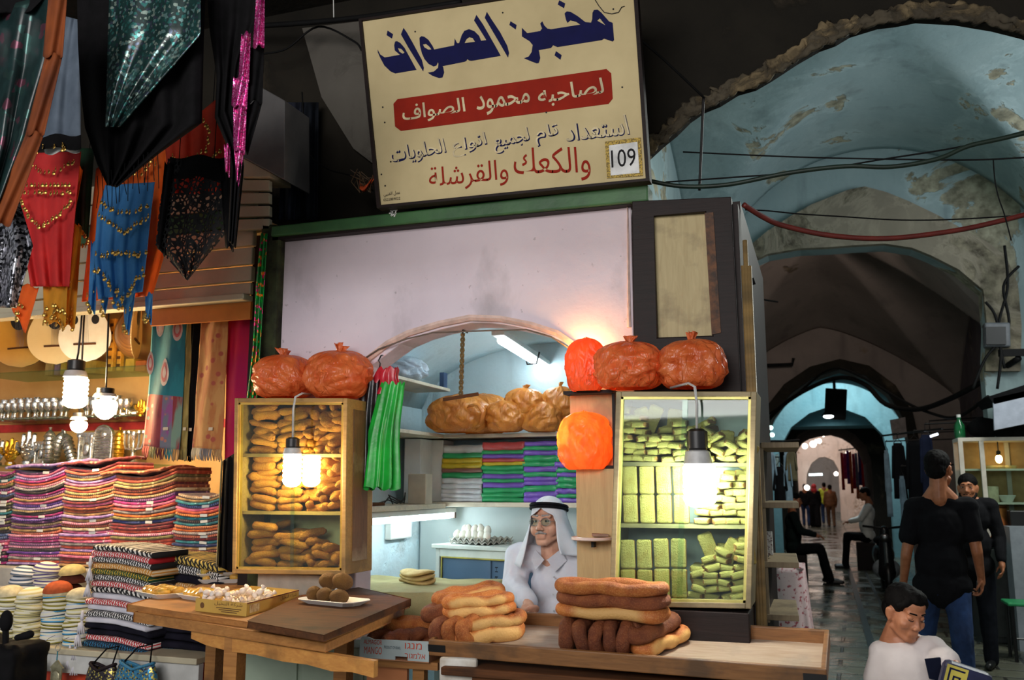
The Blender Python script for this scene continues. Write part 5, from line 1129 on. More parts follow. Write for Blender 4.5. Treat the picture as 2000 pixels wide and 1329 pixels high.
# ---------------------------------------------------------------- textile stall on the left: shell
LZ=AY(200,1272,3.86).z; SZ=AY(200,1112,4.42).z
M_warm=mat('warm_panel_wood',(206,164,104),(186,142,84),rough=.6,scale=3,bump=.1); M_step=mat('grey_step_paint',(176,174,168),(150,148,142),scale=6,bump=.1)
m=MB(); m.bbox((-6.3,5.25,0),(-2.86,5.4,3.1)); struct(m.build('wall_stall_back',M_warm))
m=MB(); m.bbox((-6.4,3.6,0),(-6.3,5.4,3.1)); struct(m.build('wall_stall_left',M_warm))
m=MB(); m.bbox((-2.95,4.10,.2),(-2.86,5.25,3.0)); struct(m.build('wall_stall_right',M_dkwood))
m=MB(); m.bbox((-6.3,4.05,2.98),(-2.86,5.25,3.06)); struct(m.build('ceiling_stall',M_warm))
m=MB(); m.bbox((-6.3,5.235,AY(100,840,5.23).z-.012),(-3.0,5.25,AY(100,828,5.23).z)); struct(m.build('trim_red_strip',mat('red_strip',(190,48,52),bump=0)))
# fascia of pale boards above the stall
M_fasc=mat('cream_fascia_board',(198,188,160),(176,166,140),rough=.5,scale=4,bump=.12)
fz=[AY(420,v,4.02).z for v in (582,556,524,488,450,412,370,330)]
for i in range(7):
    m=MB(); m.bbox((-6.2,4.02,fz[i]+.006),(-2.90,4.05+.01*(i%2),fz[i+1]-.004)); struct(m.build('trim_fascia_board',M_fasc if i!=4 else M_green,bevel=.006))
m=MB(); m.bbox((-6.2,3.96,fz[0]-.035),(-2.90,4.05,fz[0])); struct(m.build('trim_fascia_rail',M_fasc,bevel=.006))
m=MB(); m.bbox((AY(296,590,4.03).x,4.03,fz[0]-.13),(-2.90,4.05,fz[0]-.035)); struct(m.build('trim_fascia_band',mat('orange_varnish',(204,128,52),(180,106,40),rough=.4,scale=4,bump=.1)))
d=thing('air_duct','grey sheet metal duct box above the stall beside the dark wall','duct',AY(512,350,3.9))
m=MB(); m.prism([AY(u,v,3.9) for u,v in ((474,150),(556,196),(556,352),(470,306))],(0,.25,0)); m.build('casing',mat('dull_grey_sheet',(112,110,108),(92,90,90),rough=.5,scale=4,bump=.1),d,bevel=.006)
m=MB(); m.prism([AY(u,v,3.92) for u,v in ((468,306),(528,338),(528,345),(466,345))],(0,.2,0)); m.build('ledge',M_fasc,d)
for k in range(4): m=MB(); m.prism([AY(u,v,3.95) for u,v in ((440,352+26*k),(526,352+25*k),(526,372+25*k),(440,372+26*k))],(0,.03,0)); m.build('louvre_blade',M_fasc,d,bevel=.004)
# ledges, step, low front
m=MB(); m.bbox((-6.2,3.84,LZ-.03),(-2.98,5.2,LZ)); tag(m.build('stall_ledge',M_fasc,bevel=.004),'long pale ledge board carrying the caps and checked headscarves','ledge')
m=MB(); m.bbox((-6.2,4.30,LZ),(-3.0,5.2,SZ)); tag(m.build('display_step',M_step,bevel=.005),'grey step at the back of the ledge under the folded scarf stacks','step')
m=MB(); m.bbox((-6.2,3.86,LZ-.125),(-2.98,3.90,LZ-.031)); tag(m.build('ledge_fascia',mat('white_fascia',(206,206,202),(190,190,186),rough=.4),bevel=.004),'white board hanging below the front edge of the ledge','board')
m=MB(); m.bbox((-6.2,3.92,0),(-2.98,4.0,LZ-.031)); tag(m.build('red_backboard',mat('orange_red_board',(206,70,36),(186,58,30),rough=.5)),'orange red backboard under the white board','board')
# ---------------------------------------------------------------- cloth helpers
def weave(name,a,b,stripe=0,sc=60,third=None,rough=.85,metal=0):
    if name in MATS: return MATS[name]
    s=NT(name); v=s.co(); n=s.noise(sc*.5,3,s.co(scale=(1,1,.25)),.5); c=s.ramp(n,[(.42,a),(.55,b)])
    if third: w=s.step(s.vor(sc*.35,v),.28,.20); c=s.mix(w,c,third)
    if stripe: w=s.step(s.wave(stripe,v,1.5),.62,.72); c=s.mix(s.math('MULTIPLY',w,.8),c,third or b)
    s.color(s.rand(c,.12)).set(Roughness=rough,Metallic=metal,Sheen_Weight=.2); s.bump(s.noise(180,2,v),.25,.002); return s.m
def folded(x0,x1,Y,z,h,mt,name,label,cat,group,sag,seed,dep=.30,tagc=None,layers=2):
    """a folded cloth: rounded roll of cloth at the front, layers behind"""
    r=random.Random(seed); dx0,dx1=r.uniform(-.012,.010),r.uniform(-.010,.014); W=x1-x0
    def fn(u,v):
        a=PI*(v*1.5-.25) if .1667<v<.8333 else 0
        if v<=.1667: yy=dep*(1-v/.1667)+.02; zz=0
        elif v>=.8333: yy=dep*(v-.8333)/.1667+.02; zz=h
        else: t=(v-.1667)/.6667; yy=.02-.022*math.sin(PI*t)-.004*abs(math.sin(2*PI*t)); zz=h*(.5-.5*math.cos(PI*t))
        x=x0+dx0+(W+dx1-dx0)*u
        zc=sag(u)+.004*noise.noise(V((u*5+seed,z*9,seed*.37)))
        return (x,Y+yy+.006*noise.noise(V((u*4,seed*1.7,3))),z+zc+zz*.97)
    m=MB(); m.sheet(fn,16,14); m.f.append(tuple(range(15))); m.mi.append(0); m.f.append(tuple(16*15+i for i in range(14,-1,-1))); m.mi.append(0)
    o=m.build(name,mt,smooth=True); tag(o,label,cat,group)
    if tagc:
        m=MB(); u=tagc; x=x0+W*u; m.box((x,Y-.006,z+sag(u)+h*.5),(.05,.002,h*.85),(0,r.uniform(-.1,.1),0)); m.build('paper_tag',M_white,o)
    return o
PAL=dict(magenta=((176,40,120),(140,30,96),(220,150,190)),pink=((222,120,150),(196,90,124),(240,200,206)),plum=((96,44,96),(70,32,76),(176,120,170)),maroon=((128,36,44),(96,28,36),(196,120,80)),
 tan=((182,142,92),(150,112,66),(220,196,150)),coral=((214,96,70),(186,74,54),(236,170,130)),black=((40,34,38),(26,24,28),(110,90,90)),lilac=((172,140,196),(140,108,170),(220,200,226)),
 teal=((44,132,140),(30,100,112),(140,196,190)),olive=((132,122,72),(104,96,54),(196,186,130)),orange=((222,112,44),(190,88,30),(240,180,100)),cream=((214,196,160),(186,166,130),(150,90,70)),grey=((150,144,140),(120,112,110),(206,186,180)),navy=((44,60,116),(32,44,90),(130,150,190)),purple=((104,56,150),(80,40,124),(180,140,210)),rust=((170,84,48),(140,64,36),(216,150,96)))
def wm(k,pat=0): a,b,c=PAL[k]; return weave('woven_'+k+('_figured' if pat==1 else '_striped' if pat==2 else ''),a,b,stripe=22 if pat==2 else 0,third=c if pat else None,sc=70)
ORD=['first','second','third','fourth','fifth','sixth','seventh','eighth','ninth','tenth']+[x+y for x in ('twenty','thirty','forty') for y in ()]
def ordn(i):
    o=['first','second','third','fourth','fifth','sixth','seventh','eighth','ninth','tenth','eleventh','twelfth','thirteenth','fourteenth','fifteenth','sixteenth','seventeenth','eighteenth','nineteenth','twentieth']
    if i<20: return o[i]
    t={2:'twenty',3:'thirty',4:'forty'}[(i+1)//10]; k=(i+1)%10; return {2:'twentieth',3:'thirtieth',4:'fortieth'}[(i+1)//10] if k==0 else t+'-'+o[k-1]
stk=[('far left',-30,13,925,1110,30,['magenta','black','teal','coral','olive','plum','pink','navy'],.0),
 ('second',13,113,920,1110,34,['plum','pink','lilac','magenta','coral','pink','grey','black','magenta','plum','tan','pink','purple','lilac'],.35),
 ('third',113,214,915,1105,33,['maroon','coral','grey','tan','lilac','pink','tan','coral','olive','rust','cream','maroon','pink','rust'],.25),
 ('fourth',210,334,928,1096,29,['rust','coral','olive','tan','maroon','rust','tan','plum','magenta','pink','coral','grey','orange','olive','navy','maroon'],.4),
 ('fifth',336,432,968,1105,25,['cream','tan','teal','navy','pink','coral','orange','teal','black','teal','rust','orange','grey','coral','maroon'],.2)]
r=random.Random(31)
for nm,u0,u1,v0,v1,n,pal,cv in stk:
    Y=4.42; a=AY(u0,v1,Y); b=AY(u1,v1,Y); top=AY((u0+u1)/2,v0,Y).z; H=top-SZ; h=H/n
    sag=lambda u,cv=cv,k=1:0
    for i in range(n):
        j=n-1-i; k=pal[(j if j<len(pal) else r.randrange(len(pal)))%len(pal)]; s=(i/n)
        sg=lambda u,s=s,cv=cv:(.020+.035*cv)*s*((u-.45)**2*3-.3+ (u-.5)*cv*1.3)*1.6
        folded(a.x+.004,b.x-.004,Y+r.uniform(-.008,.008),SZ+.005+i*h,h,wm(k,(0,1,2,1)[r.randrange(4)]),'folded_scarf','%s folded scarf, %s from top of the %s stack on the step'%(k,ordn(j),nm),'scarf','folded scarves on the step',sg,r.random()*50,tagc=.62 if r.random()<.22 else None)
# loose scarf on top of two stacks
for nm,u0,u1,v,k,lab in (('second',20,150,905,'lilac','lilac and violet scarf draped loosely over the second scarf stack'),('third',120,232,900,'maroon','maroon scarf bunched on top of the third scarf stack'),('fourth',205,330,918,'rust','rust and olive scarf lying loosely on the fourth scarf stack')):
    a,b=AY(u0,v+14,4.44),AY(u1,v+2,4.44)
    def fn(u,v_):
        x=lerp(a.x,b.x,u); y=4.40+.28*v_; return (x,y,lerp(a.z,b.z,u)+.012+.035*math.sin(u*7+v_*2)*(.4+v_)*.5+.012*noise.noise(V((u*6,v_*5,u0))))
    m=MB(); m.sheet(fn,30,12,.016); tag(m.build('loose_scarf',wm(k,1),smooth=True),lab,'scarf')
# black cloth with green edge standing at the right end of the stacks
def drape(name,label,cat,left,right,Y,mt,nfold=4,amp=.03,th=.003,nu=40,nv=40,group=None,tilt=0,extra=None):
    """hanging cloth between two outlines given from top to bottom"""
    def at(L,v):
        k=v*(len(L)-1); i=min(int(k),len(L)-2); f=k-i; return (lerp(L[i][0],L[i+1][0],f),lerp(L[i][1],L[i+1][1],f))
    sd=sum(ord(c) for c in label)%37
    def fn(u,v):
        a,b=at(left,v),at(right,v); px,py=lerp(a[0],b[0],u),lerp(a[1],b[1],u); y=Y+tilt*v
        dy=amp*(math.sin(u*nfold*2*PI+sd+.8*math.sin(v*3))*(.35+.65*v)+.8*noise.noise(V((u*2.5,v*3,sd)))); return AY(px,py,y+dy)
    m=MB(); m.sheet(fn,nu,nv,th); c=AY((at(left,.5)[0]+at(right,.5)[0])/2,(at(left,.5)[1]+at(right,.5)[1])/2,Y)
    t=thing(name,label,cat,c,group); m.build('cloth',mt,t,smooth=True)
    if Y<3.9:
        for u in (.2,.8): q=fn(u,.02); mm=MB(); mm.tube([q,V((q.x,q.y,4.5))],.0022,5); mm.build('hanging_cord',M_blk,t)
    return t,fn
def lace(name,c,scale=70,cut=.30,rough=.8):
    s=NT(name); v=s.co(); d=s.vor(scale,v,'DISTANCE_TO_EDGE'); big=s.noise(5,3,v); k=s.step(s.math('SUBTRACT',d,s.math('MULTIPLY',big,.28)),.0,.02)
    s.color(c).set(Roughness=rough); t=s.new('BsdfTransparent'); mx=s.new('MixShader'); s.link(k,mx.inputs[0]); s.link(s.b.outputs[0],mx.inputs[1]); s.link(t.outputs[0],mx.inputs[2]); s.link(mx.outputs[0],s.out.inputs[0]); return s.m
M_lace=lace('black_open_lace',(16,15,17),46); M_blk=mat('black_crepe',(17,16,18),(11,11,12),rough=.85,scale=20,bump=.3)
def sequin(name,base,cols,sc=120,amt=.5):
    s=NT(name); v=s.co(); cell=s.vor(sc,v,'F1','Color'); d=s.vor(sc,v); sep=s.new('SeparateColor'); s.link(cell,sep.inputs[0]); k=s.math('GREATER_THAN',sep.outputs[0],1-amt)
    c=s.ramp(sep.outputs[1],[(i/max(1,len(cols)-1),x) for i,x in enumerate(cols)],'CONSTANT'); big=s.noise(9,4,v); b=s.ramp(big,[(.35,base),(.65,tuple(x*.6 for x in base))])
    s.color(s.mix(k,b,c)).set(Metallic=s.math('MULTIPLY',k,.7),Roughness=.3)
    h=s.math('MULTIPLY',sep.outputs[2],1.0); s.bump(h,.8,.01); return s.m
coin_p=None
def coins(t,pts,size=.0075,mt=None):
    """gilt coins with a bead each, parts of the scarf"""
    global coin_p
    for p in pts:
        if coin_p is None:
            m=MB(); m.ell((0,0,-.002),(.003,.003,.004),None,8,6); m.lathe([(.0085,0),(.0095,.0008),(.0085,.0016)],(0,.0008,-.015),12,(PI/2,0,0)); o=m.build('coin',M_coin,t,smooth=40,local=True); coin_p=o.data
        else:
            o=bpy.data.objects.new('coin',coin_p); COL.objects.link(o); o.parent=t
        o.location=p-t.location; o.scale=(size/.0075,)*3; o.rotation_euler=(0,rnd.uniform(-.25,.25),rnd.uniform(-.5,.5))
M_coin=mat('gilt_coin',(226,190,104),(196,150,70),rough=.28,metal=.9,bump=0)
def along(px,n,Y,jit=0):
    P_=[V((u,v,0)) for u,v in px]; L=[(b-a).length for a,b in zip(P_,P_[1:])]; T=sum(L); out=[]
    for i in range(n):
        d=T*(i+.5)/n; k=0
        while d>L[k] and k<len(L)-1: d-=L[k]; k+=1
        p=lerp(P_[k],P_[k+1],d/L[k]); out.append(AY(p.x+rnd.uniform(-jit,jit),p.y+rnd.uniform(-jit,jit),Y))
    return out
def tail(t,name,px0,px1,Y,mt,coin_rows=0,amp=.012):
    """hanging strip of a scarf"""
    a0,a1,b0,b1=px0[0],px0[1],px1[0],px1[1]
    def fn(u,v): 
        u0=lerp(a0[0],a1[0],v),lerp(a0[1],a1[1],v); u1=lerp(b0[0],b1[0],v),lerp(b0[1],b1[1],v)
        return AY(lerp(u0[0],u1[0],u),lerp(u0[1],u1[1],u)+4*math.sin(u*9),Y+amp*math.sin(u*8+v*2))
    m=MB(); m.sheet(fn,10,14,.002); m.build(name,mt,t,smooth=True)
    if coin_rows: coins(t,[fn(rnd.random(),1-.5*rnd.random()**1.5)+V((0,-.012,0)) for _ in range(coin_rows)])
def CH(n,a,b):
    s=NT('chiffon_'+n); c=s.ramp(s.noise(6,5),[(.35,a),(.65,b)]); s.color(c).set(Roughness=.8); s.bump(s.noise(90,4),.25,.002)
    t=s.new('BsdfTranslucent'); s.link(c,t.inputs[0]); mx=s.new('MixShader'); mx.inputs[0].default_value=.25; s.link(s.b.outputs[0],mx.inputs[1]); s.link(t.outputs[0],mx.inputs[2]); s.link(mx.outputs[0],s.out.inputs[0]); return s.m
M_redc=CH('red',(220,54,50),(196,40,42)); M_orc=CH('orange',(238,112,24),(216,92,16)); M_blc=CH('blue',(82,158,220),(60,132,196)); M_goldc=CH('gold',(212,150,28),(184,120,20)); M_grc=CH('green',(22,70,40),(14,44,28)); M_rorc=CH('red_orange',(206,58,24),(176,44,20))
# red scarf with coins
t,f=drape('coin_scarf','red hip scarf with rows of gilt coins and orange tails','scarf',[(38,300),(34,380),(46,470),(60,560)],[(158,296),(150,380),(142,470),(135,560)],3.42,M_redc,3,.018)
coins(t,along([(60,318),(75,330),(100,334),(122,322),(150,312)],13,3.38,3)+along([(42,357),(140,357)],13,3.38)+along([(38,372),(142,370)],13,3.38,3)+along([(42,385),(58,420),(80,440),(110,420),(140,385)],22,3.38,2))
tail(t,'tail',((32,556),(22,600)),((76,560),(50,650)),3.44,M_orc,6); tail(t,'tail',((84,552),(86,630)),((132,556),(128,636)),3.45,M_goldc,22); tail(t,'tail',((128,440),(120,636)),((160,440),(146,640)),3.50,M_goldc,16); tail(t,'side_strip',((144,310),(138,400)),((162,330),(148,405)),3.46,M_orc)
# green scarf behind
t,f=drape('beaded_scarf','dark green beaded scarf hanging between the red and blue scarves','scarf',[(140,290),(136,380),(140,450)],[(184,290),(178,380),(172,470)],3.56,M_grc,2,.015); coins(t,along([(142,430),(158,440),(172,465),(160,480)],12,3.52,4))
# orange scarf behind the blue
t,f=drape('coin_scarf','orange and red hip scarf with gilt coins hanging behind the blue one','scarf',[(188,330),(178,430),(168,520),(160,590)],[(332,250),(322,400),(326,480),(298,578)],3.58,M_orc,5,.02); coins(t,along([(225,325),(262,318),(300,300)],12,3.53,6)+along([(230,345),(270,335),(300,320)],12,3.53,8))
t,f=drape('coin_scarf','red hip scarf with gilt coins hanging above the black lace shawl','scarf',[(322,276),(326,320),(330,380)],[(440,180),(442,300),(436,380)],3.50,M_rorc,4,.02); coins(t,along([(398,225),(410,250),(400,290),(360,312),(330,300)],16,3.45,3)+along([(372,320),(400,318),(432,290)],9,3.45,2))
# blue scarf with coins
t,f=drape('coin_scarf','blue hip scarf with gilt coins and long pointed tails','scarf',[(206,362),(190,420),(184,500),(192,585)],[(302,356),(294,420),(286,500),(278,570)],3.40,M_blc,4,.016)
coins(t,along([(196,385),(210,402),(232,410),(250,412),(270,405),(288,395)],13,3.36,3)+along([(192,415),(215,430),(243,452),(262,435),(294,418)],19,3.36,2)+along([(188,492),(284,492)],18,3.36,4)+along([(184,520),(205,540),(228,568),(240,582),(256,560),(282,522)],28,3.36,4))
for a0,a1,b0,b1,n in (((178,470),(172,605),(192,480),(186,612),10),((196,560),(198,600),(214,570),(206,612),6),((222,565),(220,600),(262,575),(256,605),8),((240,580),(244,640),(266,560),(252,652),6),((284,578),(284,628),(298,570),(296,632),9)): tail(t,'tail',(a0,a1),(b0,b1),3.42,M_blc,n)
# black lace shawl
t,f=drape('lace_shawl','black lace shawl hanging to a point right of the blue scarf','shawl',[(328,310),(312,400),(304,480),(340,520),(362,545)],[(440,312),(452,380),(438,460),(400,505),(366,548)],3.30,M_lace,3,.02)
t2=MB(); 
tail(t,'shawl_edge',((322,315),(306,480)),((342,330),(322,500)),3.29,M_blk); tail(t,'shawl_edge',((428,310),(440,480)),((458,330),(456,490)),3.28,M_blk); tail(t,'upper_band',((332,306),(330,345)),((442,306),(440,352)),3.28,M_blk)
# grey cloth lit from behind
t,f=drape('grey_headscarf','pale grey blue cloth with a dark beaded hem behind the near shawls','scarf',[(120,30),(96,110),(78,200),(62,275)],[(160,40),(158,110),(158,200),(158,268)],3.20,CH('grey',(120,134,150),(96,110,126)),2,.02)
tail(t,'hem',((58,268),(50,292)),((158,262),(158,290)),3.17,M_blk,7); tail(t,'white_strip',((86,288),(88,300)),((156,284),(156,296)),3.22,M_white)
# near shawls
M_tseq=sequin('teal_sequin_net',(28,58,56),[(60,120,116),(120,160,158),(70,80,96),(150,170,160),(40,90,84)],85,.42)
t,f=drape('sequin_shawl','large black shawl with a teal sequinned middle hanging at the top left','shawl',[(150,-30),(152,80),(156,160),(166,250),(190,320),(210,362)],[(402,-30),(398,80),(396,160),(394,240),(310,300),(228,366)],2.70,M_blk,4,.03)
def cent(u,v):
    a=lerp(V((216,-30,0)),V((196,150,0)),min(1,v*1.4)); 
    l=lerp(214,206,v); rr=392 if v<.35 else lerp(392,236,(v-.35)/.65); return AY(lerp(l,rr,u),lerp(-30,248,v),2.645+.012*math.sin(u*16+v*3))
m=MB(); m.sheet(cent,30,30,.002); m.build('sequin_panel',M_tseq,t,smooth=True)
for k in range(14):
    u=190+k*9; m=MB(); y0=352-k*4.2; m.tube([AY(u,y0-8,2.69),AY(u+rnd.uniform(-3,3),y0+26,2.69),AY(u+rnd.uniform(-4,4),y0+50+rnd.uniform(0,22),2.69)],.0016,5); m.build('fringe_strand',M_blk,t)
t,f=drape('beaded_shawl','black beaded shawl with a bright pink sequin strip right of the large shawl','shawl',[(404,-30),(410,60),(424,150),(420,230),(446,290),(452,330),(446,470)],[(512,-30),(502,40),(470,120),(462,200),(470,260),(476,330),(460,485)],2.80,M_blk,3,.02)
M_pseq=sequin('pink_sequins',(150,20,90),[(226,60,150),(196,40,130),(240,160,210),(170,24,100)],240,.75)
for q in ((((502,-30),(494,92)),((517,-30),(516,90))),(((472,66),(466,150)),((490,62),(486,160))),(((456,150),(452,205)),((486,148),(482,212))),(((456,205),(456,290)),((482,208),(478,300))),(((438,282),(440,330)),((450,284),(448,345))),(((458,292),(462,350)),((476,296),(466,362)))): tail(t,'sequin_strip',*q,2.77,M_pseq)
tail(t,'black_end',((486,90),(480,200)),((516,90),(512,200)),2.80,M_blk); tail(t,'black_end',((484,200),(474,290)),((512,200),(484,300)),2.81,M_blk)
t,f=drape('floral_scarf','dark teal floral scarf with an orange brown border, nearest at the top left corner','scarf',[(-60,30),(-60,160),(-60,300),(-60,440)],[(128,-20),(110,110),(66,260),(-10,430)],2.30,sequin('teal_floral',(30,52,52),[(60,88,84),(110,70,84),(48,80,76)],30,.25),3,.03)
M_obr=CH('brown_orange',(150,74,24),(110,52,20)); tail(t,'border',((96,-20),(84,110)),((132,-20),(122,110)),2.27,M_obr); tail(t,'border',((90,105),(50,262)),((122,108),(86,262)),2.27,M_obr); tail(t,'border',((52,258),(-20,440)),((86,260),(20,440)),2.27,M_obr); tail(t,'upper_border',((-60,-30),(-60,40)),((110,-30),(60,20)),2.28,M_blk)
t,f=drape('silver_sequin_cap','silver and black sequinned cloth bulging at the left edge','scarf',[(-40,400),(-40,480),(-40,600)],[(34,378),(64,480),(32,602)],2.6,sequin('silver_sequins',(60,60,66),[(190,190,196),(20,20,24),(150,150,160),(220,220,224)],90,.8),2,.03)
t,f=drape('pink_scarf','dull mauve cloth hanging at the left edge behind the floral scarf','scarf',[(-60,180),(-60,300),(-60,420)],[(40,200),(30,300),(8,420)],2.5,CH('mauve',(104,80,92),(80,60,72)),2,.02)
# hanging shawls on clip hangers
def hang(label,q,Y,mt,low=None,split=.55,motifs=None,fr=None,clips=(0,1),cat='shawl',name='hanging_shawl'):
    P_=[AY(u,v,Y) for u,v in q]; t=thing(name,label,cat,(P_[2]+P_[3])/2)
    def fn(u,v): p=bil(P_,u,v); return p+V((0,.010*math.sin(u*7+v*2)+.008*noise.noise(V((u*3,v*4,Y*9+q[0][0]))),0))
    mats=[mt]+(low or [])
    m=MB(); m.sheet(fn,24,40,.004)
    if low:
        for k,f_ in enumerate(m.f):
            if k<2*24*40:
                i=(k%(24*40)); uu=(i//40)/24; vv=(i%40)/40
                if vv>split: m.mi[k]=1+int(uu*4)%len(low)
    if motifs:
        for (cu,cv,ru,rv) in motifs:
            for sc,ix in ((1,len(mats)),(.72,len(mats)+1),(.42,len(mats))):
                m.cur=ix; ring=[fn(cu,cv)*0+fn(cu+ru*sc*math.sin(a)*(1 if math.cos(a)<0 else 1-.3*math.cos(a)),cv-rv*sc*math.cos(a))+V((0,-.004-.0008*(3-3*sc),0)) for a in [2*PI*i/18 for i in range(18)]]
                m.add(ring,[tuple(range(18))])
        mats=mats+[mat('pale_motif',(196,176,170),bump=0),mat('rose_motif',(190,96,96),bump=0)]
    m.build('cloth',mats,t,smooth=True)
    n=26
    for i in range(n):
        m=MB(); a=fn((i+.5)/n,1); m.tube([a+V((0,0,.004)),a+V((rnd.uniform(-.004,.004),-.004,-.025)),a+V((rnd.uniform(-.01,.01),0,-.055-rnd.uniform(0,.012)))],[.0035,.0045,.0025],5); m.build('fringe_strand',fr[i*len(fr)//n] if fr else mt,t,smooth=True)
    if clips:
        m=MB(); a,b=P_[0]+V((-.015,-.01,.008)),P_[1]+V((.03,-.01,.008)); m.tube([a,b],.003,6); m.build('hanger_rod',M_metal,t,smooth=True)
        for k in clips: m=MB(); c=bil(P_,.06+.88*k,0); m.hexa([c+V((x,y,z)) for z in (-.02,.018) for x,y in ((-.006,-.016),(.006,-.016),(.006,.008),(-.006,.008))]); m.build('clip',M_metal,t,bevel=.002)
        m=MB(); c=(P_[0]+P_[1])/2; m.tube([c+V((0,-.01,.008)),c+V((0,-.01,.04)),c+V((.015,-.01,.055)),c+V((.02,0,.07)),c+V((.01,.02,.085)),c+V((-.005,.03,.08))],.002,5); m.build('hanger_hook',M_metal,t)
    m=MB(); c=fn(.62,.86)+V((0,-.005,0)); m.box(c,(.035,.002,.018)); m.build('price_tag',mat('paper_label',(236,214,180),bump=0),t)
    return t
M_tl=weave('teal_wool',(30,122,132),(22,104,116),sc=40); M_l1=weave('coral_wool',(214,112,84),(190,92,72),sc=60,third=(150,170,140)); M_l2=weave('wine_wool',(150,60,64),(120,46,56),sc=40,third=(130,160,140)); M_l3=weave('violet_wool',(150,84,140),(116,120,130),sc=60,third=(190,120,100)); M_l4=weave('wine_wool_deep',(140,52,56),(124,150,130),sc=40)
c_=lambda n:wm(n,0)
hang('teal shawl with leaf motifs and a patterned lower half on a clip hanger','0'and[(300,603),(364,606),(350,880),(278,872)],4.16,M_tl,[M_l1,M_l2,M_l3,M_l4],.60,[(.24,.12,.12,.085),(.80,.14,.13,.09),(.02,.40,.10,.085),(.50,.46,.13,.10)],[c_('coral'),c_('olive'),c_('maroon'),c_('teal'),c_('tan')])
hang('narrow olive shawl half hidden behind the teal shawl','0'and[(362,604),(374,606),(364,878),(348,876)],4.19,weave('olive_wool',(170,150,84),(140,124,66),sc=60),clips=())
hang('dark shawl between the teal and the tan shawls','0'and[(372,605),(392,602),(374,880),(360,878)],4.22,M_blk,clips=())
hang('tan shawl with raised vine pattern on a clip hanger','0'and[(394,602),(446,596),(432,880),(374,876)],4.15,weave('tan_brocade',(206,150,86),(190,120,66),sc=46,third=(176,84,64)),fr=[c_('cream'),c_('grey'),c_('tan')],clips=(1,))
hang('crimson to magenta shawl hanging right of the tan shawl','0'and[(444,604),(492,586),(480,900),(436,926)],4.20,mat('crimson_velvet',(184,24,62),(150,16,84),rough=.8,scale=2,bump=.1),clips=())
t,f=drape('floral_curtain','bright green floral cloth hanging in a narrow strip beside the bakery jamb','cloth',[(510,456),(500,560),(494,680),(480,800)],[(522,456),(516,560),(508,680),(500,800)],3.90,sequin('green_floral_print',(24,150,60),[(20,160,64),(226,60,130),(230,150,60),(24,140,56)],60,.35),2,.012)
t,f=drape('black_cloth','black cloth with a green edge hanging between the scarf stacks and the pine cabinet','cloth',[(436,900),(432,1000),(424,1105)],[(458,886),(458,1000),(456,1120)],4.05,M_blk,2,.012); tail(t,'green_edge',((432,900),(422,1105)),((435,900),(426,1105)),4.02,c_('olive'))

a,b=AY(288,594,4.185),AY(498,576,4.185); a.z=b.z=max(a.z,b.z)+.04
m=MB(); m.tube([a,V((-2.95,a.y,a.z))],.006,8); tag(m.build('shawl_rail',M_metal,smooth=True),'thin steel rail under the orange band carrying the hanging shawls','rail')
# ---------------------------------------------------------------- checked headscarves
def check(name,a,b,sc=30):
    if name in MATS: return MATS[name]
    s=NT(name); v=s.co(rot=(0,.0,0)); w1=s.wave(sc,s.co(rot=(0,R(38),0)),.6); w2=s.wave(sc*.6,s.co(),0); k=s.step(s.math('MULTIPLY',w1,s.math('ADD',s.step(w2,.2,.4),.35)),.42,.50)
    s.color(s.mix(k,b,a)).set(Roughness=.85); s.bump(s.noise(160,2,v),.3,.002); return s.m
K=dict(w=check('black_white_check',(226,224,222),(24,24,26)),r=check('red_white_check',(232,222,218),(184,30,40)),g=check('green_gold_check',(196,160,60),(24,70,44)),o=check('gold_white_check',(222,200,160),(196,130,40)),p=mat('plain_white_cotton',(216,214,222),(200,198,208),rough=.85),d=mat('dark_navy_cotton',(30,28,40),(20,20,28),rough=.85),b=check('blue_black_check',(40,110,150),(20,24,40)),c=check('coarse_black_white_check',(220,216,208),(22,22,24),16),y=check('yellow_black_check',(206,180,90),(28,26,26),18))
KN=dict(w='black and white checked',r='red and white checked',g='green and gold checked',o='gold and white checked',p='plain white',d='dark navy',b='blue and black',c='coarse black and white',y='black and yellow netted')
def kstack(nm,u0,u1,v0,v1,Y,zb,seq,lab,sl=.0,dep=.26,ux=0):
    a,b=AY(u0,v1,Y),AY(u1,v1,Y); top=AY((u0+u1)/2,v0,Y).z; h=(top-zb)/len(seq); n=len(seq); r=random.Random(u0)
    for i in range(n):
        k=seq[n-1-i]; sh_=ux*i/n
        folded(a.x+sh_+r.uniform(-.01,.01),b.x+sh_+r.uniform(-.012,.012),Y+r.uniform(-.012,.006),zb+.002+i*h,h,K[k],'folded_headscarf','%s folded headscarf, %s from top of the %s'%(KN[k],ordn(n-1-i),lab),'headscarf','folded checked headscarves',lambda u:-sl*(u-.1)+.012*math.sin(u*3),r.random()*40,dep)
kstack('f',166,284,1068,1270,3.90,LZ+.001,'crwogwrcprpwpddrb','front pile on the ledge',.035)
kstack('b',300,424,1086,1148,4.10,LZ+.001+.0,'ywdorwrwrd','rear pile behind the table',.05)
kstack('u',278,432,1226,1300,4.02,AY(350,1302,4.02).z,'dddbd','dark pile below the table end',.02)
m=MB(); zq=AY(350,1302,4.02).z; m.bbox((-3.75,4.0,0),(-3.0,4.3,zq)) if 0 else None
def tassel(u,v,Y,label,mt,L=.07):
    p=AY(u,v,Y); m=MB(); m.tube([p+V((0,0,.05)),p+V((0,0,.02)),p],[.005,.010,.008],8)
    for k in range(9):
        a=k*.7; m.tube([p,p+V((.010*math.cos(a),.008*math.sin(a),-L*.5)),p+V((.022*math.cos(a),.014*math.sin(a),-L))],[.004,.005,.003],5)
    tag(m.build('tassel',mt,smooth=True),label,'tassel','tassels of the checked headscarves')
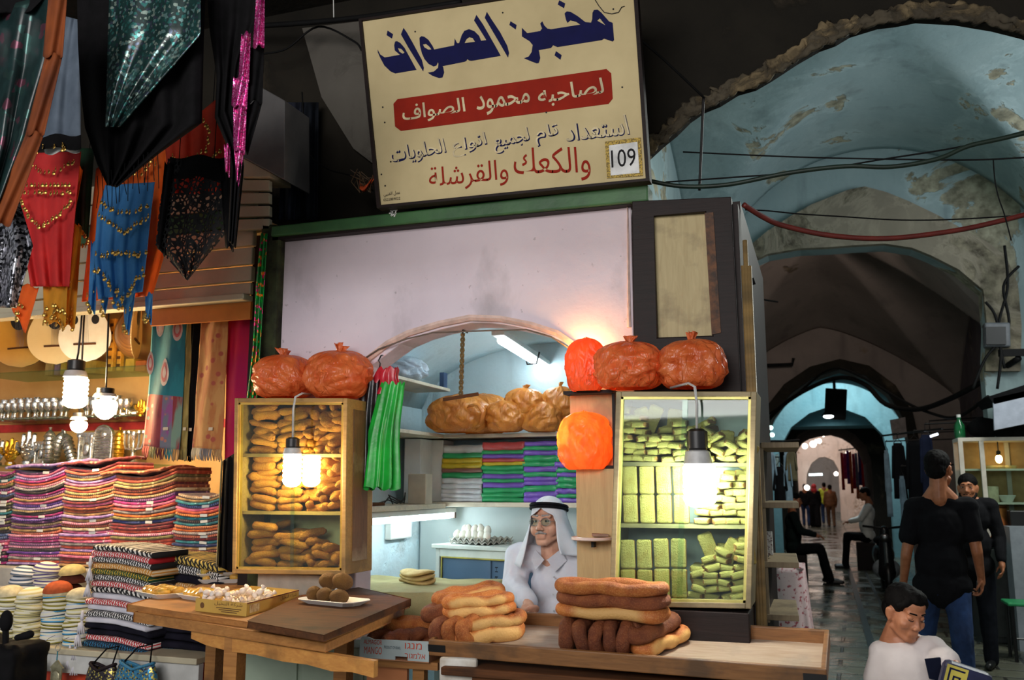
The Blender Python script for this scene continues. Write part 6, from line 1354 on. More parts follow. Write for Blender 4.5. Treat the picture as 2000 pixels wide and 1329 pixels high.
for i,(u,v) in enumerate(((176,1108),(172,1140),(160,1212),(154,1236),(148,1262),(136,1280),(146,1292))): tassel(u,v,3.87,'white tassel at the left edge of the front headscarf pile, %s from the top'%ordn(i),MATS['plain_white_cotton'])
for i,(u,v) in enumerate(((304,1108),(312,1126),(300,1140))): tassel(u,v,4.03,'yellow tassel left of the rear headscarf pile, %s from the top'%ordn(i),mat('yellow_yarn',(206,176,84),(176,146,60),bump=.3,scale=60),.06)
# ---------------------------------------------------------------- caps
def cap_mat(name,a,b,c=None):
    if name in MATS: return MATS[name]
    s=NT(name); v=s.co(); g=s.new('SeparateXYZ'); s.link(v,g.inputs[0]); z=g.outputs[2]
    w=s.step(s.math('SINE',s.math('MULTIPLY',z,330)),.0,.25); k=s.mix(w,a,b)
    s.color(k).set(Roughness=.85); s.bump(s.noise(240,2,v),.4,.002); return s.m
CAP=dict(ivory=(226,222,200),blue=(64,150,196),black=(34,32,32),white=(222,222,222),terracotta=(190,92,52),cream=(206,190,130),brown=(92,44,32),grey=(150,150,156),striped=(216,216,222),sand=(214,204,170))
def capmesh(key):
    c=CAP[key]
    M1={'ivory':cap_mat('ivory_cap',c,(206,196,140)),'striped':cap_mat('striped_cap',c,(84,76,130)),'grey':cap_mat('grey_cap',(214,216,220),(76,96,120)),'black':cap_mat('black_yellow_cap',c,(150,140,60)),'blue':cap_mat('blue_cap',c,(70,156,204)),'white':cap_mat('white_cap',c,(214,214,216))}.get(key) or mat(key+'_cap',c,tuple(x*.85 for x in c),rough=.85,scale=30,bump=.3)
    m=MB(); n=10; m.lathe([(.0735,.0),(.0745,.003)]+[(.0735*math.cos(PI/2*i/n)**.9+.0003,.003+.052*math.sin(PI/2*i/n)) for i in range(n+1)],(0,0,0),28)
    m.mi=[0]*len(m.f)
    me=MATS.get('cap_band_'+key) or mat('cap_band_'+key,tuple(x*.35 for x in c) if key in('white','blue','ivory') else tuple(min(255,x*1.1) for x in c),bump=0)
    for k in range(28): m.mi[k]=1
    return m.build('skullcap',[M1,me],smooth=50,origin=(0,0,0))
CP={}
def caps(u,vb,vt,Y,zb,seq,where):
    p=AY(u,vb,Y); n=len(seq); top=AY(u,vt,Y).z-.055; h=max((top-zb)/(max(n-1,1)),.008); r=random.Random(u)
    for i in range(n):
        k=seq[n-1-i]; lab='%s skullcap, %s from top of %s'%({'black':'black and yellow','striped':'white and violet striped','grey':'white and grey striped'}.get(k,k),ordn(n-1-i),where)
        M_=TR((p.x+r.uniform(-.006,.006),Y+.07+r.uniform(-.006,.006),zb+.001+i*h),(r.uniform(-.10,.10),r.uniform(-.10,.10),r.uniform(0,6)),r.uniform(.97,1.03))
        if k not in CP: o=capmesh(k); tag(o,'x','cap'); CP[k]=o; dup(o,M_,lab,'skullcaps on the ledge',first=True)
        else: dup(CP[k],M_,lab,'skullcaps on the ledge')
W1=['ivory']*16; W2=['terracotta','sand','blue','black','black','black','blue','white','blue','blue','black','black','white','blue','white','black']; W3=['sand','black','blue','white','ivory','white','black','black','black','white','blue','white','black','blue']
caps(33,1250,1150,3.93,LZ,W1,'ivory stack at the left of the ledge'); caps(86,1255,1138,3.92,LZ,W2,'blue and black stack on the ledge'); caps(131,1262,1150,3.91,LZ,W3,'mixed stack beside the headscarf pile'); caps(-6,1240,1146,3.94,LZ,['sand','black','ivory','white','black','ivory','sand','white','black','ivory'],'stack cut by the left edge')
zc2=AY(70,1158,4.08).z
m=MB(); m.bbox((-4.95,4.09,LZ),(-4.10,4.28,zc2)); tag(m.build('cap_riser',M_step,bevel=.005),'low grey riser behind the front cap stacks','riser')
caps(24,1158,1108,4.08,zc2,['grey','grey','grey'],'rear left stack on the riser'); caps(70,1158,1100,4.08,zc2,['striped','striped','striped','grey'],'rear middle stack on the riser'); caps(118,1158,1104,4.08,zc2,['cream','brown','brown'],'rear right stack on the riser')
# ---------------------------------------------------------------- glass shelves and what stands on them
SHZ=[AY(140,v,4.78).z for v in (722,816,908)]; XS0,XS1=-5.75,AY(290,816,4.78).x
for z,w_ in zip(SHZ,('upper','middle','lower')):
    m=MB(); m.bbox((XS0,4.76,z-.008),(XS1,5.22,z)); o=m.build('glass_shelf',M_gedge); tag(o,'%s glass shelf on the back wall of the stall'%w_,'shelf')
M_silv=mat('embossed_silver',(206,208,206),(150,150,146),rough=.25,metal=.9,scale=60,bump=.9,bscale=90,bdist=.004); M_gilt=mat('embossed_gold',(222,176,60),(176,130,36),rough=.28,metal=.9,scale=60,bump=.9,bscale=90,bdist=.004)
def proto(kind,mt):
    m=MB()
    if kind=='goblet': m.lathe([(.020,0),(.021,.004),(.008,.010),(.005,.026),(.009,.034),(.020,.044),(.023,.062),(.021,.075),(.018,.076),(.017,.05)],(0,0,0),14)
    if kind=='candlestick':
        m.lathe([(.028,0),(.030,.005),(.012,.014),(.007,.040),(.013,.050),(.006,.062),(.006,.085),(.014,.10),(.012,.112)],(0,0,0),14)
        for s in (-1,1):
            for q in (.022,.042): m.tube([(0,0,.05),(s*q*.8,0,.055),(s*q,0,.075),(s*q,0,.105)],.0045,6)
            for q in (.022,.042): m.lathe([(.004,0),(.009,.006),(.008,.014)],(s*q,0,.102),8)
    if kind=='hamsa':
        m.ell((0,0,.05),(.034,.008,.038),None,16,10)
        for x,h in ((-.022,.095),(0,.105),(.022,.095)): m.capsule((x,0,.06),(x,0,h),.0095,.007,8,3,.8)
        for s in (-1,1): m.tube([(s*.030,0,.045),(s*.046,0,.055),(s*.048,0,.075)],[.009,.009,.005],8)
        for k in range(7): a=k*.9; m.ell((.018*math.cos(a),-.008,.05+.018*math.sin(a)),.005,None,6,4)
        m.ell((0,-.009,.05),(.011,.005,.008),None,8,6); m.lathe([(.02,0),(.02,.012),(.012,.016)],(0,0,0),10)
    if kind=='plaque':
        w,h=.045,.15; q=[(-w,0,0),(w,0,0),(w,0,h-w)]+[(w*math.cos(a),0,h-w+w*math.sin(a)) for a in [PI*i/10 for i in range(1,10)]]+[(-w,0,h-w)]
        m.prism([V(p) for p in q],(0,.014,0))
        for k in range(12): m.capsule((-w*.75,-.002,.016+k*.0105),(w*.75,-.002,.016+k*.0105),.004,.004,6,2)
        m.tube([V(p)+V((0,-.002,0)) for p in q],.005,6,closed=True); m.ell((0,-.004,h-.034),(.016,.006,.016),None,10,6)
    if kind=='frame':
        w,h=.042,.125; m.bbox((-w,0,0),(w,.012,h))
        for s in (-1,1): m.lathe([(.008,0),(.009,.006),(.006,.012),(.006,.09),(.009,.098),(.008,.104)],(s*.03,-.006,.010),10)
        m.bbox((-w,-.012,0),(w,0,.012)); m.bbox((-w,-.010,h-.016),(w,0,h)); m.ell((0,-.004,.06),(.016,.006,.028),None,10,6)
    if kind=='case':
        m.lathe([(.003,0),(.014,.010),(.020,.02),(.020,.12),(.014,.13),(.004,.14),(.007,.15)],(0,0,0),14)
        for k in range(6): m.tube([(.021*math.cos(a),.021*math.sin(a),.028+.017*k) for a in [2*PI*i/14 for i in range(14)]],.003,5,closed=True)
    if kind=='pot': m.lathe([(.02,0),(.026,.004),(.034,.02),(.030,.045),(.014,.060),(.016,.072),(.020,.078)],(0,0,0),16); m.tube([(.03,0,.03),(.052,0,.04),(.048,0,.06),(.02,0,.062)],.004,6); m.tube([(-.03,0,.03),(-.05,0,.05),(-.056,0,.068)],[.006,.004,.003],6)
    nm={'goblet':'silver_goblet','candlestick':'branched_candlestick','hamsa':'hand_amulet','plaque':'arched_plaque','frame':'framed_relief','case':'scroll_case','pot':'coffee_pot'}[kind]
    return m.build(nm,mt,smooth=40,origin=(0,0,0))
PR={}; 
def stand(kind,mt,u,z,Y,label,group=None,rz=0,sc=1,ty=0):
    k=(kind,mt.name); p=AY(u,800,Y); M_=TR((p.x,Y,z+.001),(ty,0,rz),sc)
    if k not in PR: PR[k]=tag(proto(kind,mt),'x','ornament'); return dup(PR[k],M_,label,group,first=True)
    return dup(PR[k],M_,label,group)
r=random.Random(41)
for i,u in enumerate((4,17,30,43,56,69,82,95,108,121,172,182,236,248)): stand('goblet',M_silv,u,SHZ[1],4.82,'small silver goblet in the front row on the middle glass shelf','silver goblets on the middle shelf',r.random()*6,1.55)
for i,u in enumerate((10,26,42,58,74,90,106,130,168,188,228)): stand('goblet',M_silv,u,SHZ[1],4.96,'taller silver goblet in the back row on the middle glass shelf','tall silver goblets on the middle shelf',r.random()*6,2.1)
for i,(u,l) in enumerate(((40,'left'),(60,'right'))): stand('candlestick',M_silv,u,SHZ[1],5.08,'silver branched candlestick, %s one of two at the back of the middle shelf'%l,None,0,1.6)
stand('candlestick',M_silv,204,SHZ[1],5.02,'silver branched candlestick behind the round bulb',None,.2,1.3); stand('candlestick',M_silv,222,SHZ[1],5.06,'silver branched candlestick right of the round bulb',None,0,1.25)
stand('pot',M_silv,256,SHZ[1],4.92,'silver coffee pot near the right end of the middle shelf',None,.4,1.2); stand('hamsa',M_gilt,276,SHZ[1],4.86,'gilt hand amulet at the right end of the middle shelf',None,0,1.05); stand('pot',M_gilt,262,SHZ[1],5.08,'brass coffee pot behind the silver one on the middle shelf',None,1.2,1.4)
for k,mt,u,l,sc,rz in (('hamsa',M_silv,3,'silver hand amulet at the left end of the lower shelf',1.0,0),('hamsa',M_gilt,29,'yellow gilt hand amulet on the lower glass shelf',1.0,.1),('hamsa',M_silv,62,'large silver hand amulet on the lower glass shelf',1.25,0),('frame',M_silv,86,'small silver relief between the large hand amulet and the scroll cases',.75,0),('case',M_silv,102,'upright silver scroll case on the lower shelf',1.0,0),('frame',M_silv,174,'silver framed relief with columns on the lower shelf',1.0,0),('plaque',M_silv,206,'silver arched plaque with ribbed relief on the lower shelf',1.0,0),('case',M_gilt,238,'pale gilt scroll case right of the arched plaque',.95,0),('candlestick',M_silv,266,'silver branched candlestick at the right end of the lower shelf',1.1,0)): stand(k,mt,u,SHZ[2],4.86,l,None,rz,sc*1.75)
o=stand('case',M_silv,112,SHZ[2],4.90,'tall silver scroll case leaning right behind the upright one',None,0,1.2); o.matrix_local=TR((AY(106,800,4.9).x,4.92,SHZ[2]+.004),(0,.30,0),1.7)
o=stand('case',M_silv,140,SHZ[2],4.90,'silver scroll case leaning left in the middle of the lower shelf',None,0,1.2); o.matrix_local=TR((AY(148,800,4.9).x,4.92,SHZ[2]+.004),(0,-.42,0),1.7)
for i,(u,v) in enumerate(((20,905),(52,909),(96,909),(240,809),(262,807))):
    p=AY(u,v,4.765); m=MB(); m.box(p,(.03,.003,.014)); tag(m.build('price_label',M_white),'small white price label on a glass shelf edge, %s from the left'%ordn(i),'label')
# books, boxes and ouds on the top shelf
M_inl=mat('inlaid_yellow_wood',(222,162,62),(196,124,40),rough=.4,scale=30,bump=.2)
for i,(u0,u1,v0,l) in enumerate(((207,226,622,'inlaid yellow board leaning upright, left of the pair on the top shelf'),(227,241,626,'inlaid yellow board leaning upright, right of the pair on the top shelf'))):
    a,b=AY(u0,718,4.95),AY(u1,v0,4.95); t=thing('game_board',l,'board',((a.x+b.x)/2,4.95,SHZ[0])); m=MB(); m.bbox((a.x,4.95,SHZ[0]+.001),(b.x,4.985,b.z)); m.build('case',M_inl,t,bevel=.004)
    for k in range(6): m=MB(); z=lerp(SHZ[0],b.z,(k+.7)/6.5); m.box(((a.x+b.x)/2,4.948,z),(.028,.004,.02)); m.build('inlay',M_dkbrd,t)
for i,(u0,u1,v0,c) in enumerate(((88,104,698,(190,150,96)),(106,116,700,(150,120,150)),(118,128,699,(206,170,80)),(130,146,703,(176,110,60)),(164,188,704,(196,150,70)),(244,262,700,(214,160,64)),(264,284,704,(190,90,40)))):
    a,b=AY(u0,718,5.0),AY(u1,v0,5.0); m=MB(); m.bbox((a.x,5.0,SHZ[0]+.001),(b.x,5.12,max(b.z,SHZ[0]+.06))); tag(m.build('small_box',mat('boxcol%d'%i if 0 else ['tan_box','mauve_box','straw_box','brown_box','ochre_box','honey_box','rust_box'][i],c,bump=0),bevel=.004),'small %s box standing on the top glass shelf'%['tan','mauve','straw yellow','brown','ochre','honey coloured','rust coloured'][i],'box')
M_face=mat('pale_spruce_face',(226,206,160),(212,188,140),rough=.45,scale=3,bump=.03); M_facew=mat('white_oud_face',(226,224,216),(216,212,202),rough=.4,bump=0); M_facey=mat('yellow_oud_face',(226,172,62),(206,150,44),rough=.4,scale=3,bump=.03)
M_rib=wood('striped_rib_wood',(92,58,36),(150,104,58),rough=.28,scale=(26,1,1),bump=.05,grain=3)
def oud(label,u,v,Y,w,face,rz,ry=0,holes=2,lean=0):
    c=AY(u,v,Y); t=thing('oud',label,'musical instrument',c); t.rotation_euler=(lean,ry,rz); L=w*1.32; n=24
    def prof(s): return w*.5*math.sin(PI*s**.72)**.72 if 0<s<1 else 0
    m=MB()
    def fn(uu,vv):
        s=vv; a=PI*uu; rr=max(prof(s),.012 if s>.5 else .001); return (rr*math.cos(a),.55*rr*2*math.sin(a)*.75,-L*.5+L*s)
    m.sheet(fn,22,30); m.build('bowl',M_rib,t,smooth=True,local=True)
    pts=[(prof(i/n),0,-L*.5+L*i/n) for i in range(n+1)]; out=[V((max(x,.001),-.002,z)) for x,_,z in pts]+[V((-max(x,.001),-.002,z)) for x,_,z in reversed(pts)]
    m=MB(); m.prism(out,(0,.006,0)); m.build('face',face,t,local=True)
    for k in range(holes):
        m=MB(); x=(0 if holes==1 else (-1+2*k)*w*.20); m.lathe([(w*.075 if holes>1 else w*.13,0),(w*.075 if holes>1 else w*.13,.001)],(x,-.004,L*.16),16,(PI/2,0,0),1,1.3); m.build('sound_hole',M_black,t,local=True)
    m=MB(); m.box((0,-.008,-L*.22),(w*.42,.010,.012)); m.build('bridge',M_dkbrd,t,local=True)
    for k in range(6): m=MB(); x=(-2.5+k)*.010; m.tube([(x,-.010,-L*.21),(x*.5,-.010,L*.62)],.0009,4); m.build('string',M_metal,t,local=True)
    m=MB(); m.hexa([V(p) for p in ((-.024,-.006,L*.44),(.024,-.006,L*.44),(.024,.03,L*.44),(-.024,.03,L*.44),(-.018,-.006,L*.82),(.018,-.006,L*.82),(.018,.02,L*.82),(-.018,.02,L*.82))]); m.build('neck',M_dkbrd,t,local=True,bevel=.004)
    return t
oud('oud with a yellow face at the far left of the top shelf',38,650,4.98,.40,M_facey,R(38),R(-8),1)
oud('oud with a pale beige face between the yellow and the white ouds',108,648,4.86,.36,M_face,R(42),R(-6),1)
oud('oud with a white face and two round holes behind the hanging bulb',166,645,4.76,.34,M_facew,R(30),R(-4),2)
oud('oud with a dark glossy striped bowl at the right end of the top shelf',268,640,4.95,.34,M_face,R(120),R(6),1)
# pendants and bags below the ledge
M_pew=mat('tarnished_pewter',(176,170,140),(120,116,90),rough=.4,metal=.6,scale=20,bump=.5)
for i,(u,v,c,l) in enumerate(((82,1300,'drop','drop shaped pewter pendant on a key ring under the ledge'),(110,1304,'house','house shaped pewter pendant on a key ring under the ledge'))):
    p=AY(u,v,3.80); t=thing('key_ring',l,'pendant',p)
    m=MB(); m.tube([p+V((.016*math.cos(a),0,.095+.016*math.sin(a))) for a in [2*PI*k/18 for k in range(18)]],.0016,6,closed=True); m.build('ring',M_metal,t,smooth=True)
    m=MB(); m.tube([p+V((0,0,.08)),p+V((0,0,.035))],.003,6); m.build('bead_chain',mat('turquoise_bead',(40,130,150),bump=0),t)
    m=MB()
    if c=='drop': m.lathe([(.002,.04),(.012,.02),(.030,-.02),(.036,-.06),(.026,-.09),(.003,-.10)],p,16,None,1,.3)
    else: m.prism([p+V(q) for q in ((-.045,0,-.004),(0,0,.036),(.045,0,-.004),(.034,0,-.008),(.034,0,-.10),(-.034,0,-.10),(-.034,0,-.008))],(0,.008,0)); m.ell(p+V((0,-.002,-.05)),(.028,.006,.034),None,14,8)
    m.build('pendant',M_pew,t,smooth=40)
    m=MB(); m.tube([p+V((0,0,.111)),p+V((0,.03,.13)),p+V((0,.07,.14))],.0016,5); m.build('hook',M_metal,t)
for i,(u0,u1,v0,c,b,l) in enumerate(((166,232,1300,'dark',(44,36,40),'dark embroidered purse hanging under the ledge'),(222,310,1298,'blue',(60,136,176),'blue embroidered purse with bright beads hanging under the ledge'))):
    a,e=AY(u0,1360,3.76),AY(u1,v0,3.76); W=e.x-a.x; t=thing('embroidered_purse',l,'purse',((a.x+e.x)/2,3.76,a.z))
    m=MB(); m.sheet(lambda u,v:(lerp(a.x,e.x,.5+.5*math.cos(u*2*PI)*(1-.25*v**3)),3.76+.05*math.sin(u*2*PI)*(1-.4*v),lerp(a.z,e.z-.03*(1-abs(math.cos(u*2*PI))),v)),36,16,.004); m.build('pouch',sequin('bead_embroidery_'+c,b,[b,(196,180,90),(60,50,60),(150,160,90)],130,.5),t,smooth=True)
    m=MB(); m.tube([V((lerp(a.x,e.x,.5+.5*math.cos(q)*.76),3.76+.032*math.sin(q),e.z-.03*(1-abs(math.cos(q)))+.002)) for q in [2*PI*k/28 for k in range(28)]],.008,6,closed=True); m.build('rim',mat('purse_rim_'+c,b,bump=.3,scale=60),t,smooth=True)
    m=MB(); m.tube([V((lerp(a.x,e.x,.2),3.76,e.z)),V((lerp(a.x,e.x,.3),3.82,e.z+.06)),V((lerp(a.x,e.x,.5),3.86,e.z+.07)),V((lerp(a.x,e.x,.8),3.76,e.z))],.004,6); m.build('strap',M_blk,t,smooth=True)
# dark bag close to the viewer at the lower left corner
p=AY(18,1330,2.35); t=thing('black_bag','black bag with an upright strap loop, close by at the lower left corner','bag',(p.x,p.y,p.z-.25))
m=MB(); m.box(p+V((-.10,0,-.10)),(.34,.16,.44),(.05,.04,.1)); m.box(p+V((-.14,.0,.06)),(.20,.12,.16),(0,.25,.2)); wrinkle(remesh(m,.012,8),.016,9).build('body',M_blk,t,smooth=True)
q=AY(12,1214,2.35); m=MB(); m.ell(q,(.024,.018,.036)); m.build('strap_loop',M_blk,t,smooth=True); m=MB(); m.tube([q+V((0,0,-.02)),p+V((-.02,0,.06))],.010,8); m.build('strap',M_blk,t,smooth=True); m=MB(); m.capsule(AY(34,1246,2.35),AY(58,1240,2.35),.010,.014); m.build('buckle_bar',M_blk,t,smooth=True)
# support under the bag: a low crate
m=MB(); m.bbox((p.x-.22,2.2,0),(p.x+.18,2.55,p.z-.36)); tag(m.build('low_crate',M_dkwood,bevel=.008),'dark low crate under the black bag','crate')
# bulbs of the stall
cfl('hanging_lamp','ribbed lamp with a black socket hanging in front of the white oud',None,150,703,738,798,4.12,36,M_cflw,path=[V((AY(164,560,4.12).x,4.12,2.985)),AY(164,560,4.12),AY(158,640,4.12),AY(153,690,4.12),AY(150,705,4.12)],cord=M_sock)
cfl('hanging_lamp','round bulb glowing in front of the middle glass shelf',None,207,758,776,820,4.20,36,M_cflw,path=[V((AY(212,560,4.2).x,4.2,2.985)),AY(207,760,4.2)],cord=M_sock,ball=True)
cfl('hanging_lamp','small round bulb low between the glass shelves',None,155,806,820,846,4.30,25,M_cflw,path=[V((AY(166,560,4.3).x,4.3,2.985)),AY(155,808,4.30)],cord=M_sock,ball=True)
# ---------------------------------------------------------------- the lane: overhead cables
def cable(label,px,Y,rad,mt,name='overhead_cable'):
    pts=[AY(u,v,Y if not isinstance(Y,(tuple,list)) else lerp(Y[0],Y[1],i/(len(px)-1))) for i,(u,v) in enumerate(px)]
    # smooth the run
    q=[]
    for i in range(len(pts)-1):
        p0,p1,p2,p3=pts[max(i-1,0)],pts[i],pts[i+1],pts[min(i+2,len(pts)-1)]
        for k in range(6):
            t=k/6; q.append(.5*((2*p1)+(p2-p0)*t+(2*p0-5*p1+4*p2-p3)*t*t+(3*p1-p0-3*p2+p3)*t**3))
    q.append(pts[-1]); m=MB(); m.tube(q,rad,7); return tag(m.build(name,mt,smooth=True),label,'cable')
M_gcab=mat('dark_green_sheath',(30,48,36),(22,36,28),rough=.5,bump=.1); M_rcab=mat('dark_red_sheath',(112,40,30),(92,32,26),rough=.5,bump=.05); M_bcab=mat('black_sheath',(22,22,22),rough=.6,bump=0)
cable('thick dark green cable sagging across the blue vault',[(1262,352),(1330,364),(1420,361),(1540,338),(1650,325),(1740,326),(1830,311),(1890,286),(1960,270),(2060,246)],(4.2,4.34),.011,M_gcab)
cable('thin black wire strung straight across the blue vault above the green cable',[(1334,297),(1560,307),(1800,312),(1920,312),(2060,304)],(4.5,4.36),.004,M_bcab)
cable('thin black wire running beside the thick green cable',[(1300,356),(1440,346),(1570,336),(1720,312),(1890,284),(2060,240)],(4.25,4.36),.004,M_bcab)
cable('dark red cable hanging in a wide curve across the arch',[(1452,400),(1490,424),(1530,441),(1620,460),(1730,466),(1850,453),(1940,435),(2060,404)],(4.1,4.7),.013,M_rcab)
cable('thin wire just above the red cable',[(1456,410),(1500,412),(1560,418),(1640,423),(1760,430),(1880,428),(2060,416)],(4.15,4.75),.0035,M_bcab)
cable('thin wire hanging down from the straight wire at the right',[(1940,312),(1943,350),(1950,385),(1962,420),(1975,470)],4.6,.003,M_bcab)
cable('upright iron rod in front of the near arch',[(1374,190),(1371,260),(1366,372)],4.3,.007,M_dkmetal,'iron_rod')
cable('slanting rope from the sign corner to the iron rod',[(1246,74),(1300,120),(1376,192)],(3.9,4.3),.006,M_bcab,'tie_rope')
cable('dark beam like cable crossing behind the sign top',[(480,52),(600,44),(720,32),(900,4)],(4.2,4.0),.016,M_bcab)
cable('tangled dark cable hanging left of the sign',[(515,105),(560,95),(622,52),(690,80),(706,98)],4.2,.006,M_bcab)
cable('thin wire drooping left of the sign to the green beam',[(590,180),(600,290),(640,330),(690,345),(735,378)],4.15,.004,M_bcab)
cable('white string hanging above the sign at its left',[(651,-20),(652,34)],3.95,.003,M_white,'string')
cable('old cables bundled along the far arch',[(1478,850),(1520,800),(1575,762),(1640,738),(1690,752),(1730,790),(1790,800),(1850,782),(1925,742),(1990,700)],(16.7,11.2),.035,M_bcab)
cable('second sagging cable over the far arch',[(1490,818),(1550,776),(1620,722),(1680,735),(1760,782),(1820,808),(1870,815),(1930,775)],(16.6,11.2),.020,M_bcab)
cable('wire on the left brown vault',[(1462,572),(1490,585),(1520,590)],11.6,.012,M_bcab)
for i,(pts) in enumerate(([(1925,590),(1945,620),(1955,690),(1948,760)],[(1962,480),(1968,560),(1950,640),(1962,720)],[(1990,520),(1960,560),(1970,640),(1925,700),(1900,760)])): cable('loose cable hanging on the right pier, %s from the left'%ordn(i),pts,11.15,.016,M_bcab)
m=MB(); pts=[(1470,715),(1548,712),(1550,700)]; m.tube([AY(u,v,16.9) for u,v in pts],.03,6); tag(m.build('iron_bracket',M_bcab),'black iron bracket sticking out of the brown vault wall above the far arch','bracket')
m=MB(); m.bar(AY(1452,556,4.4),AY(1474,549,4.4),.02,.03); tag(m.build('pipe_clamp',M_bcab),'small black clamp beside the corner pipes','clamp')
# orange rag behind the sign, dark recess shapes
m=MB(); m.sheet(lambda u,v:AY(702+28*u,352+10*math.sin(u*4)+16*v*(1-.6*u),4.1+.04*math.sin(u*7+v*4)),12,8,.004); tag(m.build('orange_rag',mat('orange_rag_cloth',(226,92,36),(196,72,26),bump=.3),smooth=True),'scrap of orange plastic caught left of the sign','rag')
m=MB(); r=random.Random(6)
for k in range(14): a=AY(700+r.uniform(0,30),365+r.uniform(0,12),4.1); m.tube([a,a+V((r.uniform(-.06,.05),r.uniform(-.04,.04),.03+.05*r.random())),a+V((r.uniform(-.1,.1),0,r.uniform(.02,.14)))],.003,4)
tag(m.build('dry_twigs',mat('dry_twig',(92,70,44),(70,52,34)),),'bunch of dry twigs on the green beam beside the sign','twigs')
m=MB(); m.prism([AY(u,v,4.36) for u,v in ((590,55),(716,40),(742,330),(690,290),(628,190))],(0,.03,0)); struct(m.build('trim_grey_stone_patch',plaster('grey_lime_patch',(104,100,92),(84,80,74),(60,56,50),(120,116,106),.5,.6,2.4,7)))
for u0,u1,u2,u3,c,l in ((552,592,545,580,(44,50,70),'dark blue'),(588,622,578,620,(34,38,46),'dark grey')):  # dark sheets that paint the shade of the recess, no cloth hangs there
    m=MB(); m.sheet(lambda u,v:AY(lerp(lerp(u0,u1,u),lerp(u2,u3,u),v),lerp(200,430,v),4.30+.03*math.sin(u*9)),14,10,.004); tag(m.build('recess_dark_sheet',mat('tarp_'+l.split()[1],c,tuple(x*.7 for x in c)),smooth=True),l+' sheet standing in for the dark recess left of the sign','sheet')
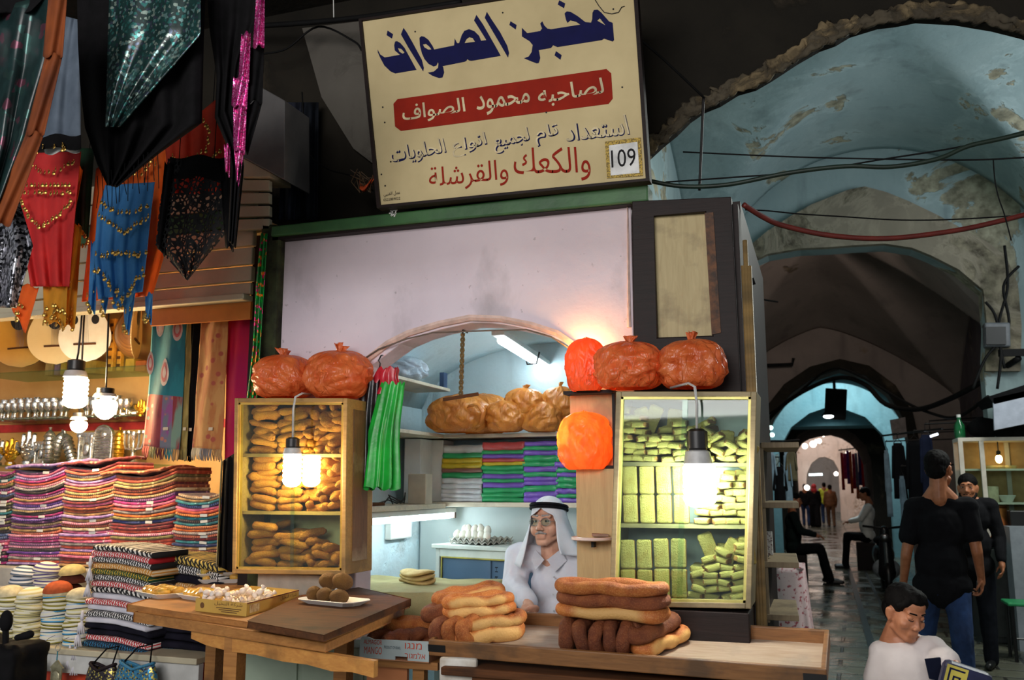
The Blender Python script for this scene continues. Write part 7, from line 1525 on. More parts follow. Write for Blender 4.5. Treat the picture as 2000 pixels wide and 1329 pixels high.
# ---------------------------------------------------------------- generic figures
def figure(label,J,skin,shirt,trous,hair,Hm,vox=.008,sleeve=1.0,shoe=None,hands=None,face=True,hairfn=None,hs=1.0,k=1.0,cat='person',slm=1.0,longc=False,child=0,lids=0):
    """J: joints in place: neck sL sR eL eR wL wR hipL hipR kL kR aL aR chest belly"""
    t=thing('person',label,cat,V(((J['aL']+J['aR']).xy/2).to_3d()) if 'base' not in J else J['base']); s=k
    fw=J['fwd']
    m=merge(MB(),xf(headmb(child),Hm)); ch,bl=J['chest'],J['belly']; pel=(J['hipL']+J['hipR'])/2
    ez=math.atan2(fw.y,fw.x)+PI/2
    m.capsule(Hm@V((0,.04,-.13)),(J['sL']+J['sR'])/2+V((0,0,.0)),.055*s,.075*s); m.ell(ch,(.165*s,.105*s,.17*s),(0,0,ez)); m.ell(bl,(.145*s,.105*s,.16*s),(0,0,ez)); m.ell(pel,(.16*s,.115*s,.11*s),(0,0,ez)); m.capsule(J['sL'],J['sR'],.062*s)
    nk=Hm@V((0,.045,-.10))
    for d in 'LR':
        m.capsule(nk,lerp(J['sL'],J['sR'],.25 if d=='L' else .75)+V((0,0,.02*s)),.045*s,.06*s)
        m.capsule(J['s'+d],J['e'+d],.050*s,.040*s); m.capsule(J['e'+d],J['w'+d],.040*s,.027*s); m.capsule(J['hip'+d],J['k'+d],.085*s,.056*s); m.capsule(J['k'+d],J['a'+d],.055*s,.038*s)
        f=fw*.16*s; m.capsule(J['a'+d]+V((0,0,-.045*s))-fw*.03*s,J['a'+d]+f+V((0,0,-.05*s)),.036*s,.03*s)
        if hands: hh=hands[d]; hand(m,J['w'+d]+hh[0],hh[1],hh[2],hh[3],hh[4],sc=s)
    remesh(m,vox,3 if vox<.01 else 2).build('body',skin,t,smooth=True)
    m=MB(); m.ell(ch,(.185*s,.125*s,.19*s),(0,0,ez)); m.ell(bl,(.182*s,.138*s,.21*s),(0,0,ez)); m.ell(lerp(pel,bl,.10),(.186*s,.142*s,.15*s),(0,0,ez)); m.capsule(lerp(J['hipL'],J['hipR'],.1)+V((0,0,.03*s)),lerp(J['hipL'],J['hipR'],.9)+V((0,0,.03*s)),.125*s); m.capsule(J['sL'],J['sR'],.074*s); nb=(J['sL']+J['sR'])/2; m.capsule(lerp(nb,J['sL'],.4)+V((0,0,.03*s)),lerp(nb,J['sR'],.4)+V((0,0,.03*s)),.058*s)
    nk=Hm@V((0,.05,-.165))
    for d in 'LR':
        m.capsule(lerp(nk,nb,.5),lerp(nb,J['s'+d],.55)+V((0,0,.015*s)),.058*s,.066*s)
        if sleeve<1: m.capsule(J['s'+d],lerp(J['s'+d],J['e'+d],sleeve),.068*s,.072*s)
        else: m.capsule(J['s'+d],J['e'+d],.068*s,.058*s); m.capsule(J['e'+d],lerp(J['e'+d],J['w'+d],.9),.056*s,.045*s)
    if longc:
        for d in 'LR': m.capsule(J['hip'+d],J['a'+d],.12*s,.13*s)
    wrinkle(remesh(m,max(vox,.008),8 if vox<.01 else 5),.009*s,8,len(label)).build('shirt',shirt,t,smooth=True)
    if not longc:
        m=MB(); m.ell(pel,(.172*s,.13*s,.11*s),(0,0,ez))
        for d in 'LR': m.capsule(J['hip'+d],J['k'+d],.100*s,.074*s); m.capsule(J['k'+d],J['a'+d]+V((0,0,-.02*s)),.074*s,.060*s)
        wrinkle(remesh(m,max(vox,.009),4),.010*s,9,3).build('trousers',trous,t,smooth=True)
    for d in 'LR': m=MB(); m.capsule(J['a'+d]+V((0,0,-.042*s))-fw*.04*s,J['a'+d]+fw*.17*s+V((0,0,-.048*s)),.042*s,.036*s,sq=.85); m.build('shoe',shoe or M_black,t,smooth=True)
    if hair:
        m=MB(); m.ell((0,.026,.056),(.080,.098,.083),None,20,14); m.ell((0,.060,.01),(.070,.062,.078),None,16,10)
        if hairfn: hairfn(m)
        xf(m,Hm); wrinkle(remesh(m,max(vox*.7,.005),2),.004,60,1).build('hair',hair,t,smooth=True)
    if face: 
        if not lids: eyes(t,Hm,PM,skin)
        if lids:
            for s_ in (-1,1): m=MB(); m.ell((0,0,0),(.0165,.0150,.0135),None,14,10); xf(m,Hm@Matrix.Translation((s_*.031,-.0745,.016))); m.build('closed_lid',skin,t,smooth=True); m=MB(); m.tube([Hm@V((s_*x,y,z)) for x,y,z in ((.045,-.084,.008),(.036,-.0905,.005),(.026,-.0915,.005),(.018,-.088,.008))],.0016,6); m.build('eyelashes',M_black,t,smooth=True)
        for s_ in (-1,1): m=MB(); m.capsule(Hm@V((s_*.016,-.094,.039)),Hm@V((s_*.044,-.082,.041)),.0045 if not child else .003,.0035 if not child else .0025); m.build('eyebrow',hair or M_black,t,smooth=True)
    return t
M_hair=mat('black_hair',(15,12,11),(9,7,7),rough=.75,scale=90,bump=.5); M_tan=skinm('tan_skin',(176,112,76),(156,96,62)); M_boysk=skinm('boy_skin',(190,126,90),(170,108,76))
M_bt=mat('black_tshirt',(22,22,25),(15,15,18),rough=.9,scale=12,bump=.2); M_jean=mat('blue_denim',(46,72,118),(28,40,66),rough=.85,scale=5,bump=.25,bscale=160)
def jn(Y,**k): return {a:AY(b[0],b[1],Y+(b[2] if len(b)>2 else 0)) for a,b in k.items()}
# man in black seen from behind
Ym=7.3; J=jn(Ym,sL=(1786,990),sR=(1890,990),eL=(1770,1085,-.02),eR=(1908,1078,-.02),wL=(1764,1143,.08),wR=(1916,1128,.10),chest=(1838,1030),belly=(1838,1100),hipL=(1814,1152),hipR=(1868,1152),kL=(1806,1245,.12),kR=(1880,1250,-.08))
J['aL']=V((J['kL'].x-.01,Ym-.12,.085)); J['aR']=V((J['kR'].x+.02,Ym-.02,.085)); J['fwd']=V((0,1,0))
Hm=Matrix.Translation(AY(1834,918,Ym))@Euler((R(-2),0,R(180-28))).to_matrix().to_4x4()@Matrix.Scale(1.08,4)
figure('man seen from behind in black t-shirt and jeans walking down the lane',J,M_tan,M_bt,M_jean,M_hair,Hm,.006,.62,None,{'L':(V((0,.0,-.01)),V((-.02,.25,-1)),V((1,0,0)),1,.45),'R':(V((0,.0,-.01)),V((.02,.25,-1)),V((-1,0,0)),-1,.85)})
p=J['wR']+V((-.015,.04,-.085)); m=MB(); m.box(p,(.016,.065,.10),(.25,0,.1)); o=m.build('phone',M_black,bevel=.004); tag(o,'black phone in the right hand of the man in the black t-shirt','phone')
# boy in the foreground
Yb=3.9; kb=.66; J=jn(Yb,sL=(1824,1268,.0),sR=(1722,1276,.02),eL=(1862,1300,-.10),eR=(1704,1350,-.02),chest=(1772,1316,.0),belly=(1772,1390,.0))
b0=J['belly']; J['wL']=J['eL']+V((.03,-.14,-.055)); J['wR']=J['eR']+V((.12,-.16,-.03)); J['hipL']=b0+V((.07,.0,-.14)); J['hipR']=b0+V((-.07,0,-.14)); J['kL']=J['hipL']+V((.08,-.30,.03)); J['kR']=J['hipR']+V((-.06,-.30,.03)); J['aL']=V((J['kL'].x,J['kL'].y-.02,.08)); J['aR']=V((J['kR'].x,J['kR'].y-.02,.08)); J['fwd']=V((.1,-1,0)).normalized()
Hm=Matrix.Translation(AY(1766,1199,Yb-.03))@Euler((R(20),R(5),R(36))).to_matrix().to_4x4()@Matrix.Scale(.80,4)
M_bshirt=mat('white_tshirt',(226,216,212),(214,204,200),rough=.85,scale=8,bump=.15,bscale=150)
bt=figure('boy in white t-shirt with dark chest pocket, looking down at the lower right',J,M_boysk,M_bshirt,mat('navy_shorts',(30,34,64),(24,28,52)),M_hair,Hm,.005,.72,None,{'L':(V((0,0,0)),V((.3,-.9,-.5)),V((-.3,0,-1)),-1,.7),'R':(V((0,0,0)),V((.7,-.6,-.2)),V((0,.3,-1)),1,.7)},k=kb,child=1,lids=1,hairfn=lambda m:(m.ell((0,-.030,.098),(.064,.060,.040),None,16,10),m.capsule((-.068,-.03,.05),(-.05,-.06,.085),.018),m.capsule((.068,-.03,.05),(.05,-.06,.085),.018)))
pk=AY(1826,1306,Yb-.115); m=MB(); M3=Euler((.12,-.12,.28)).to_matrix()
m.prism([pk+M3@V(q) for q in ((-.032,0,.036),(.026,0,.036),(.026,0,-.030),(.002,0,-.046),(-.026,0,-.036))],(0,.014,0)); m.build('chest_pocket',mat('dark_navy_pocket',(24,30,50),(18,22,40),rough=.9),bt)
bagp=AY(1882,1326,Yb-.26); t=thing('patterned_pouch','navy pouch with a yellow key pattern held by the boy','pouch',bagp-V((0,0,.09)))
m=MB(); m.box(bagp+V((.0,0,-.02)),(.16,.07,.13),(0,.3,.1)); m.build('pouch_body',mat('navy_satin',(24,28,70),(18,20,52),rough=.45),t,bevel=.02)
M_key=mat('yellow_key_print',(206,190,80),bump=0); RM=Euler((0,.3,.1)).to_matrix(); cpt=bagp+V((0,0,-.02))
def kb_(x0,x1,z0,z1,mt,d): m=MB(); m.hexa([cpt+RM@V((x,y,z)) for z in (z0,z1) for x,y in ((x0,-.0365-d),(x1,-.0365-d),(x1,-.0350),(x0,-.0350))]); m.build('key_pattern',mt,t)
kb_(-.075,-.005,-.055,.055,M_key,0)
for x0,x1,z0,z1 in ((-.066,-.014,.040,.046),(-.066,-.060,-.046,.046),(-.066,-.026,-.046,-.040),(-.030,-.024,-.046,.020),(-.050,-.024,.016,.022),(-.050,-.044,-.024,.022)): kb_(x0,x1,z0,z1,mat('navy_key_line',(24,28,60),bump=0),.001)
m=MB(); q=(J['hipL']+J['hipR'])/2; m.bbox((q.x-.2,q.y-.14,0),(q.x+.2,q.y+.16,q.z-.085)); tag(m.build('wooden_crate',M_dkbrd,bevel=.008),'wooden crate the boy sits on','crate')
# bearded man behind
Yh=9.2; J=jn(Yh,sL=(1912,985),sR=(1868,985,.1),chest=(1890,1010),belly=(1890,1050)); c=J['chest']
J['sL']=c+V((.19,0,.10)); J['sR']=c+V((-.19,.03,.10)); J['eL']=c+V((.24,-.02,-.18)); J['eR']=c+V((-.22,-.05,-.18)); J['wL']=c+V((.22,-.16,-.38)); J['wR']=c+V((-.18,-.2,-.36)); J['belly']=c+V((0,0,-.24)); J['hipL']=c+V((.09,0,-.46)); J['hipR']=c+V((-.09,0,-.46)); J['kL']=c+V((.10,-.02,-.88)); J['kR']=c+V((-.10,-.02,-.88)); J['aL']=V((c.x+.1,Yh,.085)); J['aR']=V((c.x-.1,Yh,.085)); J['fwd']=V((-.3,-1,0)).normalized()
Hm=Matrix.Translation(AY(1890,955,Yh-.05))@Euler((0,0,R(-14))).to_matrix().to_4x4()@Matrix.Scale(1.02,4)
def beard(m): m.ell((0,-.050,-.085),(.046,.044,.032)); m.capsule((-.06,-.01,-.05),(-.04,-.05,-.09),.018); m.capsule((.06,-.01,-.05),(.04,-.05,-.09),.018); m.capsule((-.028,-.088,-.050),(.028,-.088,-.050),.006)
figure('bearded man in dark clothes facing the viewer beside the lit food stall',J,M_tan,M_bt,mat('dark_trousers',(26,28,36),(20,22,28)),M_hair,Hm,.009,1.0,hairfn=beard,hands={'L':(V((0,0,-.01)),V((0,-.3,-1)),V((-1,0,0)),1,.6),'R':(V((0,0,-.01)),V((0,-.3,-1)),V((1,0,0)),-1,.6)})
# seated dark figure
Ys=16.0; o0=AZ(1566,1120,0); bx_,by_=AY(1552,1100,Ys).x,Ys
c=V((bx_,by_,.98)); J=dict(chest=c,belly=c+V((0,0,-.22)),sL=c+V((.02,.18,.12)),sR=c+V((.02,-.18,.12)),eL=c+V((.12,.22,-.14)),eR=c+V((.12,-.22,-.14)),wL=c+V((.36,.10,-.20)),wR=c+V((.36,-.10,-.20)),hipL=c+V((0,.09,-.44)),hipR=c+V((0,-.09,-.44)),kL=c+V((.42,.12,-.42)),kR=c+V((.42,-.12,-.42)),aL=V((c.x+.50,c.y+.12,.085)),aR=V((c.x+.56,c.y-.12,.085)),fwd=V((1,0,0)))
Hm=Matrix.Translation(c+V((.06,0,.36)))@Euler((R(10),0,R(80))).to_matrix().to_4x4()
M_dkg=mat('dark_green_cloth',(24,34,32),(16,24,24),rough=.9)
figure('person in dark clothes sitting with knees forward at the left side of the lane',J,M_tan,M_dkg,M_bt,M_hair,Hm,.014,1.0,hands={'L':(V((0,0,0)),V((1,0,-.3)),V((0,0,-1)),1,.4),'R':(V((0,0,0)),V((1,0,-.3)),V((0,0,-1)),-1,.4)})
m=MB(); m.bbox((c.x-.26,c.y-.26,0),(c.x+.2,c.y+.26,.455)); tag(m.build('seat_box',M_dkwood,bevel=.01),'dark box the seated person in the lane sits on','box')
# far walkers
def walker(label,u,Y,h,shirt,trous,hair,skirt=False,scarf=None):
    p=AY(u,1000,Y); x=p.x; s=h/1.72
    z=lambda q:q*s
    J=dict(chest=V((x,Y,z(1.25))),belly=V((x,Y,z(1.05))),sL=V((x-.17*s,Y,z(1.40))),sR=V((x+.17*s,Y,z(1.40))),eL=V((x-.23*s,Y,z(1.12))),eR=V((x+.23*s,Y,z(1.12))),wL=V((x-.22*s,Y+.08,z(.88))),wR=V((x+.22*s,Y+.08,z(.88))),hipL=V((x-.09*s,Y,z(.92))),hipR=V((x+.09*s,Y,z(.92))),kL=V((x-.10*s,Y+.12,z(.50))),kR=V((x+.10*s,Y-.05,z(.50))),aL=V((x-.09*s,Y+.10,z(.085))),aR=V((x+.1*s,Y-.22,z(.085))),fwd=V((0,1,0)))
    Hm=Matrix.Translation((x,Y,z(1.60)))@Euler((0,0,PI)).to_matrix().to_4x4()
    t=figure(label,J,M_tan,shirt,trous,None if scarf else hair,Hm,.022,1.0,face=False,longc=skirt,k=s,hands={'L':(V((0,0,0)),V((0,.2,-1)),V((1,0,0)),1,.4),'R':(V((0,0,0)),V((0,.2,-1)),V((-1,0,0)),-1,.4)})
    if scarf: m=MB(); m.ell((0,.03,.04),(.098,.115,.105)); m.ell((0,.045,-.10),(.12,.09,.11)); xf(m,Hm); remesh(m,.016,3).build('headscarf',scarf,t,smooth=True)
    return t
walker('distant woman in a red headscarf and long black dress walking away',1592,37.0,1.62,M_bt,M_bt,None,True,mat('red_headcloth',(186,36,44),(160,30,40)))
walker('distant person in a yellow green shirt walking at the end of the lane',1612,40.0,1.70,mat('yellow_green_shirt',(196,206,56),(170,184,44)),M_jean,M_hair)
walker('distant person in brown clothes walking beside the woman in red headscarf',1623,37.0,1.60,mat('brown_clothes',(120,78,44),(100,64,38)),mat('brown_trousers',(110,76,46),(90,62,40)),M_hair)
walker('distant dark walker at the left edge of the lane end',1574,37.5,1.62,M_bt,M_jean,M_hair)
# ---------------------------------------------------------------- lane: left side furniture
rk=thing('wooden_rack','narrow wooden rack with open shelves fixed to the bakery corner beside the lane','rack',AY(1500,1210,4.9))
M_rackw=wood('greyish_rack_wood',(176,156,122),(150,130,100),scale=(10,10,1.2),dirt=(110,96,76))
a,b=AY(1486,868,4.75),AY(1500,1216,4.75); m=MB(); m.bar(a,b,.022,.030,(0,1,0)); m.build('post',M_rackw,rk,bevel=.002)
a,b=AY(1482,868,5.3),AY(1490,1216,5.3); m=MB(); m.bar(a,b,.022,.030,(0,1,0)); m.build('post',M_rackw,rk,bevel=.002)
for v0,v1 in ((866,876),(982,992),(1096,1107),(1196,1210)):
    m=MB(); z=AY(1500,(v0+v1)/2,4.78).z; m.hexa([V((AY(1486,v0,4.72).x,4.72,z-.014)),V((AY(1560,v0,4.72).x,4.72,z-.014)),V((AY(1556,v0,5.35).x,5.35,z-.014)),V((AY(1480,v0,5.35).x,5.35,z-.014))]+[V((AY(1486,v0,4.72).x,4.72,z+.014)),V((AY(1560,v0,4.72).x,4.72,z+.014)),V((AY(1556,v0,5.35).x,5.35,z+.014)),V((AY(1480,v0,5.35).x,5.35,z+.014))]); m.build('shelf',M_rackw,rk,bevel=.003)
m=MB(); p=AY(1500,1078,4.95); m.box(p+V((0,0,-.02)),(.05,.06,.12)); o=m.build('spotted_box',mat('spotted_white_card',(206,206,200),(120,100,96),scale=90,lo=.55,hi=.6),bevel=.003); o.location.z=AY(1500,1096,4.78).z+.016; tag(o,'small spotted white box on the third rack shelf','box')
# floral covered table
Yt=8.8; q=[AY(1506,1108,Yt),AY(1570,1106,Yt),AY(1592,1232,Yt-.1),AY(1508,1232,Yt-.1)]
t=thing('cloth_covered_table','small table hidden under a pink flowered cloth at the left side of the lane','table',V(((q[2].x+q[3].x)/2,Yt+.2,0)))
M_flor=mat('pink_flowered_cloth',(214,186,186),(160,70,80),scale=26,lo=.55,hi=.62,bump=.2)
def fn(u,v):
    a=u*2*PI; s=1+.06*math.sin(a*7)*v; cx_,cy_=(q[0].x+q[1].x)/2,Yt+.28; w,d=(q[1].x-q[0].x)/2*(1+.28*v),.26
    f=lambda x:math.copysign(abs(x)**.45,x); return (cx_+.012*v+w*f(math.cos(a))*s,cy_+d*f(math.sin(a))*s,lerp(q[0].z,.12,v))
m=MB(); m.sheet(fn,64,14,.004); m.build('cloth_skirt',M_flor,t,smooth=True)
m=MB(); cx_=(q[0].x+q[1].x)/2; w=(q[1].x-q[0].x)/2; m.bbox((cx_-w,Yt+.02,q[0].z-.02),(cx_+w,Yt+.54,q[0].z+.004)); m.build('cloth_top',M_flor,t,bevel=.01)
for x in (-1,1):
    for y in (.06,.48): m=MB(); m.bbox((cx_+x*(w-.05)-.02,Yt+y-.02,0),(cx_+x*(w-.05)+.02,Yt+y+.02,q[0].z-.02)); m.build('leg',M_dkwood,t)
def garment(label,u0,u1,v0,v1,Y,mt,sl=True,cat='garment',name='hanging_garment',flare=1.15,group=None):
    a,b=AY(u0,v0,Y),AY(u1,v1,Y); W=b.x-a.x; xc=(a.x+b.x)/2; t=thing(name,label,cat,V((xc,Y,b.z)),group); sd=u0*.37
    def fn(u,v):
        an=u*2*PI; w=W*.5*(lerp(.72,1,min(1,v*5)) if sl else 1)*lerp(1,flare,v); f=1+.10*math.sin(an*6+sd)*v
        return (xc+w*math.cos(an)*f,Y+.25*w*math.sin(an)*f,lerp(a.z,b.z,v))
    m=MB(); m.sheet(fn,40,12,.003); m.build('cloth',mt,t,smooth=True)
    if sl:
        for s in (-1,1): m=MB(); m.capsule((xc+s*W*.40,Y,a.z-.05),(xc+s*W*.62,Y-.02,lerp(a.z,b.z,.62)),.055*W/.4,.045*W/.4); m.build('sleeve',mt,t,smooth=True)
    m=MB(); m.tube([(xc-W*.36,Y,a.z),(xc,Y,a.z+.07),(xc+W*.36,Y,a.z)],.006,5); m.tube([(xc,Y,a.z+.07),(xc,Y,a.z+.13),(xc+.02,Y,a.z+.15)],.005,5); m.build('hanger',M_dkmetal,t)
    xw=-2.14 if xc<0 else 2.30
    if Y<22: m=MB(); m.tube([(xc,Y,a.z+.13),(xw,Y,a.z+.16)],.010,5); m.build('wall_arm',M_dkmetal,t)
    return t
C_=lambda n,c:mat('garment_'+n,c,tuple(x*.75 for x in c),rough=.85,scale=6,bump=.2)
PB=C_('pale_blue',(150,178,196)); DK=C_('black',(20,20,24)); KH=C_('khaki',(120,112,84)); NV=C_('navy',(34,40,64))
for l,u0,u1,v0,v1,mt in (('pale blue dress hanging nearest at the left side of the lane',1496,1516,884,955,PB),('black dress hanging between two pale ones at the left side of the lane',1512,1536,912,985,DK),('second pale blue garment behind the black dress at the left',1530,1548,884,990,PB),('khaki garment hanging furthest in at the left side of the lane',1536,1556,880,940,KH)): garment(l,u0,u1,v0,v1,13.0,mt)
m=MB(); a,b=AY(1488,874,13),AY(1562,868,13); m.tube([a+V((0,0,.06)),b+V((0,0,.06))],.012,6); tag(m.build('clothes_rail',M_dkmetal),'dark rail carrying the garments on the left side of the lane','rail')
m=MB(); a,b=AY(1476,1000,13.4),AY(1560,868,13.4); m.bbox((-1.29,12.6,0),(-.95,14.5,1.15)); tag(m.build('dark_counter',M_dkwood,bevel=.01),'dark counter under the hanging garments on the left side of the lane','counter')
for i,(u,v) in enumerate(((1505,836),(1508,850))): m=MB(); m.ell(AY(u,v,16.86),(.045,.03,.04),None,10,6); tag(m.build('small_lamp',emit('pale_cyan_glow',(190,255,240),6)),'small pale cyan lamp left of the far arch, %s one'%('upper','lower')[i],'lamp')
# ---------------------------------------------------------------- lane: right side garments, colours far in
for l,u0,u1,v0,v1,mt,Y in (('long black coat hanging nearest on the right side of the lane',1770,1812,862,1010,DK,12.6),('second black coat on the right side of the lane',1742,1772,866,975,DK,13.4),('dark navy coat hanging deeper on the right side of the lane',1796,1830,850,1000,NV,11.9),('pale blue dress between the black coats on the right',1726,1744,880,1010,PB,14.2),('second pale blue dress below the black coats on the right',1756,1772,930,1015,PB,13.0)): garment(l,u0,u1,v0,v1,Y,mt)
a,b=AY(1720,852,14.6),AY(1840,838,11.6); m=MB(); m.tube([a,b],.014,6); tag(m.build('clothes_rail',M_dkmetal),'dark rail carrying the coats on the right side of the lane','rail')
fc=[((206,40,50),'red'),((226,60,130),'pink'),((120,60,160),'violet'),((230,110,40),'orange'),((190,30,80),'crimson'),((150,150,170),'grey'),((70,60,140),'indigo'),((196,34,44),'scarlet'),((236,120,170),'rose'),((90,30,60),'plum')]
r=random.Random(12)
for i,(c,n) in enumerate(fc):
    u=1641+i*5.6; garment('%s garment in the far row of bright clothes on the right, %s from the left'%(n,ordn(i)),u,u+9.5,884+r.uniform(-4,6),938+r.uniform(-8,34),30.5-i*.1,C_('far_'+n,c),sl=False,group='bright clothes in the far row')
a,b=AY(1638,880,30.6),AY(1704,872,29.6); m=MB(); m.tube([a,b],.02,6); tag(m.build('clothes_rail',M_dkmetal),'far rail carrying the bright clothes','rail')
for i,(c,n,u) in enumerate(((( 236,110,30),'orange',1676),((60,150,220),'blue',1684))): garment('small bright %s garment low in the far row'%n,u-3.5,u+3.5,952,975,30.0,C_('low_'+n,c),sl=False)
# scooter and helper in white near the far arch
Ysc=15.2; t=thing('scooter','dark parked motor scooter on the right side of the lane by the far arch','scooter',AY(1722,1000,Ysc)*1); base=V((AY(1722,1000,Ysc).x,Ysc,0)); t.location=base
for y in (-.55,.55): m=MB(); m.tube([base+V((0,y+.19*math.cos(a),.22+.19*math.sin(a))) for a in [2*PI*i/24 for i in range(24)]],.05,8,closed=True); m.build('wheel',M_black,t,smooth=True)
m=MB(); m.ell(base+V((0,.35,.52)),(.17,.45,.20)); m.ell(base+V((0,-.05,.28)),(.15,.40,.09)); m.capsule(base+V((0,-.42,.30)),base+V((0,-.30,.92)),.13,.07); remesh(m,.02,4).build('bodywork',mat('dark_enamel',(26,28,30),(18,19,20),rough=.25,bump=0),t,smooth=True)
m=MB(); m.ell(base+V((0,.32,.74)),(.14,.36,.07)); m.build('saddle',M_blk,t,smooth=True)
m=MB(); m.tube([base+V((-.30,-.24,.98)),base+V((0,-.32,.95)),base+V((.30,-.24,.98))],.018,8); m.build('handlebar',M_dkmetal,t,smooth=True)
m=MB(); m.ell(base+V((0,-.42,.82)),(.07,.05,.06)); m.build('headlamp',M_metal,t,smooth=True)
m=MB(); m.ell(base+V((.0,-.30,.35)),(.20,.12,.16)); m.build('front_shield',mat('pale_shield',(150,156,160),bump=0,rough=.3),t,smooth=True)
p=AY(1690,1000,19.0); c=V((p.x,19.0,1.0)); J=dict(chest=c+V((.05,0,.05)),belly=c+V((0,0,-.15)),sL=c+V((.05,.17,.17)),sR=c+V((.05,-.17,.17)),eL=c+V((-.10,.2,-.05)),eR=c+V((-.10,-.2,-.05)),wL=c+V((-.3,.1,-.1)),wR=c+V((-.3,-.1,-.1)),hipL=c+V((.02,.09,-.40)),hipR=c+V((.02,-.09,-.40)),kL=c+V((-.36,.12,-.38)),kR=c+V((-.36,-.12,-.38)),aL=V((c.x-.42,c.y+.12,.085)),aR=V((c.x-.42,c.y-.12,.085)),fwd=V((-1,0,0)))
figure('distant seated person in a white shirt facing left at the right side of the lane',J,M_tan,M_white,M_bt,M_hair,Matrix.Translation(c+V((0,0,.42)))@Euler((R(15),0,R(-85))).to_matrix().to_4x4(),.016,1.0,face=False,hands={'L':(V((0,0,0)),V((-1,0,-.3)),V((0,0,-1)),1,.4),'R':(V((0,0,0)),V((-1,0,-.3)),V((0,0,-1)),-1,.4)})
m=MB(); m.bbox((c.x-.2,c.y-.25,0),(c.x+.25,c.y+.25,.50)); tag(m.build('seat_box',M_dkwood,bevel=.01),'dark box under the distant person in a white shirt','box')
# fixtures under the lit vault
t=thing('hanging_fixture','dark box shaped fixture hanging under the lit teal vault','fixture',AY(1630,800,19.5)); m=MB(); m.box(AY(1632,790,19.5),(.42,.3,.62),(0,.1,0)); m.build('casing',M_bcab,t,bevel=.02); m=MB(); a=AY(1630,765,19.5); m.tube([a,V((a.x,a.y,4.0))],.03,6); m.build('stem',M_bcab,t)
t=thing('dome_lamp','small lit dome lamp below the dark fixture under the vault','lamp',AY(1618,812,19.0)); m=MB(); m.ell(AY(1618,814,19.0),(.10,.10,.04)); m.build('glass',emit('white_dome_glow',(240,250,255),5),t,smooth=True); m=MB(); m.lathe([(.14,0),(.10,.05),(.05,.10),(.02,.30)],AY(1618,812,19.0),14); m.build('shade',M_bcab,t,smooth=True)
# ---------------------------------------------------------------- lane: right stall
Yq=10.6; x0=AY(1872,1000,Yq).x; x1=AY(2080,1000,Yq).x; zc=AY(1930,1062,Yq).z
t=thing('stall_counter','dark panelled counter under the lit white display case','counter',V(((x0+x1)/2,Yq+.3,0)))
m=MB(); m.bbox((x0+.12,Yq,0),(x1,Yq+.65,zc-.03)); m.build('body',mat('dark_counter_paint',(50,54,54),(36,40,40),rough=.4),t,bevel=.01)
m=MB(); m.bbox((x0+.06,Yq-.03,zc-.03),(x1,Yq+.68,zc)); m.build('worktop',mat('dull_steel',(120,120,118),(100,100,98),rough=.4,metal=.4),t,bevel=.004)
for k in range(4): m=MB(); x=x0+.16+.28*k; m.bbox((x,Yq-.012,.06),(x+.26,Yq,zc-.06)); m.build('panel',mat('dark_panel',(58,62,60),(44,48,46),rough=.4),t,bevel=.006)
dc=thing('display_case','white framed glass food case lit by a warm bulb on the right stall','cabinet',V(((x0+x1)/2,Yq+.2,zc)))
zt=AY(1930,862,Yq).z; xa=AY(1874,900,Yq).x; M_ofw=mat('off_white_frame',(214,206,192),(200,190,176),rough=.45)
for x,y in ((xa,Yq),(xa+.20,Yq-.0),(xa,Yq+.40),(x1-.05,Yq),(x1-.05,Yq+.40),(AY(1978,900,Yq).x,Yq+.40)): m=MB(); m.bbox((x,y,zc+.001),(x+.045,y+.045,zt)); m.build('post',M_ofw,dc,bevel=.003)
m=MB(); m.bbox((xa,Yq,zt),(x1,Yq+.445,zt+.04)); m.build('top_frame',M_ofw,dc,bevel=.003)
m=MB(); m.bbox((xa,Yq+.43,zc),(x1,Yq+.445,zt)); m.build('back_panel',mat('warm_back',(196,160,110),(176,140,92)),dc)
for v in (916,982): m=MB(); z=AY(1930,v,Yq).z; m.bbox((xa+.045,Yq+.05,z-.02),(x1,Yq+.42,z)); m.build('shelf',M_ofw,dc)
m=MB(); m.bbox((xa+.05,Yq+.01,zc+.05),(x1,Yq+.014,zt)); m.build('glass_pane',M_glass,dc)
p=AY(1951,897,Yq+.18); l=thing('case_bulb','warm bulb hanging inside the white display case','lamp',p); m=MB(); m.ell(p,(.034,.034,.046),None,14,10); m.build('glass',emit('case_bulb_glow',(255,206,140),22),l,smooth=True); m=MB(); m.lathe([(.02,.04),(.022,.08),(.012,.09)],p,10); m.build('socket',M_sock,l); m=MB(); m.tube([p+V((0,0,.08)),p+V((0,0,zt-p.z))],.006,6); m.build('cord',M_sock,l)
zs_=AY(1930,916,Yq).z; 
for i,(u,l) in enumerate(((1940,'left'),(1955,'middle'),(1968,'right'))): m=MB(); p=AY(u,900,Yq+.16); m.lathe([(.09,0),(.10,.02),(.09,.035)],(p.x,Yq+.24,zs_+.001),18); tag(m.build('flat_bread_stack',M_pita,smooth=40),'pale bread on the upper shelf of the white case, %s of three'%l,'bread')
zs2=AY(1930,982,Yq).z
m=MB(); p=AY(1938,960,Yq+.16); m.lathe([(.07,0),(.072,.16),(.065,.165)],(p.x,Yq+.22,zs2+.001),18); tag(m.build('paper_tub',mat('buff_tub',(206,190,160),bump=0),smooth=40),'buff round tub on the lower shelf of the white case','tub')
m=MB(); p=AY(1968,968,Yq+.16); m.lathe([(.05,0),(.09,.07),(.088,.072),(.05,.01)],(p.x,Yq+.22,zs2+.001),18); tag(m.build('white_bowl',M_white,smooth=40),'white bowl on the lower shelf of the white case','bowl')
M_cop=mat('copper',(196,112,62),(160,84,44),rough=.28,metal=.9,scale=6,bump=.1)
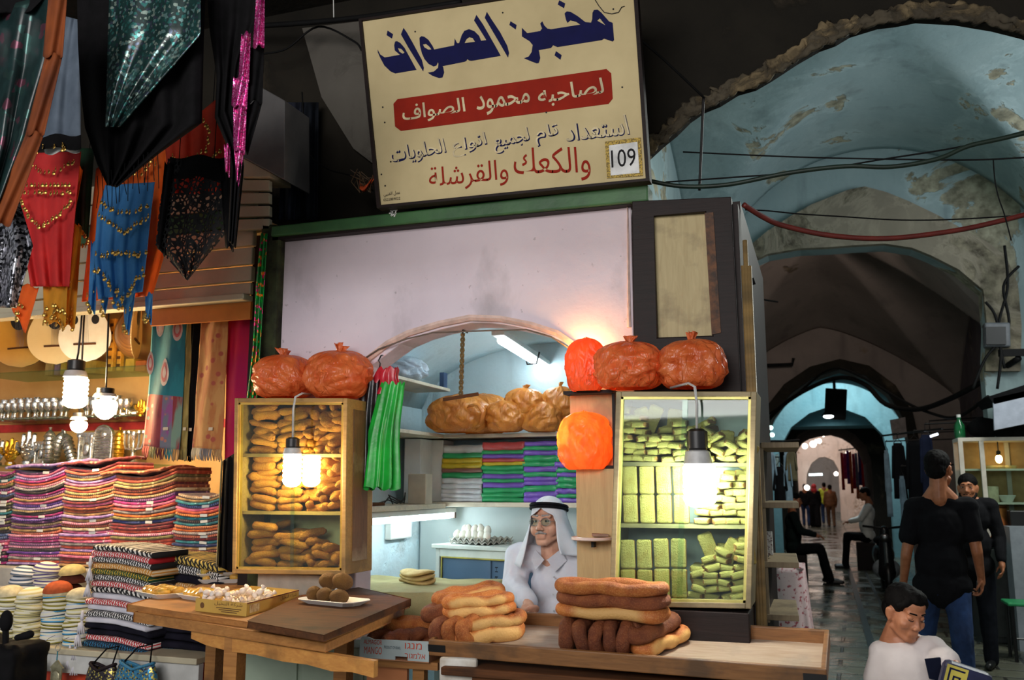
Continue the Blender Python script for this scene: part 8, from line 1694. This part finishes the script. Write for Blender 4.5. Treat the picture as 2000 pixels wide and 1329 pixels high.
p=AY(1958,1055,Yq+.0); t=thing('copper_pot','tall conical copper pot on the stall counter','pot',V((p.x,Yq+.10,zc)));
m=MB(); m.lathe([(.16,.002),(.17,.02),(.165,.06),(.10,.30),(.085,.36),(.095,.38),(.08,.385)],(p.x,Yq+.12,zc),24); m.build('body',M_cop,t,smooth=40); m=MB(); m.tube([(p.x+.12,Yq+.12,zc+.25),(p.x+.2,Yq+.12,zc+.24),(p.x+.2,Yq+.12,zc+.10),(p.x+.15,Yq+.12,zc+.08)],.012,8); m.build('handle',M_cop,t,smooth=True)
m=MB(); p=AY(1994,1000,Yq-.1); m.bbox((p.x-.10,Yq-.25,zc+.001),(p.x+.4,Yq-.05,zc+.34)); m.v=[q for q in m.v]; o=m.build('black_machine',M_black,bevel=.01); o.location.y=Yq+.02; tag(o,'black machine box at the right edge of the stall counter','machine')
m=MB(); p=AY(1990,1100,Yq-.4); m.bbox((p.x-.06,Yq-.42,0),(p.x+.4,Yq-.10,AY(1990,1030,Yq-.4).z)); tag(m.build('white_cabinet',mat('grey_white_enamel',(150,156,164),(136,142,150),rough=.4)),'greyish white cabinet at the right edge beside the counter','cabinet')
# board, speaker, bottle, dark lumps above the stall
m=MB(); m.prism([AY(u,v,10.4) for u,v in ((1939,778),(2070,748),(2070,815),(1942,841))],(0,.04,0)); tag(m.build('white_board',mat('blue_white_board',(176,182,196),(160,166,180),rough=.4,bump=0),bevel=.005),'blank bluish white board hanging above the right stall','board')
m=MB(); m.prism([AY(u,v,10.4) for u,v in ((1930,775),(2070,730),(2070,760),(1942,790))],(0,.8,0)); tag(m.build('dark_awning',M_blk),'dark awning above the white board on the right','awning')
t=thing('floodlight','grey box floodlight with a dark glass on the right pier','lamp',AY(1945,680,11.2)); m=MB(); m.box(AY(1946,656,11.2),(.26,.16,.28),(0,.05,0)); m.build('casing',mat('grey_casing',(96,100,104),(80,84,88),rough=.4),t,bevel=.02); m=MB(); m.box(AY(1945,656,11.1),(.20,.03,.20),(0,.05,0)); m.build('glass',M_black,t); m=MB(); m.bar(AY(1950,690,11.2),AY(2050,688,11.2),.05,.08); m.build('bracket',M_bcab,t)
p=AY(1883,850,10.5); t=thing('green_bottle','clear bottle with green contents standing on the white case','bottle',V((p.x,10.8,zt+.04))); m=MB(); m.lathe([(.05,0),(.055,.02),(.055,.14),(.02,.20),(.02,.23)],(p.x,10.8,zt+.041),14); m.build('body',mat('green_glass',(40,140,80),rough=.1,bump=0,Transmission_Weight=.5),t,smooth=40); m=MB(); m.lathe([(.022,0),(.022,.03)],(p.x,10.8,zt+.27),10); m.build('cap',M_white,t)
for i,(u,v,s) in enumerate(((1925,846,.16),(1965,852,.13),(1990,850,.10))): m=MB(); p=AY(u,v,10.8); m.ell((0,0,s*.7),(s,s*.8,s*.7)); wrinkle(m,.03,9,i); xf(m,Matrix.Translation((p.x,10.85,zt+.04))); tag(m.build('black_bag_bundle',M_blk,smooth=True),'black bundle lying on top of the white case, %s from the left'%ordn(i),'bundle')
q=AY(1817,853,12.6); t=thing('strip_lamp','short pale strip lamp above the coats on the right','lamp',q); m=MB(); m.bar(AY(1802,858,12.6),AY(1832,848,12.6),.05,.03); m.build('tube',emit('dim_strip_glow',(230,240,255),2.2),t); m=MB(); m.tube([q+V((0,0,.01)),q+V((0,0,.2)),V((2.30,12.6,q.z+.25))],.010,5); m.build('wall_arm',M_bcab,t)
for u0,u1,v0,v1,l in ((1738,1768,815,860,'pale paper sheet hanging beside the far arch'),):
    m=MB(); m.prism([AY(u,v,16.85) for u,v in ((u0,v0+6),(u1,v0),(u1+4,v1-6),(u0+6,v1))],(0,.03,0)); tag(m.build('paper_sheet',mat('grey_paper',(150,140,136),bump=0)),l,'sheet')
# green stool
p=AZ(1990,1290,0); sx=p.x; sy=p.y; zs_=AY(1990,1180,sy-.1).z; t=thing('green_stool','green topped stool with dark legs at the right edge','stool',V((sx+.12,sy,0)))
M_gst=mat('green_plastic',(40,150,92),(34,130,80),rough=.4,bump=0); xl=AY(1962,1178,sy).x
m=MB(); m.bbox((xl,sy-.16,zs_-.02),(xl+.42,sy+.2,zs_+.01)); m.build('seat',M_gst,t,bevel=.01)
for x,y in ((xl+.04,sy-.13),(xl+.38,sy-.13),(xl+.04,sy+.17),(xl+.38,sy+.17)): m=MB(); m.tube([(x,y,zs_-.02),(x+(.02 if x>xl+.2 else -.0),y,0)],.016,8); m.build('leg',M_black,t)
m=MB(); m.tube([(xl+.04,sy-.13,zs_*.4),(xl+.38,sy-.13,zs_*.4)],.010,6); m.build('stretcher',M_black,t)
# far lights in the street end
r=random.Random(14)
for i,(u,v,s) in enumerate(((1572,872,.10),(1588,868,.12),(1600,862,.09),(1608,850,.07),(1656,885,.08),(1633,926,.08),(1576,953,.10),(1594,862,.06))):
    m=MB(); m.ell(AY(u,v,34.0+.3*i),(s,s,s),None,10,6); tag(m.build('far_lamp',emit('far_lamp_glow',(255,236,220),5)),'round far lamp glowing at the street end, %s in order of distance'%ordn(i),'lamp','far lamps at the street end')
m=MB(); m.bar(AY(1580,928,43.5),AY(1606,927,43.5),.06,.08); tag(m.build('far_strip_lamp',emit('far_strip_glow',(220,250,255),6)),'far bluish strip lamp inside the last archway','lamp')
